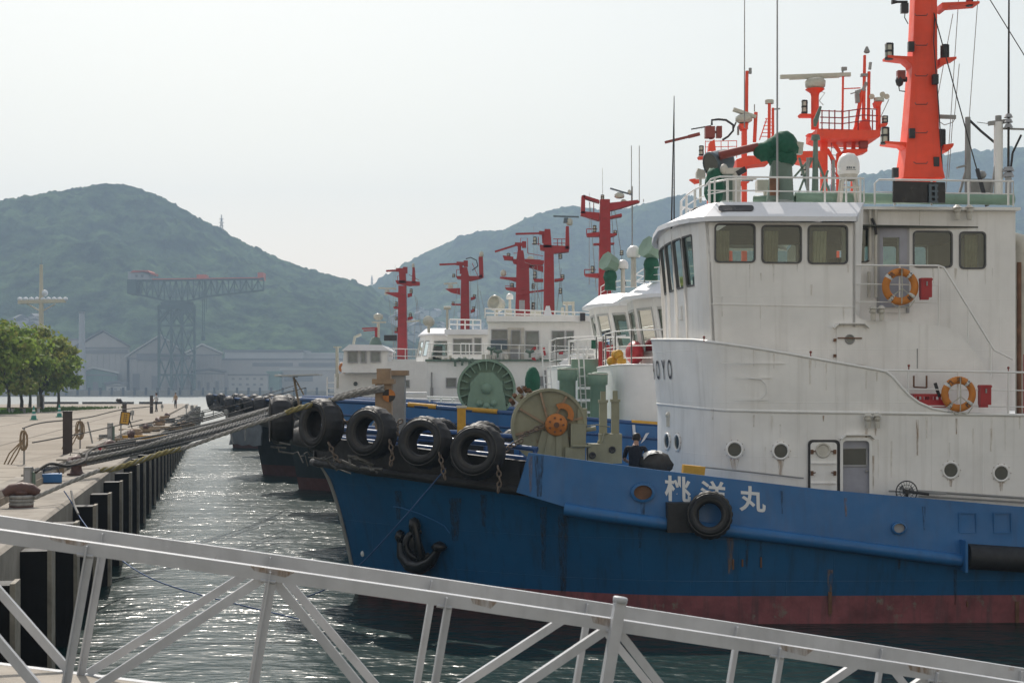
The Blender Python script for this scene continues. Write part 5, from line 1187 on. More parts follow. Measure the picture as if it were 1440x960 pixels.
def wheelhouse(f, root, s0, s1, hw, z0, z1, zw, zh, npan=3, mat='white2', roof='whiteroof', rake=.22, chev=.5):
    # faceted front with raked panes, side panes, chamfered roof
    pl_ = [(s0,-.33*hw),(s0,.33*hw),(s0+chev*.55,.78*hw),(s0+chev*1.3,hw),(s1,hw),(s1,-hw),(s0+chev*1.3,-hw),(s0+chev*.55,-.78*hw)]
    def fq_(s, t, z): return f.W(s-(rake*max(0,(z-(zw-.5))/(zh-zw+.5)) if s < s0+chev*2 else 0), t, z)
    g = MB(); pan = []; n = len(pl_)
    for i in range(n):
        a, c = pl_[i], pl_[(i+1) % n]; l = math.hypot(c[0]-a[0],c[1]-a[1]); nrm = (f.es*(-(c[1]-a[1]))+f.et*(c[0]-a[0])).normalized(); mid = f.W((a[0]+c[0])/2,(a[1]+c[1])/2,0); 
        if nrm.dot(mid-f.W((s0+s1)/2,0,0)) < 0: nrm = -nrm
        def fn(u, v, d, a=a, c=c, nrm=nrm): return fq_(a[0]+(c[0]-a[0])*u, a[1]+(c[1]-a[1])*u, v)-nrm*d
        k = 1 if l < 2.2 else max(1, int(l/1.35)); hol = [((j+.14)/k,(j+.86)/k,zw,zh) for j in range(k)] if l > .5 else []
        g.wall(fn, 0, 1, z0, z1, hol, .07); pan += [(fn,h) for h in hol]
    wm = g.build('wheelhouse', M[mat], root)
    for fn, h in pan: 
        g = MB(); u0,u1,v0,v1 = h; e = .015
        o_, i_ = [(u0-e,v0-.04),(u1+e,v0-.04),(u1+e,v1+.04),(u0-e,v1+.04)], [(u0+e,v0+.04),(u1-e,v0+.04),(u1-e,v1-.04),(u0+e,v1-.04)]
        g.strip([fn(u,v,-.03) for u,v in o_],[fn(u,v,-.03) for u,v in i_],0,False,True); g.strip([fn(u,v,.0) for u,v in o_],[fn(u,v,-.03) for u,v in o_],0,False,True); w_ = g.build('window', M['steelw'], root)
        g = MB(); g.add([fn(u,v,.01) for u,v in ((u0,v0),(u1,v0),(u1,v1),(u0,v1))], [(0,1,2,3)]); g.build('pane', M['glass'], w_)
    g = MB(); c_ = ((s0+s1)/2)
    ex = lambda k, z, sh=0: [fq_(c_+(s-c_)*k, t*k, z) for s,t in pl_]
    e0, e1, r1 = ex(1.12,z1), ex(1.12,z1+.1), ex(.82,z1+.5)
    g.add(e0, [tuple(range(n))]); g.strip(e0,e1,0,False,True); g.strip(e1,r1,0,False,True); g.add(r1, [tuple(range(n))]); g.build('wheelhouse_roof', M[roof], root)
    g = MB(); g.box(f.W(c_,0,zw-.2), ((s1-s0)*.6,hw*1.2,.1), f.a); g.cut().box(f.W(c_+.3,0,zw+.3),(.5,hw,.9),f.a); g.build('cabin_fitting', M['inter'], wm)
    return wm
def rails(pts, zs, root, r=.022, nm='railing', mat='white2', post=1):
    g = MB()
    for i, z in enumerate(zs): g.tube([p+V((0,0,z)) for p in pts], r if i == 0 else r*.7, 5)
    for a, c in zip(pts, pts[1:]):
        n = max(1, int((c-a).length/1.5))
        for k in range(n+1): q = a.lerp(c, k/n); g.cyl(q, q+V((0,0,zs[0])), r, n=5)
    return g.build(nm, M[mat], root)
def prail(pts, Y, root, r=.025, mat='white2', h=None):  # rails drawn as pixel polylines at depth Y, posts to base y
    g = MB()
    for pl2 in pts: g.tube([P(x,y,Y) for x,y in pl2], r, 5)
    return g.build('railing', M[mat], root)
def pbox(g, x0, y0, x1, y1, Y, dep, m=0):
    a = P(x0,y0,Y); c = P(x1,y1,Y); g.box(((a.x+c.x)/2, Y+dep/2, (a.z+c.z)/2), (c.x-a.x, dep, a.z-c.z), None, m)
def pwin(x0, y0, x1, y1, Y, parent, nm='window', mat='pglass'):
    g = MB(); k = Y/F; e = 1.2
    for r in ((x0-e,y0-e,x1+e,y0),(x0-e,y1,x1+e,y1+e),(x0-e,y0,x0,y1),(x1,y0,x1+e,y1)): pbox(g, *r, Y-.05, .06)
    while parent.parent: parent = parent.parent
    o = g.build(nm, M['gray'], parent); g = MB(); pbox(g, x0,y0,x1,y1,Y-.02,.03); g.build('pane', M[mat], o); return o
# second tug
f2 = Fr(-6.35, 43.6, 2.0)
t2 = thing('tugboat', 'tugboat with yellow edged blue bulwark and light green winch, moored alongside the lettered one', 'tugboat', f2.O)
ze2 = lambda s: itp(s, [(0,3.2),(6,2.9),(12,2.3),(34,1.6)]); zt2 = lambda s: itp(s, [(0,4.33),(2.8,4.23),(7,3.92),(11.3,3.58),(16,3.3),(34,3.2)])
bw2 = simple_tug(f2, t2, ze2, zt2, 4.6, 4.4, 1.5)
g = MB()
for s0, s1 in ((3.4,4.2),(4.9,5.9),(7.0,8.0),(9.6,10.4),(10.7,11.2)): g.cut().tube([f2.W(s-.1, td_(s,4.6)-.02, zt2(s)+.035) for s in (s0,s1)], .075, 6)
g.build('yellow_edge', M['yellow'], bw2)
g = MB()
for pts in ([(889,597),(893,597),(894,613),(890,614)],[(908,609),(913,608),(906,619),(901,623)],[(893,611),(898,616),(896,620),(890,614)]): g.poly([f2.T(x,y,4.66) for x,y in pts], f2.et*.015)
g.build('name_lettering', M['text'], bw2)
wheelhouse(f2, t2, 10.35, 14.9, 2.6, 4.2, 7.35, 5.75, 7.05, rake=.3, chev=.8)
# house below the wheelhouse
def house(f, root, s0, s1, hw, z0, z1, mat='white2', r=.6, nm='deckhouse'):
    pl_ = [(s0,0),(s0+.03,hw*.5),(s0+.12,hw-r),(s0+r*.5,hw-r*.25),(s0+r*1.2,hw),(s1,hw)]; g = MB(); q = [(s,t) for s,t in reversed(pl_)]+[(s,-t) for s,t in pl_[1:]]
    lo = [f.W(s,t,z0) for s,t in q]; hi = [f.W(s,t,z1) for s,t in q]; g.strip(lo,hi,0,True,True); g.add(hi,[tuple(range(len(hi)))]); o = g.build(nm, M[mat], root)
    g = MB(); g.tube(hi, .03, 5, 0, True); g.build('edge_trim', M['white2'], o); return o, hi
h2, hi2 = house(f2, t2, 9.15, 22, 3.6, 1.8, 5.35)
rails([f2.W(s,t,5.36) for s,t in ((15,3.5),(10.7,3.5),(9.7,2.9),(9.35,1.8),(9.25,0),(9.35,-1.8),(9.7,-2.9),(10.7,-3.5))], [1.0,.55,.2], t2)
g = MB(); g.ball(f2.W(10.0,1.2,5.75),(.28,.55,.36),14); g.build('raft_cover', M['redbox'], t2)
g = MB(); rq = random.Random(2)
for i in range(6): g.cut().ball(f2.W(9.3+rq.uniform(-.1,.2),2.0+rq.uniform(-.35,.3),5.48+rq.choice((0,.2))), .145, 10)
g.build('float_ball', M['yellow'], t2)
def searchlight(f, c, root, k=1.):
    c = V(c); g = MB(); g.cyl(c, c+V((0,0,.35*k)), .22*k,.2*k,14); g.ball(c+V((0,0,.5*k)), (.26*k,.26*k,.3*k), 12); o = g.build('searchlight', M['green'], root)
    d = (f.es*-.75+f.et*.45+V((0,0,.35))).normalized(); MX = axis_m(c+V((0,0,1.0*k)), d); g = MB(); g.lathe([(0,-.32*k),(.24*k,-.30*k),(.33*k,-.1*k),(.36*k,.2*k),(.37*k,.25*k),(0,.24*k)], 8, MX, 0, False, False); g.build('lamp_housing', M['greenlt'], o); g = MB(); g.tube([c+V((.25*k,0,.9*k)), c+V((.5*k,0,.7*k)), c+V((.55*k,0,.2*k))], .025,5); g.build('cable', M['dark'], o); return o
def radome_on(p, r, h, root):
    g = MB(); g.lathe([(r*.85,0),(r,.1*r),(r*1.02,r*.8),(r*.85,r*1.3),(r*.45,r*1.65),(0,r*1.75)], 18, Matrix.Translation(p)); o = g.build('radome', M['white2'], root); g = MB(); g.cyl(p-V((0,0,h)), p, r*.42, r*.36); g.build('post', M['offwhite'], o); return o
searchlight(f2, P(916,394,42.6), t2, .92); radome_on(P(891,362,43), .21, .9, t2)
rails([f2.W(s,t,7.86) for s,t in ((14,2.1),(10.9,2.1),(10.3,1.2),(10.3,-1.2),(10.9,-2.1))], [.42,.2], t2, .018, 'roof_rail')
g = MB(); g.tube([P(948,330,42.),P(948,135,42.)], .026, 6, 0, False, .012); g.cyl(P(943,312,42.),P(949,314,42.),.03,.03); g.build('whip_antenna', M['dark'], t2)
# green winch drum and green vent trunks on the second tug
w2 = thing('winch', 'light green winch drum with ribbed rim on the second tug', 'winch', P(684,575,41.5)); c = P(684,546,40.6); MX = axis_m(c, f2.et); rD = .84
g = MB(); g.lathe([(0,-.16),(rD-.07,-.16),(rD-.07,.02),(rD,.02),(rD,-.6),(0,-.6)], 44, MX, 0, False, False)
for i in range(20): a = i*math.pi/10; u = MX.to_3x3() @ V((math.cos(a),math.sin(a),0)); g.bar(c+u*(rD-.30)-f2.et*.07, c+u*(rD-.03)-f2.et*.07, .03,.16,f2.et)
d_ = g.build('drum', M['greenlt'], w2); g = MB(); n = 8; g.poly([MX @ V((.50*math.cos(a+.39),.54*math.sin(a+.39)-.05,.05)) for a in [2*math.pi*i/n for i in range(n)]], f2.et*.05)
g.poly([MX @ V(q) for q in ((-.5,-.1,.05),(.5,-.1,.05),(.62,-.95,.05),(-.62,-.95,.05))], f2.et*.045); g.lathe([(0,.18),(.16,.18),(.16,.1)], 8, MX); 
for q in ((-.2,-.42),(.0,-.5),(.2,-.42),(-.1,-.62),(.12,-.62)): g.lathe([(0,.15),(.1,.14),(.1,.1)], 10, axis_m(MX @ V((q[0],q[1],0)), f2.et))
g.build('gear_cover', M['greenlt'], w2)
def vent(x, yt, yb, w, Y, label):
    r = thing('vent_trunk', label, 'ventilator', P(x,yb,Y)); k = Y/F*w/2; a = P(x,yt,Y); c = P(x,yb,Y); g = MB(); g.lathe([(k*.82,c.z),(k*.82,a.z-k*1.3),(k,a.z-k*1.25),(k*1.02,a.z-.05),(k*.97,a.z),(0,a.z+.02)], 24, Matrix.Translation((a.x,Y,0)), 0, False, True); g.build('trunk', M['greenlt'], r); g = MB(); g.torus(Matrix.Translation((a.x,Y,a.z-.04)), k*1.02, .02, 24, 6); g.build('rim', M['lens'], r)
vent(798,517,600,28,41.,'plain light green vent trunk next to the green barrel'); vent(841,524,605,27,40.6,'light green vent trunk with collar behind the roller posts')
g = MB()
for i in range(5): g.cut().box(P(823,520+i*17,41.5), (.42,.5,.28)); 
g.build('vent_louver', M['greenlt'], t2)
g = MB(); c = P(749,537,47); g.ball(c, (.26,.26,.52), 14); tag(g.build('drum_buoy', M['green'], None, c), 'dark green barrel standing between the two winches', 'barrel')
def ladder(x0, y0, x1, y1, w, Y, root, n=9, mat='white2'):
    g = MB(); k = Y/F
    for sx in (-w/2, w/2): g.bar(P(x0+sx,y0,Y), P(x1+sx,y1,Y), 1.8*k)
    for i in range(1,n): u = i/n; pbar(g, x0+(x1-x0)*u-w/2, y0+(y1-y0)*u, x0+(x1-x0)*u+w/2, y0+(y1-y0)*u, 1.3, Y)
    g.build('ladder', M[mat], root)
ladder(816,480,822,590,7,41.2,t2,9)
# third tug
f3 = Fr(-7.9, 54.6, 3.0)
t3 = thing('tugboat', 'tugboat with green searchlight and half hidden wheelhouse, third from the gangway', 'tugboat', f3.O)
simple_tug(f3, t3, ze2, zt2, 4.6, 4.4, 1.5)
wheelhouse(f3, t3, 11.4, 15.6, 2.5, 4.2, 7.75, 6.2, 7.45, rake=.35, chev=.8)
h3, _ = house(f3, t3, 9.4, 22, 3.6, 1.8, 5.5)
rails([f3.W(s,t,5.5) for s,t in ((15,3.5),(10.8,3.5),(9.9,2.9),(9.5,1.5),(9.5,-1.5))], [1.05,.6,.25], t3)
searchlight(f3, P(858,408,53), t3, 1.0); radome_on(P(876,378,53), .2, .9, t3)
rails([f3.W(s,t,8.25) for s,t in ((15,2.0),(11.9,2.0),(11.5,1.0),(11.5,-1.2))], [.45,.22], t3, .018, 'roof_rail')
prail([[(800,480),(838,477),(880,472)],[(800,500),(838,498)],[(800,478),(800,520)],[(812,478),(812,520)],[(838,475),(838,540)],[(825,478),(825,530)]], 52, t3, .04)
ladder(766,480,775,600,10,50,t3,10); 
g = MB(); pbox(g, 804,505,850,530,50,.6); g.build('green_casing', M['greenlt'], t3)
g = MB(); pbox(g, 832,478,838,490,49,.3); g.build('green_box', M['green'], t3)
g = MB(); pbox(g, 842,480,850,520,49.5,.3); g.cut(); pbox(g,852,485,862,505,49.5,.3); g.build('red_locker', M['redbox'], t3)
# orange mast of the second tug
Y2 = 43.4
g = MB()
ppoly(g, [(1149,181),(1238,183),(1238,192),(1225,195),(1160,194),(1149,190)], Y2, 1.6); ppoly(g, [(1110,213),(1160,212),(1160,230),(1146,230),(1112,222)], Y2, .9)
pbar(g,1158.5,182,1158.5,410,9,Y2); pbar(g,1166,192,1184,220,4.5,Y2); pbar(g,1163,210,1179,238,4.5,Y2); pbar(g,1200,190,1200,216,5,Y2); pbar(g,1188,190,1188,216,3.5,Y2)
ppoly(g, [(1188,210),(1220,209),(1220,213),(1206,217),(1188,217)], Y2, .6); pbar(g,1178,216,1178,410,4,Y2); pbar(g,1200,216,1196,410,5,Y2)
g.tube([P(1146,182,Y2),P(1146,140,Y2),P(1146,126,Y2)], .12, 10, 0, False, .12); g.lathe([(.12,0),(.14,.1),(.3,.22)], 12, Matrix.Translation(P(1146,136,Y2)))
pbar(g,1184.5,182,1185.5,105,2.6,Y2); g.tube([P(1214,182,Y2),P(1216,78,Y2)], .06, 8, 0, False, .045); g.tube([P(1221,182,Y2),P(1222,101,Y2)], .05, 8); g.tube([P(1203,182,Y2),P(1212,128,Y2)], .06, 8); g.tube([P(1212,182,Y2),P(1200,182,Y2)], .05,8)
ppoly(g, [(1204,182),(1226,182),(1221,170),(1216,166),(1209,172)], Y2, .3); pbar(g,1186,125,1210,124,1.4,Y2); g.tube([P(1235,184,Y2),P(1235,144,Y2)], .075,10); ppoly(g,[(1230,143),(1241,143),(1238,150),(1232,150)],Y2,.3)
ppoly(g, [(1125,160),(1144,160),(1144,163),(1127,163)], Y2, .4); ppoly(g, [(1238,174),(1249,173),(1247,177),(1238,179)], Y2, .4); ppoly(g,[(1136,188),(1150,186),(1150,190),(1138,190)],Y2,.4)
m2 = g.build('mast', M['orange'], t2); g = MB()
for y0 in (156,165,173):
    for dy in (-.8,.8): g.tube([P(1153,y0,Y2+dy), P(1186,y0+1,Y2+dy), P(1214,y0-3,Y2+dy), P(1234,y0-2,Y2+dy)], .018, 5)
for x in (1156,1166,1174,1184,1194,1207,1227): 
    for dy in (-.8,.8): g.cyl(P(x,183,Y2+dy), P(x,155,Y2+dy), .02, n=5)
for x in (1169,1190): pbar(g,x,195,x,283,.8,Y2)
for i in range(8): pbar(g,1169,198+i*10,1190,200+i*10,.8,Y2)
for a in ((1160,200,1188,283),(1196,220,1180,283)): pbar(g,*a,1.2,Y2)
g.build('mast_rail', M['red'], m2)
g = MB(); q = P(1146.5,126,Y2); g.lathe([(.2,0),(.30,.08),(.32,.24),(.24,.32),(.1,.34)], 16, Matrix.Translation(q)); g.bar(P(1097,108.5,Y2)+V((0,0,0)), P(1196,105,Y2), .12,.11); g.bar(P(1110,110.5,Y2), P(1180,107.5,Y2), .10,.08); g.build('radar_scanner', M['lens'], m2)
g = MB(); g.box(P(1214,204,Y2-.3),(.24,.2,.2)); g.build('red_lamp', M['redbrown'], m2)
g = MB(); g.lathe([(.06,0),(.1,.04),(.04,.18),(.03,.2)], 10, Matrix.Translation(P(1219,75,Y2))); g.cut().cyl(P(1185,104,Y2),P(1185,95,Y2),.03); g.box(P(1187,97,Y2),(.16,.1,.1)); g.cut().bar(P(1223,98,Y2), P(1224,88,Y2), .08); g.cut().box(P(1215,106,Y2),(.2,.15,.08)); g.cut().bar(P(1203,130,Y2),P(1217,126,Y2),.09); g.bar(P(1206,145,Y2),P(1205,132,Y2),.12); g.bar(P(1196,132,Y2),P(1205,130,Y2),.03); g.bar(P(1213,128,Y2),P(1218,116,Y2),.1); g.build('mast_fitting', M['steel'], m2)
g = MB(); g.cyl(P(1236,143,Y2),P(1236,138,Y2),.16); 
for x, y in ((1226,136),(1241,133),(1247,136)): g.cut().cyl(P(x,y,Y2-.1),P(x,y,Y2+.1),.085)
g.build('loudhailer', M['lens'], m2)
lamp_px(1131,141,160,8,Y2,m2); lamp_px(1244,163,173,8,Y2,m2); lamp_px(1130,232,247,8,Y2-1,m2)
g = MB(); g.tube([P(1143,124,Y2),P(1160,131,Y2),P(1152,142,Y2),P(1158,148,Y2)], .012,5); g.cut().cyl(P(1047,180,Y2),P(1047,-30,Y2),.02,.012); g.cut().cyl(P(1250,140,Y2),P(1236,170,Y2),.012); g.build('mast_wire', M['steel'], m2)
# orange mast and red water cannon of the third tug
Y3 = 54.; g = MB()
ppoly(g, [(1036,224),(1052,219),(1082,219),(1082,229),(1062,231),(1036,236)], Y3, 1.); ppoly(g,[(995,222),(998,200),(1005,196),(1008,222),(1006,285),(996,285)],Y3,.4)
pbar(g,1046.5,176,1046.5,425,7,Y3); pbar(g,1001,280,1001,425,6,Y3); pbar(g,1026,280,1026,425,7,Y3); ppoly(g,[(1040,174),(1053,174),(1050,182),(1043,182)],Y3,.4); g.tube([P(1049,182,Y3),P(1050.5,100,Y3)], .08,8,0,False,.06); g.tube([P(1061,200,Y3),P(1063,158,Y3)], .07,8); g.tube([P(1081,220,Y3),P(1082,146,Y3)], .06,8); g.tube([P(1087,200,Y3),P(1087,152,Y3)], .05,8); pbar(g,1068,197,1078,168,1.4,Y3)
for i in range(6): pbar(g,1070+i*1.2,192-i*5,1087,192-i*5,1,Y3)
ppoly(g,[(982,220),(1000,219),(1000,222),(984,223)],Y3,.4); g.tube([P(1025,250,Y3),P(1028,286,Y3)],.18,10); ppoly(g,[(1036,258),(1054,250),(1054,256),(1038,263)],Y3,.3); ppoly(g,[(970,252),(986,250),(986,256),(978,258)],Y3,.3)
for y in (199,207): pbar(g,992,y,1036,y-1,.9,Y3)
for x in (992,1014,1024,1036): pbar(g,x,198,x,222,.9,Y3)
m3 = g.build('mast', M['orange'], t3)
g = MB(); pbar(g,935,200.5,968,192.5,3.4,Y3); pbar(g,968,192.5,984,188.5,4.5,Y3); g.box(P(998,186.5,Y3),(.36,.36,.42)); g.box(P(1011,186,Y3),(.2,.3,.42)); g.tube([P(1000,196,Y3),P(1000,178,Y3)],.07,8); pbar(g,1004,186,1010,186,3,Y3); g.build('water_cannon', M['redbrown'], m3)
g = MB(); g.tube([P(1001,176,Y3),P(1001,169,Y3),P(1010,168,Y3),P(1021,169,Y3),P(1031,176,Y3),P(1031,184,Y3),P(1024,192,Y3),P(1016,197,Y3)],.045,6); g.cut(); pbar(g,972,182,1000,177,1.6,Y3); g.cut(); pbar(g,1031,182,1035,172,2,Y3); g.build('hose', M['dark'], m3)
g = MB(); q = P(1046,173,Y3); g.lathe([(.2,0),(.32,.08),(.32,.22),(.2,.3)], 14, Matrix.Translation(q)); g.bar(P(1031,154,Y3),P(1063,165,Y3),.22,.12); g.build('radar_scanner', M['lens'], m3)
g = MB(); g.cyl(P(1082,146,Y3),P(1082,141,Y3),.17); g.build('dome_lamp', M['lens'], m3); lamp_px(986,205,219,6.5,Y3,m3)
g = MB(); g.cyl(P(1055,104,Y3),P(1055,96,Y3),.06); g.cut().bar(P(1086,154,Y3),P(1097,153,Y3),.05); g.cut().cyl(P(1061,157,Y3),P(1061,147,Y3),.02); g.cut().cyl(P(1038,190,Y3),P(1038,178,Y3),.04); g.build('mast_fitting', M['steel'], m3)
# red column masts of the tugs behind
def red_mast(root, Y, xc, yt, yb, wt, wb, arms=(), lamps_=(), cannon=None, scan=None, dome=None, rails_=(), hose=None, stub=()):
    k = Y/F; g = MB(); g.bar(P(xc,yb,Y), P(xc+ (wt-wb)*.0,yt,Y), wb*k*.9, wb*k, (0,1,0), 0, wt*k*.9, wt*k)
    g.bar(P(xc,538,Y), P(xc,yb,Y), wb*k*.9, wb*k, (0,1,0))
    for a in arms: ppoly(g, a, Y, .55)
    m_ = g.build('mast', M['red'], root); 
    g = MB()
    for y in np.arange(yt+12, yb-6, 14): g.cut(); pbar(g, xc-2.5, y, xc+2.5, y, .9, Y-wb*k*.5-.03)
    g.build('mast_step', M['redbrown'], m_)
    for x, y0, y1, w in lamps_: lamp_px(x,y0,y1,w,Y,m_)
    if cannon:
        g = MB(); (x0,y0,x1,y1) = cannon; pbar(g,x0,y0,x1,y1,2.6,Y); pbar(g,x1-4,y1-.5,x1+6,y1,5,Y); g.box(P(x1+9,y1,Y),(6*k,6*k,9*k)); g.tube([P(x1+2,y1,Y),P(x1+3,y1+14,Y)],2.4*k,8); g.build('water_cannon', M['red'], m_)
    if scan:
        g = MB(); x0,y0,x1,y1 = scan; g.bar(P(x0,y0,Y),P(x1,y1,Y),3*k,2.*k); xm, ym = (x0+x1)/2,(y0+y1)/2; g.cyl(P(xm,ym+9,Y),P(xm,ym+2,Y),4*k,3*k); g.build('radar_scanner', M[dome or 'slate'], m_)
    if rails_:
        g = MB()
        for pl2 in rails_: g.cut().tube([P(x,y,Y) for x,y in pl2], .022, 5)
        g.build('mast_rail', M['red'], m_)
    if hose: g = MB(); g.tube([P(x,y,Y) for x,y in hose], .04, 6); g.build('hose', M['dark'], m_)
    g = MB(); rz = random.Random(int(xc))
    for i in range(4):
        sx = rz.choice((-1,1)); y0 = yt+rz.uniform(-2,30); g.cut().tube([P(xc+sx*rz.uniform(4,24),y0,Y+rz.uniform(-.5,.5)), P(xc+sx*rz.uniform(8,34),yb+rz.uniform(0,12),Y+rz.uniform(-1.5,1.5))], .014, 4)
    for i in range(2): x = xc+rz.uniform(-26,30); g.cut().cyl(P(x,yb,Y+1), P(x+rz.uniform(-1,1),yt-rz.uniform(5,45),Y+1), .018, .008, 5)
    g.build('rigging_wire', M['steel'], m_)
    if stub:
        g = MB()
        for x, y, w, h in stub: g.cut(); q = P(x,y,Y); g.lathe([(w*k*.3,-h*k/2),(w*k*.5,-h*k*.3),(w*k*.5,h*k*.2),(w*k*.25,h*k/2)], 10, Matrix.Translation(q))
        g.build('mast_fitting', M['lens'], m_)
    return m_
def back_tug(x, y, deg, label, z0=3.4, z1=4.2):
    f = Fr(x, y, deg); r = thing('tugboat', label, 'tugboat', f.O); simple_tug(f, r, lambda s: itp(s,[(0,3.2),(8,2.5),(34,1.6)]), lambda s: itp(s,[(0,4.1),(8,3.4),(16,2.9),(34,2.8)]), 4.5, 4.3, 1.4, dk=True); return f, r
f4, t4 = back_tug(-11.3, 66, 4, 'fourth tugboat, with a long white house and the tallest dark red mast')
red_mast(t4, 66, 850.5, 281, 400, 15, 19, arms=([(817,297),(817,302),(843,310),(843,299)],[(858,285),(897,281),(900,284),(875,292),(858,296)],[(858,304),(874,300),(875,304),(858,307)],[(825,328),(843,326),(843,332),(826,332)],[(822,385),(842,384),(842,390),(824,388)],[(858,328),(868,328),(866,331),(858,333)],[(835,342),(864,341),(864,343),(836,344)],[(818,275),(823,274),(823,300),(817,300)],[(820,274),(843,281),(843,285),(821,278)]),
    lamps_=((836,317,327,5),(833,374,384,5),(865,324,331,5),(847,274,281,5),(874,352,359,5)), scan=(858,265,889,274), rails_=([(825,322),(840,322)],[(825,322),(825,330)],[(822,379),(838,379)],[(822,379),(822,387)],[(835,300),(835,284)]), stub=((871,275,14,8),(885,270,5,6),(877,283,8,5)))
g = MB()
for x, yt in ((888,205),(899,205),(905,280)): g.cut().cyl(P(x,284,66),P(x,yt,66),.02,n=5)
g.cut().cyl(P(889,262,66),P(889,380,66),.03,n=5); g.build('whip_antenna', M['steel'], t4)
# long white house of the fourth tug
YH = 62.; g = MB(); 
pbox(g,686,452,862,506,YH,6); lh = g.build('wheelhouse', M['white2'], t4); g = MB(); pbox(g,684,444,866,452,YH-.3,6.6); g.build('wheelhouse_roof', M['white2'], t4)
for w in ((692,464,713,476),(740,466,757,490),(777,466,793,494),(797,466,806,492)): pwin(*w, YH, lh)
g = MB(); pbox(g,690,478,713,491,YH-.25,.25); g.build('locker', M['slate'], lh)
g = MB(); pbox(g,714,461,737,509,YH-.06,.05); dd = g.build('door', M['offwhite'], lh); pwin(720,465,731,485,YH-.08,dd); pwin(719,492,731,504,YH-.08,dd,'louver','gray')
g = MB(); pbox(g,600,508,870,600,YH-.6,7.2); dh4 = g.build('deckhouse', M['white2'], t4); g = MB(); pbox(g,598,505,872,508,YH-.7,7.4); g.build('deck_edge', M['greengrey'], dh4)
pwin(628,532,641,544,YH-.6,dh4); pwin(759,530,766,541,YH-.6,dh4,'louver','gray')
prail([[(682,434),(830,440)],[(682,440),(830,445)]]+[[(x,434+ (x-682)*.04),(x,447)] for x in range(682,832,14)], YH-.2, t4, .03)
prail([[(600,483),(690,484),(830,488)],[(600,494),(830,498)]]+[[(x,484),(x,506)] for x in range(605,830,25)], YH-.5, t4, .022)
g = MB(); ppoly(g,[(764,447),(777,447),(773,430),(768,430)],YH,.5); g.build('white_pylon', M['whiteroof'], t4)
g = MB(); pbox(g,816,440,823,451,YH-.5,.3); g.build('side_board', M['dark'], t4)
g = MB(); c = P(698,427,YH+1); g.lathe([(0,-.3),(.3,-.28),(.34,0),(.34,.22),(.28,.24),(.26,.1),(0,.08)], 16, axis_m(c,(-.5,-.8,.2))); g.cyl(P(698,447,YH+1),c,.08); g.build('searchlight', M['lens'], t4); g = MB(); pbox(g,710,434,720,445,YH+1,.5); g.cut(); pbox(g,746,438,761,448,YH+1,.8); g.build('roof_box', M['lens'], t4)
radome_on(P(717,421,YH+2),.16,.7,t4); 
g = MB(); pbox(g,792,424,808,428,YH+2,.5); g.cyl(P(797,448,YH+2),P(797,428,YH+2),.06); g.cut().cyl(P(806,448,YH+2),P(806,424,YH+2),.06); g.cut(); pbox(g,789,432,793,446,YH+2,.3); g.build('roof_fitting', M['lens'], t4)
g = MB()
for q in ([(746,492),(752,487),(755,490),(750,494)],[(747,503),(752,502),(754,507),(749,506)],[(763,489),(766,488),(768,499),(765,500)],[(786,495),(792,494),(792,498),(786,498)]): g.cut(); ppoly(g,q,YH-.9,.1)
g.build('red_tag', M['redbox'], t4)
g = MB(); ppoly(g,[(786,510),(808,496),(822,502),(820,512),(790,514)],YH-1.5,.8); g.build('white_sheet', M['whiteroof'], t4)
g = MB(); rq = random.Random(9)
for x, y in ((650,505),(660,506),(668,509),(691,490),(700,494),(745,494),(640,506)): g.cut().tube([P(x-6,y-1,YH-1),P(x,y+1,YH-1),P(x+6,y-1,YH-1)],.08,6); g.cyl(P(x,y,YH-1),P(x,y+9,YH-1),.05)
g.build('deck_lantern', M['greengrey'], t4)
g = MB(); rq = random.Random(12)
for i in range(20):
    x = rq.uniform(600,830); y = 507; w = rq.uniform(2,8); h_ = rq.uniform(3,10); g.cut(); pbox(g, x, y-h_, x+w, y, YH-.55-rq.uniform(0,.0), .5)
g.build('deck_box', M['offwhite'], t4)
g = MB()
for i in range(14):
    x = rq.uniform(605,835); g.cut().cyl(P(x,rq.uniform(575,600),YH-.75), P(x+rq.uniform(-1,1),rq.uniform(512,545),YH-.75), rq.uniform(.03,.07), n=6)
g.build('deck_pipe', M['steel'], t4)
prail([[(600,558),(700,560)],[(600,566),(700,568)]]+[[(x,558),(x,582)] for x in range(604,700,16)], YH-4.0, t4, .035)
prail([[(540,560),(640,562)],[(560,552),(600,552)]]+[[(x,560),(x,580)] for x in range(545,640,19)], YH-3.0, t4, .035)
f5, t5 = back_tug(-14.9, 77, 5, 'fifth tugboat whose red mast carries a long dark radar bar')
red_mast(t5, 77, 772, 348, 440, 14, 17, arms=([(759,344),(800,346),(800,354),(780,356),(760,351)],[(766,322),(774,322),(776,348),(764,348)],[(796,318),(800,318),(801,350),(795,350)],[(750,392),(764,392),(764,396),(752,396)],[(780,392),(792,391),(792,394),(780,396)],[(760,365),(764,372),(748,372),(738,368),(738,364)]),
    lamps_=((752,333,344,5),(788,405,413,5),(752,381,392,5),(791,386,393,5),(788,357,364,5)), cannon=(725,329,762,328), scan=(778,304,814,305), rails_=([(778,336),(796,336)],[(778,342),(796,342)],[(784,336),(784,348)],[(790,336),(790,348)],[(748,343),(760,343)],[(757,333),(757,345)]), stub=((801,312,9,10),(790,347,6,5)))
g = MB(); pbox(g,629,470,690,508,73,6); h5 = g.build('wheelhouse', M['white2'], t5); g = MB(); pbox(g,625,463,692,470,72.7,6.6); g.build('wheelhouse_roof', M['whiteroof'], t5)
pwin(638,477,663,497,73,h5); pwin(668,476,676,497,73,h5); g = MB(); pbox(g,600,508,700,600,72.5,7); g.build('deckhouse', M['white2'], t5)
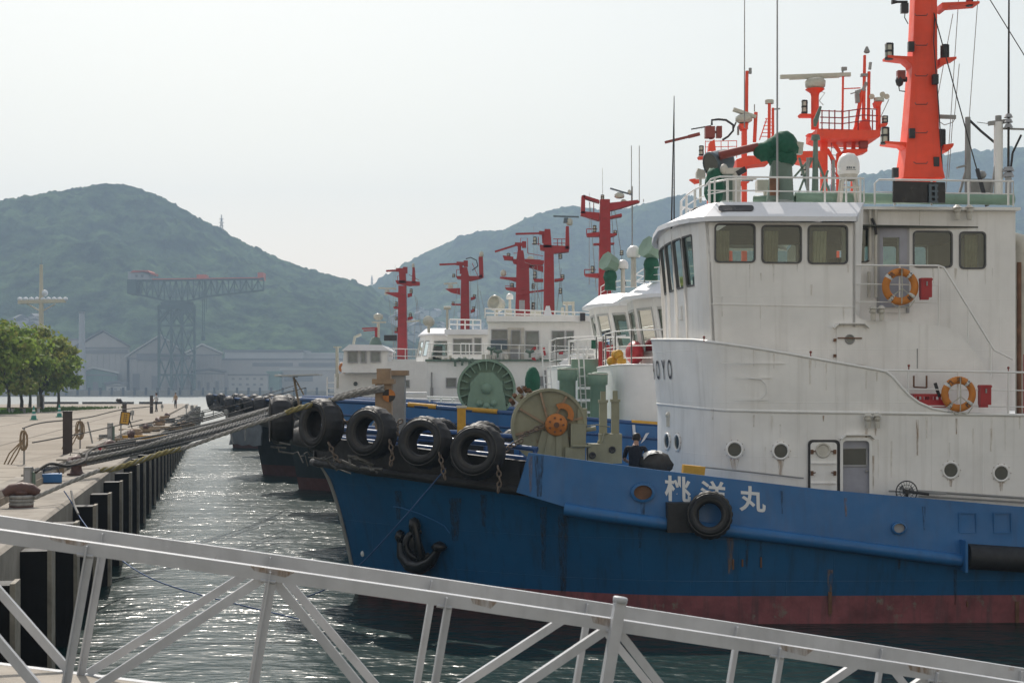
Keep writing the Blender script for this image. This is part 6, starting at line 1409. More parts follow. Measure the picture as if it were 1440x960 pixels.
prail([[(632,449),(676,450)],[(632,456),(676,457)]]+[[(x,449),(x,464)] for x in (632,643,654,665,676)], 73, t5, .035)
prail([[(648,483),(690,484)],[(648,483),(648,506)],[(660,483),(660,506)]], 72, t5, .03)
f6, t6 = back_tug(-15.2, 88, 6, 'sixth tugboat with a broad red mast and lowered cannon, mostly hidden')
red_mast(t6, 88, 735, 366, 445, 19, 23, arms=([(720,364),(765,366),(765,370),(745,376),(722,370)],[(703,389),(726,390),(726,396),(716,393),(703,391)],[(710,404),(726,404),(726,410),(712,407)],[(707,359),(722,361),(722,366),(709,365)],[(745,370),(764,374),(764,382),(745,376)],[(728,352),(736,352),(738,366),(726,366)]),
    lamps_=((715,356,364,5),(720,398,407,5),(750,399,406,5),(750,425,436,5)), cannon=(696,354,728,344), rails_=([(732,352),(732,335),(742,335),(742,356)],[(742,356),(764,360)],[(710,402),(722,402)],[(722,356),(730,356)]), stub=((746,366,11,11),(708,384,8,9)))
g = MB(); pbar(g,726,413,768,408,2.6,87); g.build('water_cannon', M['red'], t6); g = MB(); pbox(g,730,422,738,437,86,.4); g.build('locker', M['gray'], t6)
g = MB(); pbox(g,640,470,760,520,84,6); g.build('deckhouse', M['white2'], t6)
f7, t7 = back_tug(-18.6, 100, 6, 'seventh tugboat with rounded white wheelhouse below a forked red mast')
red_mast(t7, 100, 654, 388, 450, 12, 14, arms=([(641,388),(672,388),(678,386),(678,391),(662,395),(643,392)],[(673,361),(679,361),(680,390),(674,390)],[(626,406),(647,405),(647,414),(634,411)],[(662,418),(668,417),(668,420),(662,422)],[(662,436),(667,434),(667,438),(662,440)],[(634,427),(648,427),(648,429),(636,429)],[(650,376),(657,376),(660,390),(648,390)]),
    lamps_=((667,414,420,4),(637,424,429,4),(666,431,438,4),(638,385,390,4)), cannon=(618,372,646,371), scan=(624,399,643,398), dome='lens', rails_=([(642,379),(650,379)],[(642,379),(642,390)],[(672,388),(664,370)]), hose=((655,364),(662,362),(670,366),(672,374),(664,380)), stub=((677,358,6,9),))
wheelhouse(Fr(f7.O.x,f7.O.y,6), t7, (P(578,500,96).x-f7.O.x), (P(632,500,96).x-f7.O.x), 2.6, 5.5, 8.35, 6.9, 7.95, roof='whiteroof', rake=-.3)
g = MB(); pbox(g,545,508,640,600,95,6); h7 = g.build('deckhouse', M['white2'], t7); pwin(569,535,575,544,95,h7)
g = MB(); c = P(603,452,96); g.lathe([(0,-.25),(.35,-.2),(.36,.2),(0,.25)],14,axis_m(c,(-.3,-1,.2))); g.cyl(P(603,468,96),c,.1); g.build('radar_drum', M['lens'], t7)
g = MB()
for x, y in ((629,434),): g.cyl(P(x,470,95),P(x,y,95),.08); g.cyl(P(x-5,y-1,95),P(x+5,y-1,95),.12,.12)
g.build('floodlight', M['lens'], t7)
f8, t8 = back_tug(-23.4, 112, 7, 'eighth tugboat, with a slim red mast and a small white cabin')
red_mast(t8, 112, 566, 402, 502, 12, 15, arms=([(556,394),(590,396),(590,401),(575,402),(558,399)],[(580,376),(583,376),(584,398),(579,398)],[(541,411),(561,411),(561,419),(550,415)],[(553,431),(561,431),(561,434),(554,434)],[(573,446),(580,445),(580,448),(573,450)],[(562,380),(570,380),(571,398),(561,398)],[(573,413),(579,412),(579,416),(573,418)],[(554,466),(561,466),(561,468),(555,468)]),
    lamps_=((557,424,431,4),(577,440,446,4),(578,406,413,4),(557,460,466,4),(557,445,450,4)), cannon=(543,381,561,380), scan=(532,405,557,406), dome='lens', rails_=([(559,388),(559,398)],[(575,386),(589,394)],[(559,388),(564,388)]), stub=((581,374,4,8),(566,379,5,4)))
g = MB(); ppoly(g,[(484,492),(545,492),(545,524),(480,524)],108,5); h8 = g.build('wheelhouse', M['white2'], t8); g = MB(); g.poly([P(480,493,105.1),P(491,484,105.1),P(537,485,105.1),P(549,493,105.1)],(0,5.8,0)); g.build('wheelhouse_roof', M['whiteroof'], t8)
for w in ((490,495,502,509),(508,494,514,509),(522,495,534,508)): pwin(*w,105.4,h8)
g = MB(); pbox(g,470,525,560,600,107,6); pbox(g,540,505,600,600,109,5); h8d = g.build('deckhouse', M['white2'], t8); pwin(545,513,567,521,109,h8d); pwin(575,515,580,521,109,h8d)
g = MB(); g.lathe([(0,.0),(.16,.0),(.16,.03)],14,axis_m(P(500,539.5,106.95),(0,-1,0))); g.build('porthole', M['dglass'], h8d)
g = MB(); pbox(g,540,471,558,479,108.5,.2); g.build('dark_board', M['board'], t8)
g = MB(); pbar(g,509,462,530,461,2,108); pbar(g,511,465,528,464,1.6,108); pbar(g,529,460,529,478,3.5,108); g.build('red_davit', M['red'], t8)
g = MB(); c = P(528,484,108); g.lathe([(.55,-.7),(.5,.0),(.3,.5),(0,.6)],12,Matrix.Translation(c)); g.build('davit_base', M['greengrey'], t8)
g = MB(); g.cyl(P(532,480,109),P(532,452,109),.12); g.lathe([(.2,0),(.36,.15),(.36,.4),(.15,.5)],12,Matrix.Translation(P(532,450,109))); pbar(g,523,453,543,453,2,109); g.cut().tube([P(497,484,108),P(499,474,108),P(508,470,108)],.12,6); g.cut().cyl(P(474,545,107),P(474,488,107),.12); pbar(g,469,488,480,488,2,107); g.cut(); pbar(g,572,452,590,451,2,108); g.build('roof_fitting', M['lens'], t8)
prail([[(476,510),(545,511)],[(476,518),(545,519)],[(545,490),(610,492)],[(545,500),(610,502)]]+[[(x,510),(x,525)] for x in (476,490,505,520,535,545)]+[[(x,491),(x,506)] for x in (555,570,585,600)],106.5,t8,.035)
c = P(484,517,106); r = thing('lifebuoy','red lifebuoy on the rail of the small white cabin','lifebuoy',c); g = MB(); g.torus(axis_m(c,(0.1,-1,0)),.32,.1,20,8); g.build('ring', M['rustor'], r)
ladder(466,530,466,600,12,104,t8,9)
# tyres and tarpaulin on the bow of the fourth tug; dark bows beyond
tr = random.Random(4)
g = MB(); rows = []
for j in range(10):
    rows.append([f5.W(itp(i,[(0,1.6),(8,-.35),(16,1.2)])+.06*mno.noise(V((i*.7,j*.5,1))), itp(i,[(0,2.6),(8,.2),(16,-2.)])*(1.12+.02*j)+.1*math.sin(i*1.9+j*.3), 3.25-j*.17-.05*(i % 3)) for i in range(17)])
g.grid(rows); rows2 = [[p+V((.05,.05,0)) for p in r_] for r_ in rows]; g.grid(rows2); tag(g.build('tarpaulin', M['tarp'], None, f5.W(0,0,3)), 'grey blue tarpaulin hung over the bow of the fifth tug', 'tarpaulin')
for i, (s, sg, ang) in enumerate(((.0,0,85),(1.0,1,60),(2.1,1,45),(3.2,1,35))):
    p = f4.W(s-.35, sg*(td_(s,4.5)+.3), 3.75); a = R(ang); tyre_thing('black tyre on the bow of the fourth tug, behind the ropes', p, (-math.sin(a),-math.cos(a)), 10, 0, group='tyres on the bow of the fourth tug')
for f, n_, nm in ((f5,4,'fifth'),(f7,4,'seventh'),(f8,3,'eighth')):
    for i in range(n_):
        s = (.0,1.0,2.2,3.4)[i]; a = R((85,60,45,35)[i]); p = f.W(s-.35, (td_(s,4.5)+.3)*(i>0), 3.7); tyre_thing('black tyre on the bow of the %s tug, far along the row' % nm, p, (-math.sin(a),-math.cos(a)), 10, 0, group='tyres on the bow of the %s tug' % nm)
# awning on a pole over the fourth tug's bow
aw = thing('awning', 'flat pale awning on a leaning pole above the bow tyres', 'awning', P(418,570,58)); g = MB(); g.box(P(420,527.5,58)+V((0,0,0)), (1.75,1.5,.06), (0,-.03,0)); g.box(P(403,528.5,58), (.7,1.4,.05), (0,.1,0)); g.build('canopy', M['shedlt'], aw); g = MB(); g.tube([P(421,572,58),P(413,530,58)],.05,6); g.tube([P(430,560,58),P(418,538,58),P(415,533,58)],.03,6); g.build('pole', M['wood'], aw)
# ------------------------------------------------------------------ gangway in front
def nn(i): x = 122+0*i; return None
GN0, GN1 = P(122,765,9.2), P(1316,944,10.1); GF0, GF1 = P(144,748,10.4), P(1238,911,11.4)
gw = thing('gangway', 'white painted steel truss gangway sloping down over the water before the bow', 'gangway', (GN0+GF0)/2)
def node(a, c, i, n=5): return a+(c-a)*(i/n)
camber = lambda i: .03*math.sin(max(0,min(1,(i+1.2)/8))*math.pi)
EN = (GN1-GN0).normalized(); UP = (V((0,0,1))-EN*EN.z).normalized(); side = EN.cross(UP).normalized()
if side.y < 0: side = -side
HT = 1.06
def npt(i): return node(GN0,GN1,i)+UP*camber(i)
def fpt(i): return node(GF0,GF1,i,5)+UP*camber(i)
I0, I1 = -2, 8
g = MB()
for i in range(I0, I1): g.angle(npt(i), npt(i+1), .075, .085, side)
g.build('top_chord', M['gang'], gw)
g = MB()
for i in range(I0, I1): g.angle(fpt(i), fpt(i+1), .05, .105, side)
g.build('top_chord', M['gang'], gw)
for fn, dd in ((npt, .02), (fpt, .02)):
    g = MB()
    for i in range(I0, I1): g.angle(fn(i)-UP*HT, fn(i+1)-UP*HT, .08, .09, side)
    g.build('bottom_chord', M['gang'], gw)
    for i in range(I0, I1+1):
        if fn is npt and i == 3: continue
        g = MB(); p = fn(i)+side*.014-UP*.02; g.angle(p, p-UP*(HT-.01), .055, .055, EN, .010, 0, side); g.build('post', M['gang'], gw)
    for i in range(I0, I1+1):
        if i % 2: 
            for j in (i-1, i+1):
                if j < I0 or j > I1: continue
                g = MB(); p = fn(i)+side*.026-UP*.05+EN*(.05 if j > i else -.05); q = fn(j)-UP*(HT-.03)+side*.026+EN*(-.05 if j > i else .05); g.angle(p, q, .05, .06, side, .01); g.build('diagonal_brace', M['gang'], gw)
rq = random.Random(3)
for i in range(I0, I1+1):
    for k in range(1):
        p = npt(i)+EN*rq.uniform(-.25,.25)-side*.003; l = rq.uniform(.08,.3); d = rq.uniform(.02,.07); g = MB(); g.add([p, p+EN*l, p+EN*l*.8-UP*d, p+EN*l*.1-UP*d*.7], [(0,1,2,3)]); g.build('rust_streak', M['stain'], gw)
    q = npt(i)-UP*.086; g = MB(); g.tube([q+EN*-.05, q+EN*.05], .012, 5); g.build('weld_bead', M['gang'], gw)
g = MB(); p = npt(3)+side*-.035; g.bar(p-UP*HT, p+UP*.13, .075,.075,EN); pz = g.build('capped_post', M['gang'], gw); g = MB(); g.lathe([(0,-.02),(.05,-.02),(.052,.012),(.045,.02),(0,.022)], 16, axis_m(p+UP*.14, UP)); g.build('cap', M['gang'], pz)
g = MB()
for i in range(I0, I1):
    a, b_, c, d = npt(i)-UP*(HT+.02)+side*.1, npt(i+1)-UP*(HT+.02)+side*.1, fpt(i+1)-UP*(HT-.0)-side*.01, fpt(i)-UP*(HT-.0)-side*.01; a2, b2 = a, b_
    g.hexa([a-UP*.05,b_-UP*.05,c-UP*.05,d-UP*.05,a,b_,c,d])
g.build('deck', M['concrete'], gw)
# ------------------------------------------------------------------ quay furniture
def ropepath(pts, n=10):                          # Catmull-Rom through points
    pts = [V(p) for p in pts]; out = []
    for i in range(len(pts)-1):
        p0, p1, p2, p3 = pts[max(0,i-1)], pts[i], pts[i+1], pts[min(len(pts)-1,i+2)]
        for k in range(n):
            t = k/n; out.append(.5*((2*p1)+(p2-p0)*t+(2*p0-5*p1+4*p2-p3)*t*t+(3*p1-p0-3*p2+p3)*t**3))
    return out+[pts[-1]]
def laid(g, q, r, lay=9.):                        # three twisted strands
    L_ = [0.]
    for a, c in zip(q, q[1:]): L_.append(L_[-1]+(c-a).length)
    N = max(len(q), int(L_[-1]/(r*1.1))); pts = []; j = 0
    for i in range(N+1):
        d = L_[-1]*i/N
        while j < len(q)-2 and L_[j+1] < d: j += 1
        pts.append(q[j].lerp(q[j+1], (d-L_[j])/max(1e-6, L_[j+1]-L_[j])))
    for k in range(3):
        st_ = []
        for i, p in enumerate(pts):
            d = (pts[min(N,i+1)]-pts[max(0,i-1)]).normalized(); x = d.cross(V((0,0,1))).normalized(); u = x.cross(d); a = 2*math.pi*(k/3+L_[-1]*i/N/(r*lay)); st_.append(p+(x*math.cos(a)+u*math.sin(a))*r*.5)
        g.tube(st_, r*.54, 6)
def rope(pts, r, mat, label, group=None, name='mooring_rope', n=10):
    g = MB(); q = ropepath(pts, n)
    if r > .034: laid(g, q, r*.86)
    else: g.tube(q, r, 8)
    g.cuts = []; o = g.build(name, M[mat], None, q[0]); tag(o, label, 'rope', group); return o
# mooring bollards (horned) along the coping
def bollard(p, label, yaw=0., group=None):
    r = thing('mooring_bollard', label, 'bollard', p, group); g = MB(); o_ = off(r)
    g.lathe([(.34,0),(.34,.05),(.24,.07),(.19,.2),(.18,.36),(.24,.42),(.2,.5),(0,.52)], 20, Matrix.Translation(o_)); g.build('post', M['bollard'], r)
    g = MB(); g.tube([o_+V((-.5,0,.40)),o_+V((-.3,0,.50)),o_+V((0,0,.53)),o_+V((.3,0,.50)),o_+V((.5,0,.40))], lambda u: .10+.10*math.sin(u*math.pi), 12); g.build('horn', M['bollard'], r); r.rotation_euler = (0,0,yaw); return r
B0 = Q(24.2,-.62,2.4); b0 = P(30,681,27.4)
bl = bollard(V((b0.x,b0.y,2.405)), 'rusty horned bollard with pale rope looped round it', .35)
bl2 = None
for i, (a, lb) in enumerate(((38.5,'second rusty bollard along the quay edge behind the blue mats'),(50,'third rusty bollard beside the yellow sign'),(62,'rusty bollard just beyond the yellow sign'),(74,'rusty bollard below the farther brown post'),(88,'rusty bollard near the two people'),(104,'rusty bollard past the two people near the quay end'))):
    p = Q(a,-.7,2.405)
    bl2 = dup(bl, p, (0,0,1.2+.2*i), lb, 'bollards farther along the quay', .72)
bl.scale = (.66,)*3; g = MB(); o_ = off(bl)
for k in range(3): g.torus(Matrix.Translation(o_+V((0,0,.06+.068*k))), .195, .038, 24, 8)
tag(g.build('rope_turn', M['rope'], None, o_), 'pale rope turns wound round the rusty bollard', 'rope')
# mooring ropes from the first tug
A0 = V((b0.x+.25,b0.y,2.58))
rope([A0, P(131,664,28.3), P(160,659,28.6), P(192,649,28.9), P(232,636,29.3), P(261,629,29.6), P(317,609,30.0), P(386,586,30.3), P(420,574,30.5), P(470,562,31), P(540,548,31.2)], .055, 'rope', 'long pale mooring rope from the wound bollard up to the rusty bitt')
MR = ropepath([A0, P(131,664,28.3), P(160,659,28.6), P(192,649,28.9), P(232,636,29.3), P(261,629,29.6), P(317,609,30.0), P(386,586,30.3), P(420,574,30.5), P(470,562,31), P(540,548,31.2)])
rope(MR[12:51:3], .066, 'ropey', 'yellow chafe wrapping low on the long pale rope near the quay')
rope(MR[74:90:3], .075, 'ropey', 'yellow chafe wrapping on the rope above the second tyre')
rope([P(466,562,30.7), P(500,552,30.9), P(535,545,31.05)], .06, 'rope', 'thick pale rope bundle running to the rusty bitt', n=8)
rope([P(470,558,31.), P(505,548,31.1), P(540,543,31.2)], .05, 'rope', 'thin pale rope just above the thick bundle at the bitt')
rope([P(100,650,33), P(150,640,33), P(200,628,33.5), P(260,610,34), P(330,590,34.5), P(400,568,35)], .055, 'rope', 'second pale rope running under the grey hawsers to the bow')
for i, (y0, y1, x0, x1, r_, lb) in enumerate(((664,588,40,372,.080,'lowest thick grey hawser crossing from quay to bow'),(652,582,95,380,.075,'middle thick grey hawser crossing from quay to bow'),(641,577,115,385,.070,'upper thick grey hawser crossing from quay to bow'),(630,573,150,388,.05,'thinner grey hawser above the thick ones'),(668,591,44,376,.055,'thin grey hawser close under the lowest thick one'),(658,585,60,378,.06,'grey hawser between the lowest and middle thick ones'),(646,579,110,384,.05,'thin grey hawser close over the middle thick one'),(622,569,165,392,.045,'highest grey hawser of the bundle over the quay'))):
    rope([P(x0,y0-1,34+i), P(x0*.7+x1*.3,y0*.7+y1*.3+3,37+i), P(x0*.35+x1*.65,y0*.35+y1*.65+3.5,41+i), P(x1,y1,45+i*2)], r_, 'ropeg', lb, 'grey hawsers from quay to bows')
for i, (x0, y0, x1, y1, Y0, Y1, lb) in enumerate(((205,622,400,570,50,66,'dark line sagging to the fourth bow'),(215,606,355,572,62,70,'thin dark line just above the sagging one'),(240,598,345,572,72,77,'thin line to the fifth bow'),(255,594,340,570,80,85,'pale thin line to the sixth bow'),(262,590,345,565,88,95,'thin line to the seventh bow'),(250,585,420,540,80,98,'high thin line rising over the far bows'),(180,600,430,545,60,70,'long thin dark line reaching from the quay to the awning'))):
    rope([P(x0,y0,Y0), P((x0+x1)/2,(y0+y1)/2+3,(Y0+Y1)/2), P(x1,y1,Y1)], .03 if i < 5 else .022, 'ropedk', lb)
rope([P(627,658,28.7), P(570,725,28.9), P(510,790,29.5), P(470,822,30.), P(415,845,31)], .014, 'ropeb', 'thin blue line slanting down across the dark blue bow')
rope([P(90,690,27.4), P(100,705,27.2), P(118,735,26.5), P(150,770,24), P(230,820,22), P(420,870,21)], .011, 'ropeb', 'blue line hanging from the quay edge into the water')
rope([P(100,690,27.4), P(104,708,27.1), P(110,722,26.8)], .022, 'rope', 'loose white rope end hanging from the quay edge')
# chain fence: leaning posts with rope runs
def lpost(px, yb, yt, Y, lean, label):
    a = P(px,yb,Y); a.z = 2.55; g = MB(); g.cyl(a, a+V((lean,0,(yb-yt)*Y/F)), .03); tag(g.build('rope_post', M['steel'], None, a), label, 'post', 'leaning rope posts on the quay')
lpost(131,622,587,52,-.2,'thin leaning rope post beside the red box'); lpost(170,600,575,60,.0,'thin upright rope post beside the yellow sign'); lpost(328,592,552,55,-.25,'thin leaning pole before the tarpaulin bow'); lpost(345,592,562,58,0,'thin short upright pole beside the leaning pole')
for pts, lb in (([P(32,602,42),P(60,594,45),P(122,587,52),P(170,576,60),P(215,571,70)],'upper dark rope rail along the quay posts'),([P(46,622,42),P(90,614,46),P(130,606,52),P(200,590,64)],'lower dark rope rail along the quay posts')): rope(pts, .022, 'ropedk', lb)
def hank(px, py, Y, h, label):
    r = thing('rope_hank', label, 'rope', P(px,py,Y)); g = MB(); k = Y/F; o_ = off(r); rq = random.Random(int(px))
    for i in range(5): 
        w = rq.uniform(2.5,6)*k; x = rq.uniform(-2,2)*k; g.tube([o_+V((x+w*math.sin(q), rq.uniform(-.03,.03), (h*.5*math.cos(q)-h*.25)*k)) for q in [2*math.pi*m/12 for m in range(12)]], .018, 5, 0, True)
    for i in range(3): g.tube([o_+V((0,0,-.2*h*k)), o_+V(((-8-6*i)*k,0,-h*.9*k)), o_+V(((-18-5*i)*k,0,-h*1.5*k))], .022, 5)
    g.build('coil', M['wood'], r); g = MB(); z0 = 2.55-o_.z; g.cyl(o_+V((0,0.05,z0)), o_+V((0,.05,h*.35*k)), .028); g.build('stake', M['steel'], r)
hank(33,612,40,28,'hank of brown rope hung on a stake before the blue crate'); hank(112,598,50,26,'hank of pale brown rope hung beside the big brown post')
# service pedestals
def pedestal(px, yb, yt, w, Y, label):
    a = P(px,yb,Y); r = thing('service_pedestal', label, 'service box', V((a.x,a.y,2.42)), 'grey service pedestals'); k = Y/F; h = (yb-yt)*k; o_ = off(r)
    g = MB(); g.box(o_+V((0,0,h*.62)), (w*k,w*k*.8,h*.76)); g.build('cabinet', M['steel'], r); g = MB(); g.cyl(o_, o_+V((0,0,h*.3)), .05); g.cyl(o_+V((w*k*.65,0,0)), o_+V((w*k*.65,0,h*.85)), w*k*.25); g.build('pipe', M['greengrey'], r)
    g = MB(); g.box(o_+V((0,-w*k*.41,h*.65)), (w*k*.7,.02,h*.5)); g.build('door', M['gray'], r)
pedestal(40,664,618,11,29,'grey service pedestal behind the wound bollard'); pedestal(155,612,580,7,56,'grey service pedestal beside the yellow sign')
# brown square posts
def bpost(px, yb, yt, w, Y, label):
    a = P(px,yb,Y); r = thing('square_post', label, 'post', V((a.x,a.y,2.5)), 'brown square steel posts on the quay'); k = Y/F; h = (yb-yt)*k; g = MB(); g.box(off(r)+V((0,0,h/2)), (w*k,w*k,h), .3); g.build('shaft', M['brown'], r); g = MB(); g.box(off(r)+V((0,0,h+.02)), (w*k*1.04,w*k*1.04,.05), .3); g.build('cap_plate', M['dark'], r)
bpost(95,623,562,13,46,'big brown square post with a blue crate at its foot'); bpost(175,588,559,6,84,'middle brown square post with a dark float beside it'); bpost(213,578,553,4.5,120,'thin brown square post beside the person in pale shirt')
g = MB(); g.ball(P(167,562.5,84),(.18,.18,.12),10); g.ball(P(170,565,84),(.12,.12,.1),8); tag(g.build('float', M['dark'], None, P(167,562.5,84)), 'dark float hooked on the middle brown post', 'float')
# traffic cones
cn = None
for px, yb, Y, lb in ((47.5,591,95,'green and white traffic cone beside the grass'),(83.5,587,104,'green and white traffic cone beside the big brown post')):
    p = P(px,yb,Y); p.z = 2.55
    if cn is None:
        cn = thing('traffic_cone', lb, 'cone', p, 'green traffic cones on the quay'); o_ = off(cn)
        g = MB(); g.box(o_+V((0,0,.03)), (.42,.42,.06)); g.build('base', M['cone'], cn); g = MB()
        for z0, z1, m_ in ((.06,.28,0),(.28,.40,1),(.40,.55,0),(.55,.65,1),(.65,.9,0)): g.lathe([(.20-.17*z0/.9,z0),(.20-.17*z1/.9,z1)], 18, Matrix.Translation(o_), m_)
        g.build('body', [M['cone'],M['conew']], cn); cn.scale = (1,1,1.05)
    else: dup(cn, p, None, lb)
# yellow sign, red box, mats, timber, kerbs
sg_ = thing('sign_board', 'leaning yellow sign board with dark border on the quay edge', 'sign', P(176,600,58)); k = 58/F
a = P(176,588,58); g = MB(); g.box(a, (13*k,.04,17*k), (R(-10),R(6),0)); g.build('panel', M['yellow'], sg_); g = MB()
MXs = Euler((R(-10),R(6),0)).to_matrix()
for dx, dz, sx, sz in ((-6.3*k,0,1.0*k,17.5*k),(6.3*k,0,1.0*k,17.5*k),(0,8.5*k,13.5*k,1.0*k),(0,-8.5*k,13.5*k,1.*k)): g.box(a+MXs @ V((dx,-.01,dz)), (sx,.06,sz), (R(-10),R(6),0))
for dx in (-1.2*k,1.5*k):
    for j in range(4): g.box(a+MXs @ V((dx,-.025,(5-3*j)*k)), (1.6*k,.02,1.3*k), (R(-10),R(6),0))
g.bar(a+V((.1,.1,.1)), a+V((.15,.5,-.42)), .03); g.build('frame', M['dark'], sg_)
g = MB(); p = P(133,616,50); g.box(V((p.x,p.y,2.40+.13)), (.48,.4,.26), .2); r = tag(g.build('tool_box', M['redbox'], None, V((p.x,p.y,2.4))), 'flat red box at the foot of the leaning post', 'box')
for px, py, Y, w, lb in ((106,626,42,.45,'blue crate at the foot of the big brown post'),(72,652,34.5,.5,'blue crate with wooden block nearer the bollard')):
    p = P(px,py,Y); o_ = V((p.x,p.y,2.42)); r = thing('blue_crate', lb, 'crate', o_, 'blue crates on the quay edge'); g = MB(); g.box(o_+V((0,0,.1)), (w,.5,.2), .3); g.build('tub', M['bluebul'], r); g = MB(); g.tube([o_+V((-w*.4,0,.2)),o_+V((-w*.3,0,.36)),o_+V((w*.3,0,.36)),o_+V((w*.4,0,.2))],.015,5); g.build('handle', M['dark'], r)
for px, py, Y, ln, lb in ((205,604,62,2.4,'yellow timber baulk lying by the yellow sign'),(195,592,72,2.0,'pale timber lying on the quay edge farther on'),(70,640,37,.5,'short wooden block beside the blue crate'),(225,590,76,2.2,'grey plank lying near the farther bollards'),(160,606,58,1.2,'pale stone slab behind the grey pedestal')):
    p = P(px,py,Y); o_ = V((p.x,p.y,2.43)); g = MB(); g.bar(o_+V((-ln/2,0,.1)), o_+V((ln/2,.3,.12)), .22,.18); tag(g.build('timber', M['yellow'] if 'yellow' in lb else M['wood'], None, o_), lb, 'timber')
g = MB(); q = P(3,668,25.5); g.hexa([Q(17.5,-1.9,2.56),Q(17.5,-1.0,2.56),Q(25.0,-1.0,2.56),Q(25.0,-1.9,2.56),Q(17.5,-1.9,2.74),Q(17.5,-1.02,2.74),Q(25.,-1.02,2.74),Q(25.,-1.9,2.74)]); tag(g.build('kerb_block', M['concrete'], None, Q(21,-1.4,2.56)), 'pale concrete kerb block before the wound bollard', 'kerb')
for i, (a0, a1) in enumerate(((26.5,33),(33.8,40),(41,48),(50,58),(60,70))):
    g = MB(); g.hexa([Q(a0,-1.5,2.56),Q(a0,-1.17,2.56),Q(a1,-1.17,2.56),Q(a1,-1.5,2.56),Q(a0,-1.48,2.70),Q(a0,-1.19,2.70),Q(a1,-1.19,2.70),Q(a1,-1.48,2.70)]); tag(g.build('kerb', M['concrete'], None, Q(a0,-1.3,2.56)), 'low concrete kerb beam edging the quay pavement', 'kerb', 'kerb beams along the quay')
for i, (x0, x1) in enumerate(((62,110),(116,188),(196,228))):
    a, c = P(x0,566,188), P(x1,566,188); a.z = c.z = 2.55; g = MB(); g.bar(a+V((0,0,.15)), c+V((0,0,.15)), .3,.3); tag(g.build('end_kerb', M['dark'], None, a), ('dark kerb beam behind the trees at the far quay end','long dark kerb beam between tree row and post at the far quay end','short dark kerb beam beside the people at the far quay end')[i], 'kerb')
rope([P(50,664,28), P(70,652,28.5), P(95,655,29), P(118,648,30), P(124,636,31), P(140,628,33), P(190,620,36)], .028, 'ropedk', 'black cable winding over the quay edge', None, 'power_cable')
for i, (px, py, Y) in enumerate(((150,604,60),(190,597,68),(205,590,78),(225,586,86),(240,583,92),(262,585,84),(275,580,96),(232,580,100))):
    p = P(px,py,Y); o_ = V((p.x,p.y,2.42)); g = MB(); rq = random.Random(i)
    for k2 in range(4): g.torus(Matrix.Translation(o_+V((rq.uniform(-.1,.1),rq.uniform(-.1,.1),.05+.07*k2))), rq.uniform(.25,.4), .05, 16, 6)
    tag(g.build('rope_coil', M['bolly'] if i % 2 else M['ropeg'], None, o_), 'coiled mooring rope lying among others on the far quay edge', 'rope', 'rope coils on the far quay edge')
for i, (px, yb, yt, Y) in enumerate(((186,575,562,95),(228,575,566,130),(262,572,560,120),(270,574,558,105),(300,572,560,120),(318,578,552,75),(285,577,566,95))):
    p = P(px,yb,Y); g = MB(); o_ = V((p.x,p.y,2.4)); g.cyl(o_, o_+V((0,0,(yb-yt)*Y/F+.2)), .04); g.box(o_+V((0,0,(yb-yt)*Y/F)), (.2,.2,.3)); tag(g.build('quay_stanchion', M['steel'], None, o_), 'small grey stanchion among the far ropes', 'post', 'stanchions on the far quay')
# ------------------------------------------------------------------ people
def skin_body(J, E, rad, mats, fmat, root_key, name='body', parent=None, sub=2, world=None):
    keys = list(J); me = bpy.data.meshes.new('b'); me.from_pydata([J[k] for k in keys], [(keys.index(a),keys.index(c)) for a,c in E], [])
    o = bpy.data.objects.new('b', me); COL.objects.link(o); md = o.modifiers.new('s','SKIN'); md.use_smooth_shade = True
    for i, k in enumerate(keys): sv = me.skin_vertices[0].data[i]; r = rad[k]; sv.radius = r if isinstance(r, tuple) else (r,r); sv.use_root = (k == root_key)
    sb_ = o.modifiers.new('u','SUBSURF'); sb_.levels = sub; sb_.render_levels = sub; bpy.context.view_layer.update()
    m2_ = bpy.data.meshes.new_from_object(o.evaluated_get(bpy.context.evaluated_depsgraph_get())); bpy.data.objects.remove(o); m2_.name = name
    m2_.materials.clear()
    for q in mats: m2_.materials.append(q)
    for p in m2_.polygons: p.material_index = fmat(p.center); p.use_smooth = True
    ob = bpy.data.objects.new(name, m2_); COL.objects.link(ob); ob.parent = parent; return ob
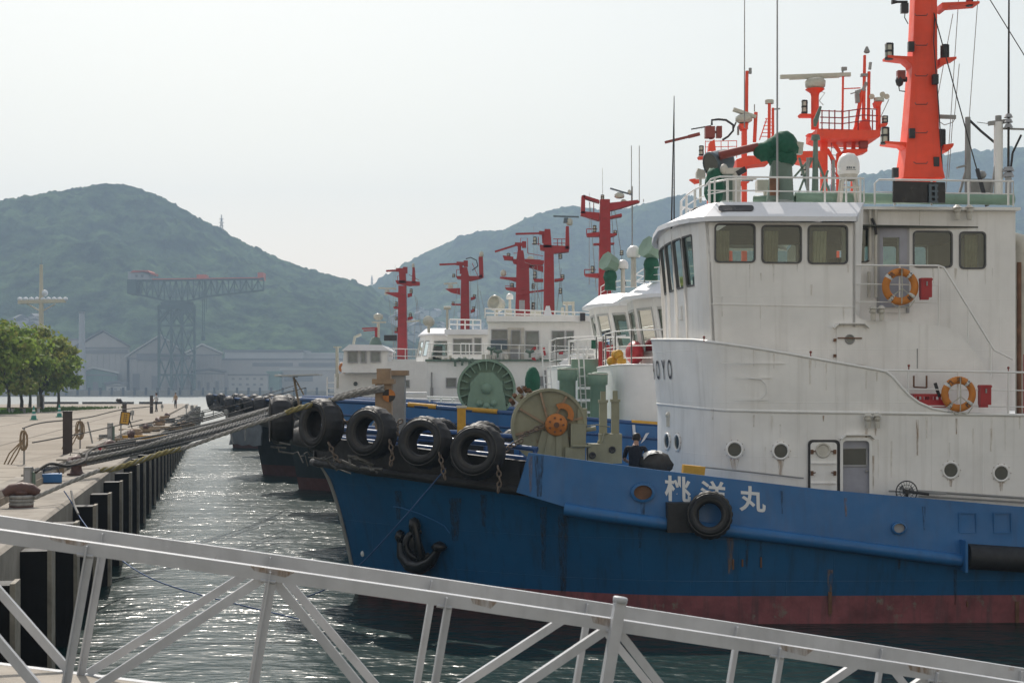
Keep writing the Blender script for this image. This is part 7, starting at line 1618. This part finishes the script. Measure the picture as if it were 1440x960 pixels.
def person(label, loc, yaw, pose, shirt, k=1., group=None):
    r = thing('person', label, 'person', loc, group)
    J = dict(pel=(0,0,.93), wai=(0,.01,1.08), che=(0,.0,1.30), nek=(0,-.01,1.47), nk2=(0,.0,1.53), hd=(0,.03,1.63), top=(0,.02,1.74), nose=(0,.115,1.62))
    rad = dict(pel=(.15,.11), wai=(.135,.095), che=(.17,.11), nek=(.075,.07), nk2=(.055,.06), hd=(.078,.095), top=(.055,.065), nose=.012)
    E = [('pel','wai'),('wai','che'),('che','nek'),('nek','nk2'),('nk2','hd'),('hd','top'),('hd','nose')]
    if pose == 'bend':
        J.update(che=(0,.06,1.29), nek=(0,.11,1.44), nk2=(0,.15,1.495), hd=(0,.21,1.58), top=(0,.23,1.69), nose=(0,.295,1.55))
    for s, n_ in ((-1,'l'),(1,'r')):
        dy = .11 if pose == 'bend' else 0.
        J['sh'+n_] = (s*.19,dy-.01,1.41); rad['sh'+n_] = .062
        if pose == 'bend': J['el'+n_] = (s*.27,dy+.06,1.14); J['wr'+n_] = (s*.17,dy+.27,1.05); J['pa'+n_] = (s*.15,dy+.34,1.05); fd = V((-s*.15,.6,-.25))
        elif pose == 'walk': J['el'+n_] = (s*.25,.05-s*.08,1.14); J['wr'+n_] = (s*.24,.14-s*.12,.92); J['pa'+n_] = (s*.24,.17-s*.12,.85); fd = V((0,.2,-1))
        else: J['el'+n_] = (s*.26,.0,1.13); J['wr'+n_] = (s*.25,.12,.90); J['pa'+n_] = (s*.24,.15,.83); fd = V((0,.2,-1))
        rad['el'+n_] = .045; rad['wr'+n_] = .03; rad['pa'+n_] = (.036,.022)
        E += [('che','sh'+n_),('sh'+n_,'el'+n_),('el'+n_,'wr'+n_),('wr'+n_,'pa'+n_)]
        fd.normalize(); pa = V(J['pa'+n_])
        for q in range(4):
            o1 = pa+V(((q-1.5)*.017,0,0)); l = (.065,.078,.074,.056)[q]; J[n_+'f%da' % q] = tuple(o1+fd*.045); J[n_+'f%db' % q] = tuple(o1+fd*(.045+l*.5)+V((0,.008,-.004))); J[n_+'f%dc' % q] = tuple(o1+fd*(.045+l)+V((0,.022,-.012)))
            for z, rr3 in (('a',.009),('b',.0085),('c',.007)): rad[n_+'f%d%s' % (q,z)] = rr3
            E += [('pa'+n_,n_+'f%da' % q),(n_+'f%da' % q,n_+'f%db' % q),(n_+'f%db' % q,n_+'f%dc' % q)]
        J[n_+'t1'] = tuple(pa+V((-s*.035,.012,-.005))+fd*.01); J[n_+'t2'] = tuple(pa+V((-s*.05,.02,-.01))+fd*.045); rad[n_+'t1'] = .011; rad[n_+'t2'] = .009; E += [('pa'+n_,n_+'t1'),(n_+'t1',n_+'t2')]
        st = s*.12 if pose == 'walk' else 0.
        J['hp'+n_] = (s*.09,0,.86); J['kn'+n_] = (s*.10,.03+st*.6,.49); J['an'+n_] = (s*.10,-.02+st,.09); J['to'+n_] = (s*.11,.15+st,.035)
        rad['hp'+n_] = .092; rad['kn'+n_] = .062; rad['an'+n_] = .042; rad['to'+n_] = (.04,.03); E += [('pel','hp'+n_),('hp'+n_,'kn'+n_),('kn'+n_,'an'+n_),('an'+n_,'to'+n_)]
    hdv = V(J['hd'])
    def fm(c):
        if c.z < .085: return 3
        if c.z < .96 and abs(c.x) < .215: return 1
        if c.z > (1.455 if pose != 'bend' else 1.45) : return 2
        d = min((c-V(J['el'+n_])).length for n_ in 'lr'); 
        if abs(c.x) > .12 and min((c-V(J['sh'+n_])).length for n_ in 'lr') > .23 and (min((c-V(J['wr'+n_])).length for n_ in 'lr') < .30): return 2
        return 0
    skin_body(J, E, rad, [M[shirt],M['trouser'],M['skin'],M['dark']], fm, 'pel', 'body', r, 2)
    g = MB(); hc = V(J['hd']); tp = V(J['top']); ax = (tp-hc).normalized(); cc = hc+ax*.055-V((0,.018,0)); n = 16
    MXh = axis_m(cc, ax); prof = [(.0,.082),(.05,.072),(.082,.04),(.092,0),(.088,-.04)]
    g.lathe(prof, n, MXh); g.ball(cc+V((0,-.03,-.035)), (.085,.072,.082), 12); g.ball(cc+V((0,-.045,-.085)), (.06,.045,.05), 10); g.v = [tuple(V(q)+off(r)) for q in g.v]; g.build('hair', M['hair'], r)
    nz = V(J['nose'])
    for s in (-1,1): MB().ball(nz+V((s*.03,-.022,.035))+off(r), .009, 6).build('eye', M['ink'], r)
    MB().ball(nz+V((0,-.025,-.045))+off(r), (.022,.006,.006), 8).build('mouth', M['redbrown'], r)
    for s in (-1,1): MB().ball(hc+V((s*.084,-.01,.0))+off(r), (.012,.022,.032), 8).build('ear', M['skin'], r)
    r.rotation_euler = (0,0,yaw); r.scale = (k,)*3; return r
pz_ = f1.T(893,625,2.3); pw = thing('x',None,None); bpy.data.objects.remove(pw)
person('person in navy shirt seen from behind on the near foredeck, head bent', V((pz_.x,pz_.y,2.02)), -.25, 'bend', 'cloth', 1.0)
p = P(247,575,150); person('person in tan shirt and dark trousers standing far along the quay', V((p.x,p.y,2.45)), 2.6, 'stand', 'tan', 1.)
p = P(220,575,128); person('person in pale shirt beside the thin brown post', V((p.x,p.y,2.5)), 1.4, 'walk', 'shirtw', 1.)
bx = thing('bundle','black net bundle with white sheets on top beside the person','bundle', f1.T(922,652,2.35)); c = off(bx); g = MB(); g.ball(c, (.34,.3,.26), 16, jit=.35); g.build('net', M['rubgrey'], bx); g = MB(); rq = random.Random(8)
g.grid([[c+V((.36*a*1.0,.3*b2,.285*math.sqrt(max(0,1.05-a*a-b2*b2))+.03*mno.noise(V((a*4,b2*4,1))))) for a in np.linspace(-.75,.35,12)] for b2 in np.linspace(-.6,.5,10)], sm=False)
g.build('sheet', M['conew'], bx)
# ------------------------------------------------------------------ trees on the quay
def tree(px, Y, h, cr_, seed, label, brown=.35, n=3000):
    p = P(px,580,Y); p.z = 2.55; r = thing('tree', label, 'tree', p, 'trees on the quay'); rq = random.Random(seed); g = MB(); th = h*.24
    g.tube([p, p+V((.05,0,th*.5)), p+V((rq.uniform(-.15,.15),0,th)), p+V((rq.uniform(-.3,.3),0,h*.72))], lambda u: .17*(1-.7*u)+.02, 8)
    ctrs = []
    for i in range(13):
        a = i*2.4+rq.uniform(-.5,.5); e = rq.uniform(.3,1.25); q = p+V((math.cos(a)*cr_*.62*e, math.sin(a)*cr_*.62*e, h*rq.uniform(.26,.82))); ctrs.append((q, rq.uniform(.24,.55)*cr_*.9)); g.tube([p+V((0,0,th*rq.uniform(.75,1.05))), p.lerp(q,.55)+V((0,0,h*.18)), q], lambda u: .07*(1-u)+.015, 5)
    ctrs.append((p+V((rq.uniform(-.5,.5),0,h*.86)), cr_*.4)); ctrs.append((p+V((cr_*.3,0,h*.6)), cr_*.42)); g.build('trunk', M['bark'], r); g = MB()
    for q, rr_ in ctrs:
        kk = int(n/len(ctrs)); mi_ = 1 if rq.random() < brown else 0
        for i in range(kk):
            d = V((rq.gauss(0,1),rq.gauss(0,1),rq.gauss(0,1))).normalized()*(rr_*rq.uniform(.3,1.12)*(1.35 if rq.random() < .08 else 1)); d.z *= .66
            c = q+d; s = rq.uniform(.13,.27); n1 = (d.normalized()*.8+V((rq.uniform(-1,1),rq.uniform(-1,1),rq.uniform(-.2,1.2)))).normalized(); u = n1.orthogonal().normalized(); w = n1.cross(u)
            a = rq.uniform(0,6.28); u, w = u*math.cos(a)+w*math.sin(a), w*math.cos(a)-u*math.sin(a)
            g.add([c-u*s-w*s*.55, c+u*s-w*s*.4, c+u*s*.9+w*s*.5, c-u*s*.8+w*s*.6], [(0,1,2,3)], mi_ if rq.random() < .85 else 1-mi_)
    g.build('crown', [M['leaf'],M['leafb']], r)
for i, (px, Y, h, c, br, lb) in enumerate(((82,140,7.6,2.7,.2,'tree at the water end of the row, its crown reaching over the pavement'),(58,131,8.4,3.0,.5,'tall brownish tree next to the stone pillar'),(30,126,8.0,3.0,.1,'bushy green tree in the middle of the row'),(12,122,8.4,3.0,.5,'brown tinged tree between the two bright green ones'),(-6,114,7.4,3.0,.05,'bright green tree cut off by the edge of the picture'),(42,150,7.5,2.6,.3,'tree in the back row behind the middle tree'))): tree(px,Y,h,c,i+30,lb,br)
g = MB(); a = P(-60,581,122); g.hexa([V((a.x-6,112,2.555)),V((P(34,580,118).x,116,2.555)),V((P(70,580,150).x,152,2.555)),V((a.x-6,152,2.555)),V((a.x-6,112,2.60)),V((P(34,580,118).x,116,2.60)),V((P(70,580,150).x,152,2.60)),V((a.x-6,152,2.60))])
rq = random.Random(6)
for i in range(1600):
    x = rq.uniform(a.x, P(40,580,120).x); y = rq.uniform(113,150); hh = rq.uniform(.1,.3); g.add([(x-.06,y,2.58),(x+.06,y,2.58),(x+rq.uniform(-.05,.05),y,2.58+hh)], [(0,1,2)])
g.build('grass', M['grass'])['kind'] = 'stuff'
g = MB(); p = P(57,575,132); p.z = 2.55; g.box(p+V((0,0,.75)), (.55,.5,1.5)); st_ = tag(g.build('stone_pillar', M['gray'], None, p), 'grey stone pillar at the end of the tree row', 'pillar')
bn = None
for px in (8,24,44):
    p = P(px,577,120); p.z = 2.6
    if bn is None:
        bn = thing('bench','low grey bench under the trees','bench',p,'benches under the trees'); o_ = off(bn); MB().box(o_+V((0,0,.42)),(1.5,.45,.07)).build('seat',M['wood'],bn)
        for s in (-.6,.6): MB().box(o_+V((s,0,.19)),(.12,.4,.38)).build('leg',M['gray'],bn)
    else: dup(bn,p)
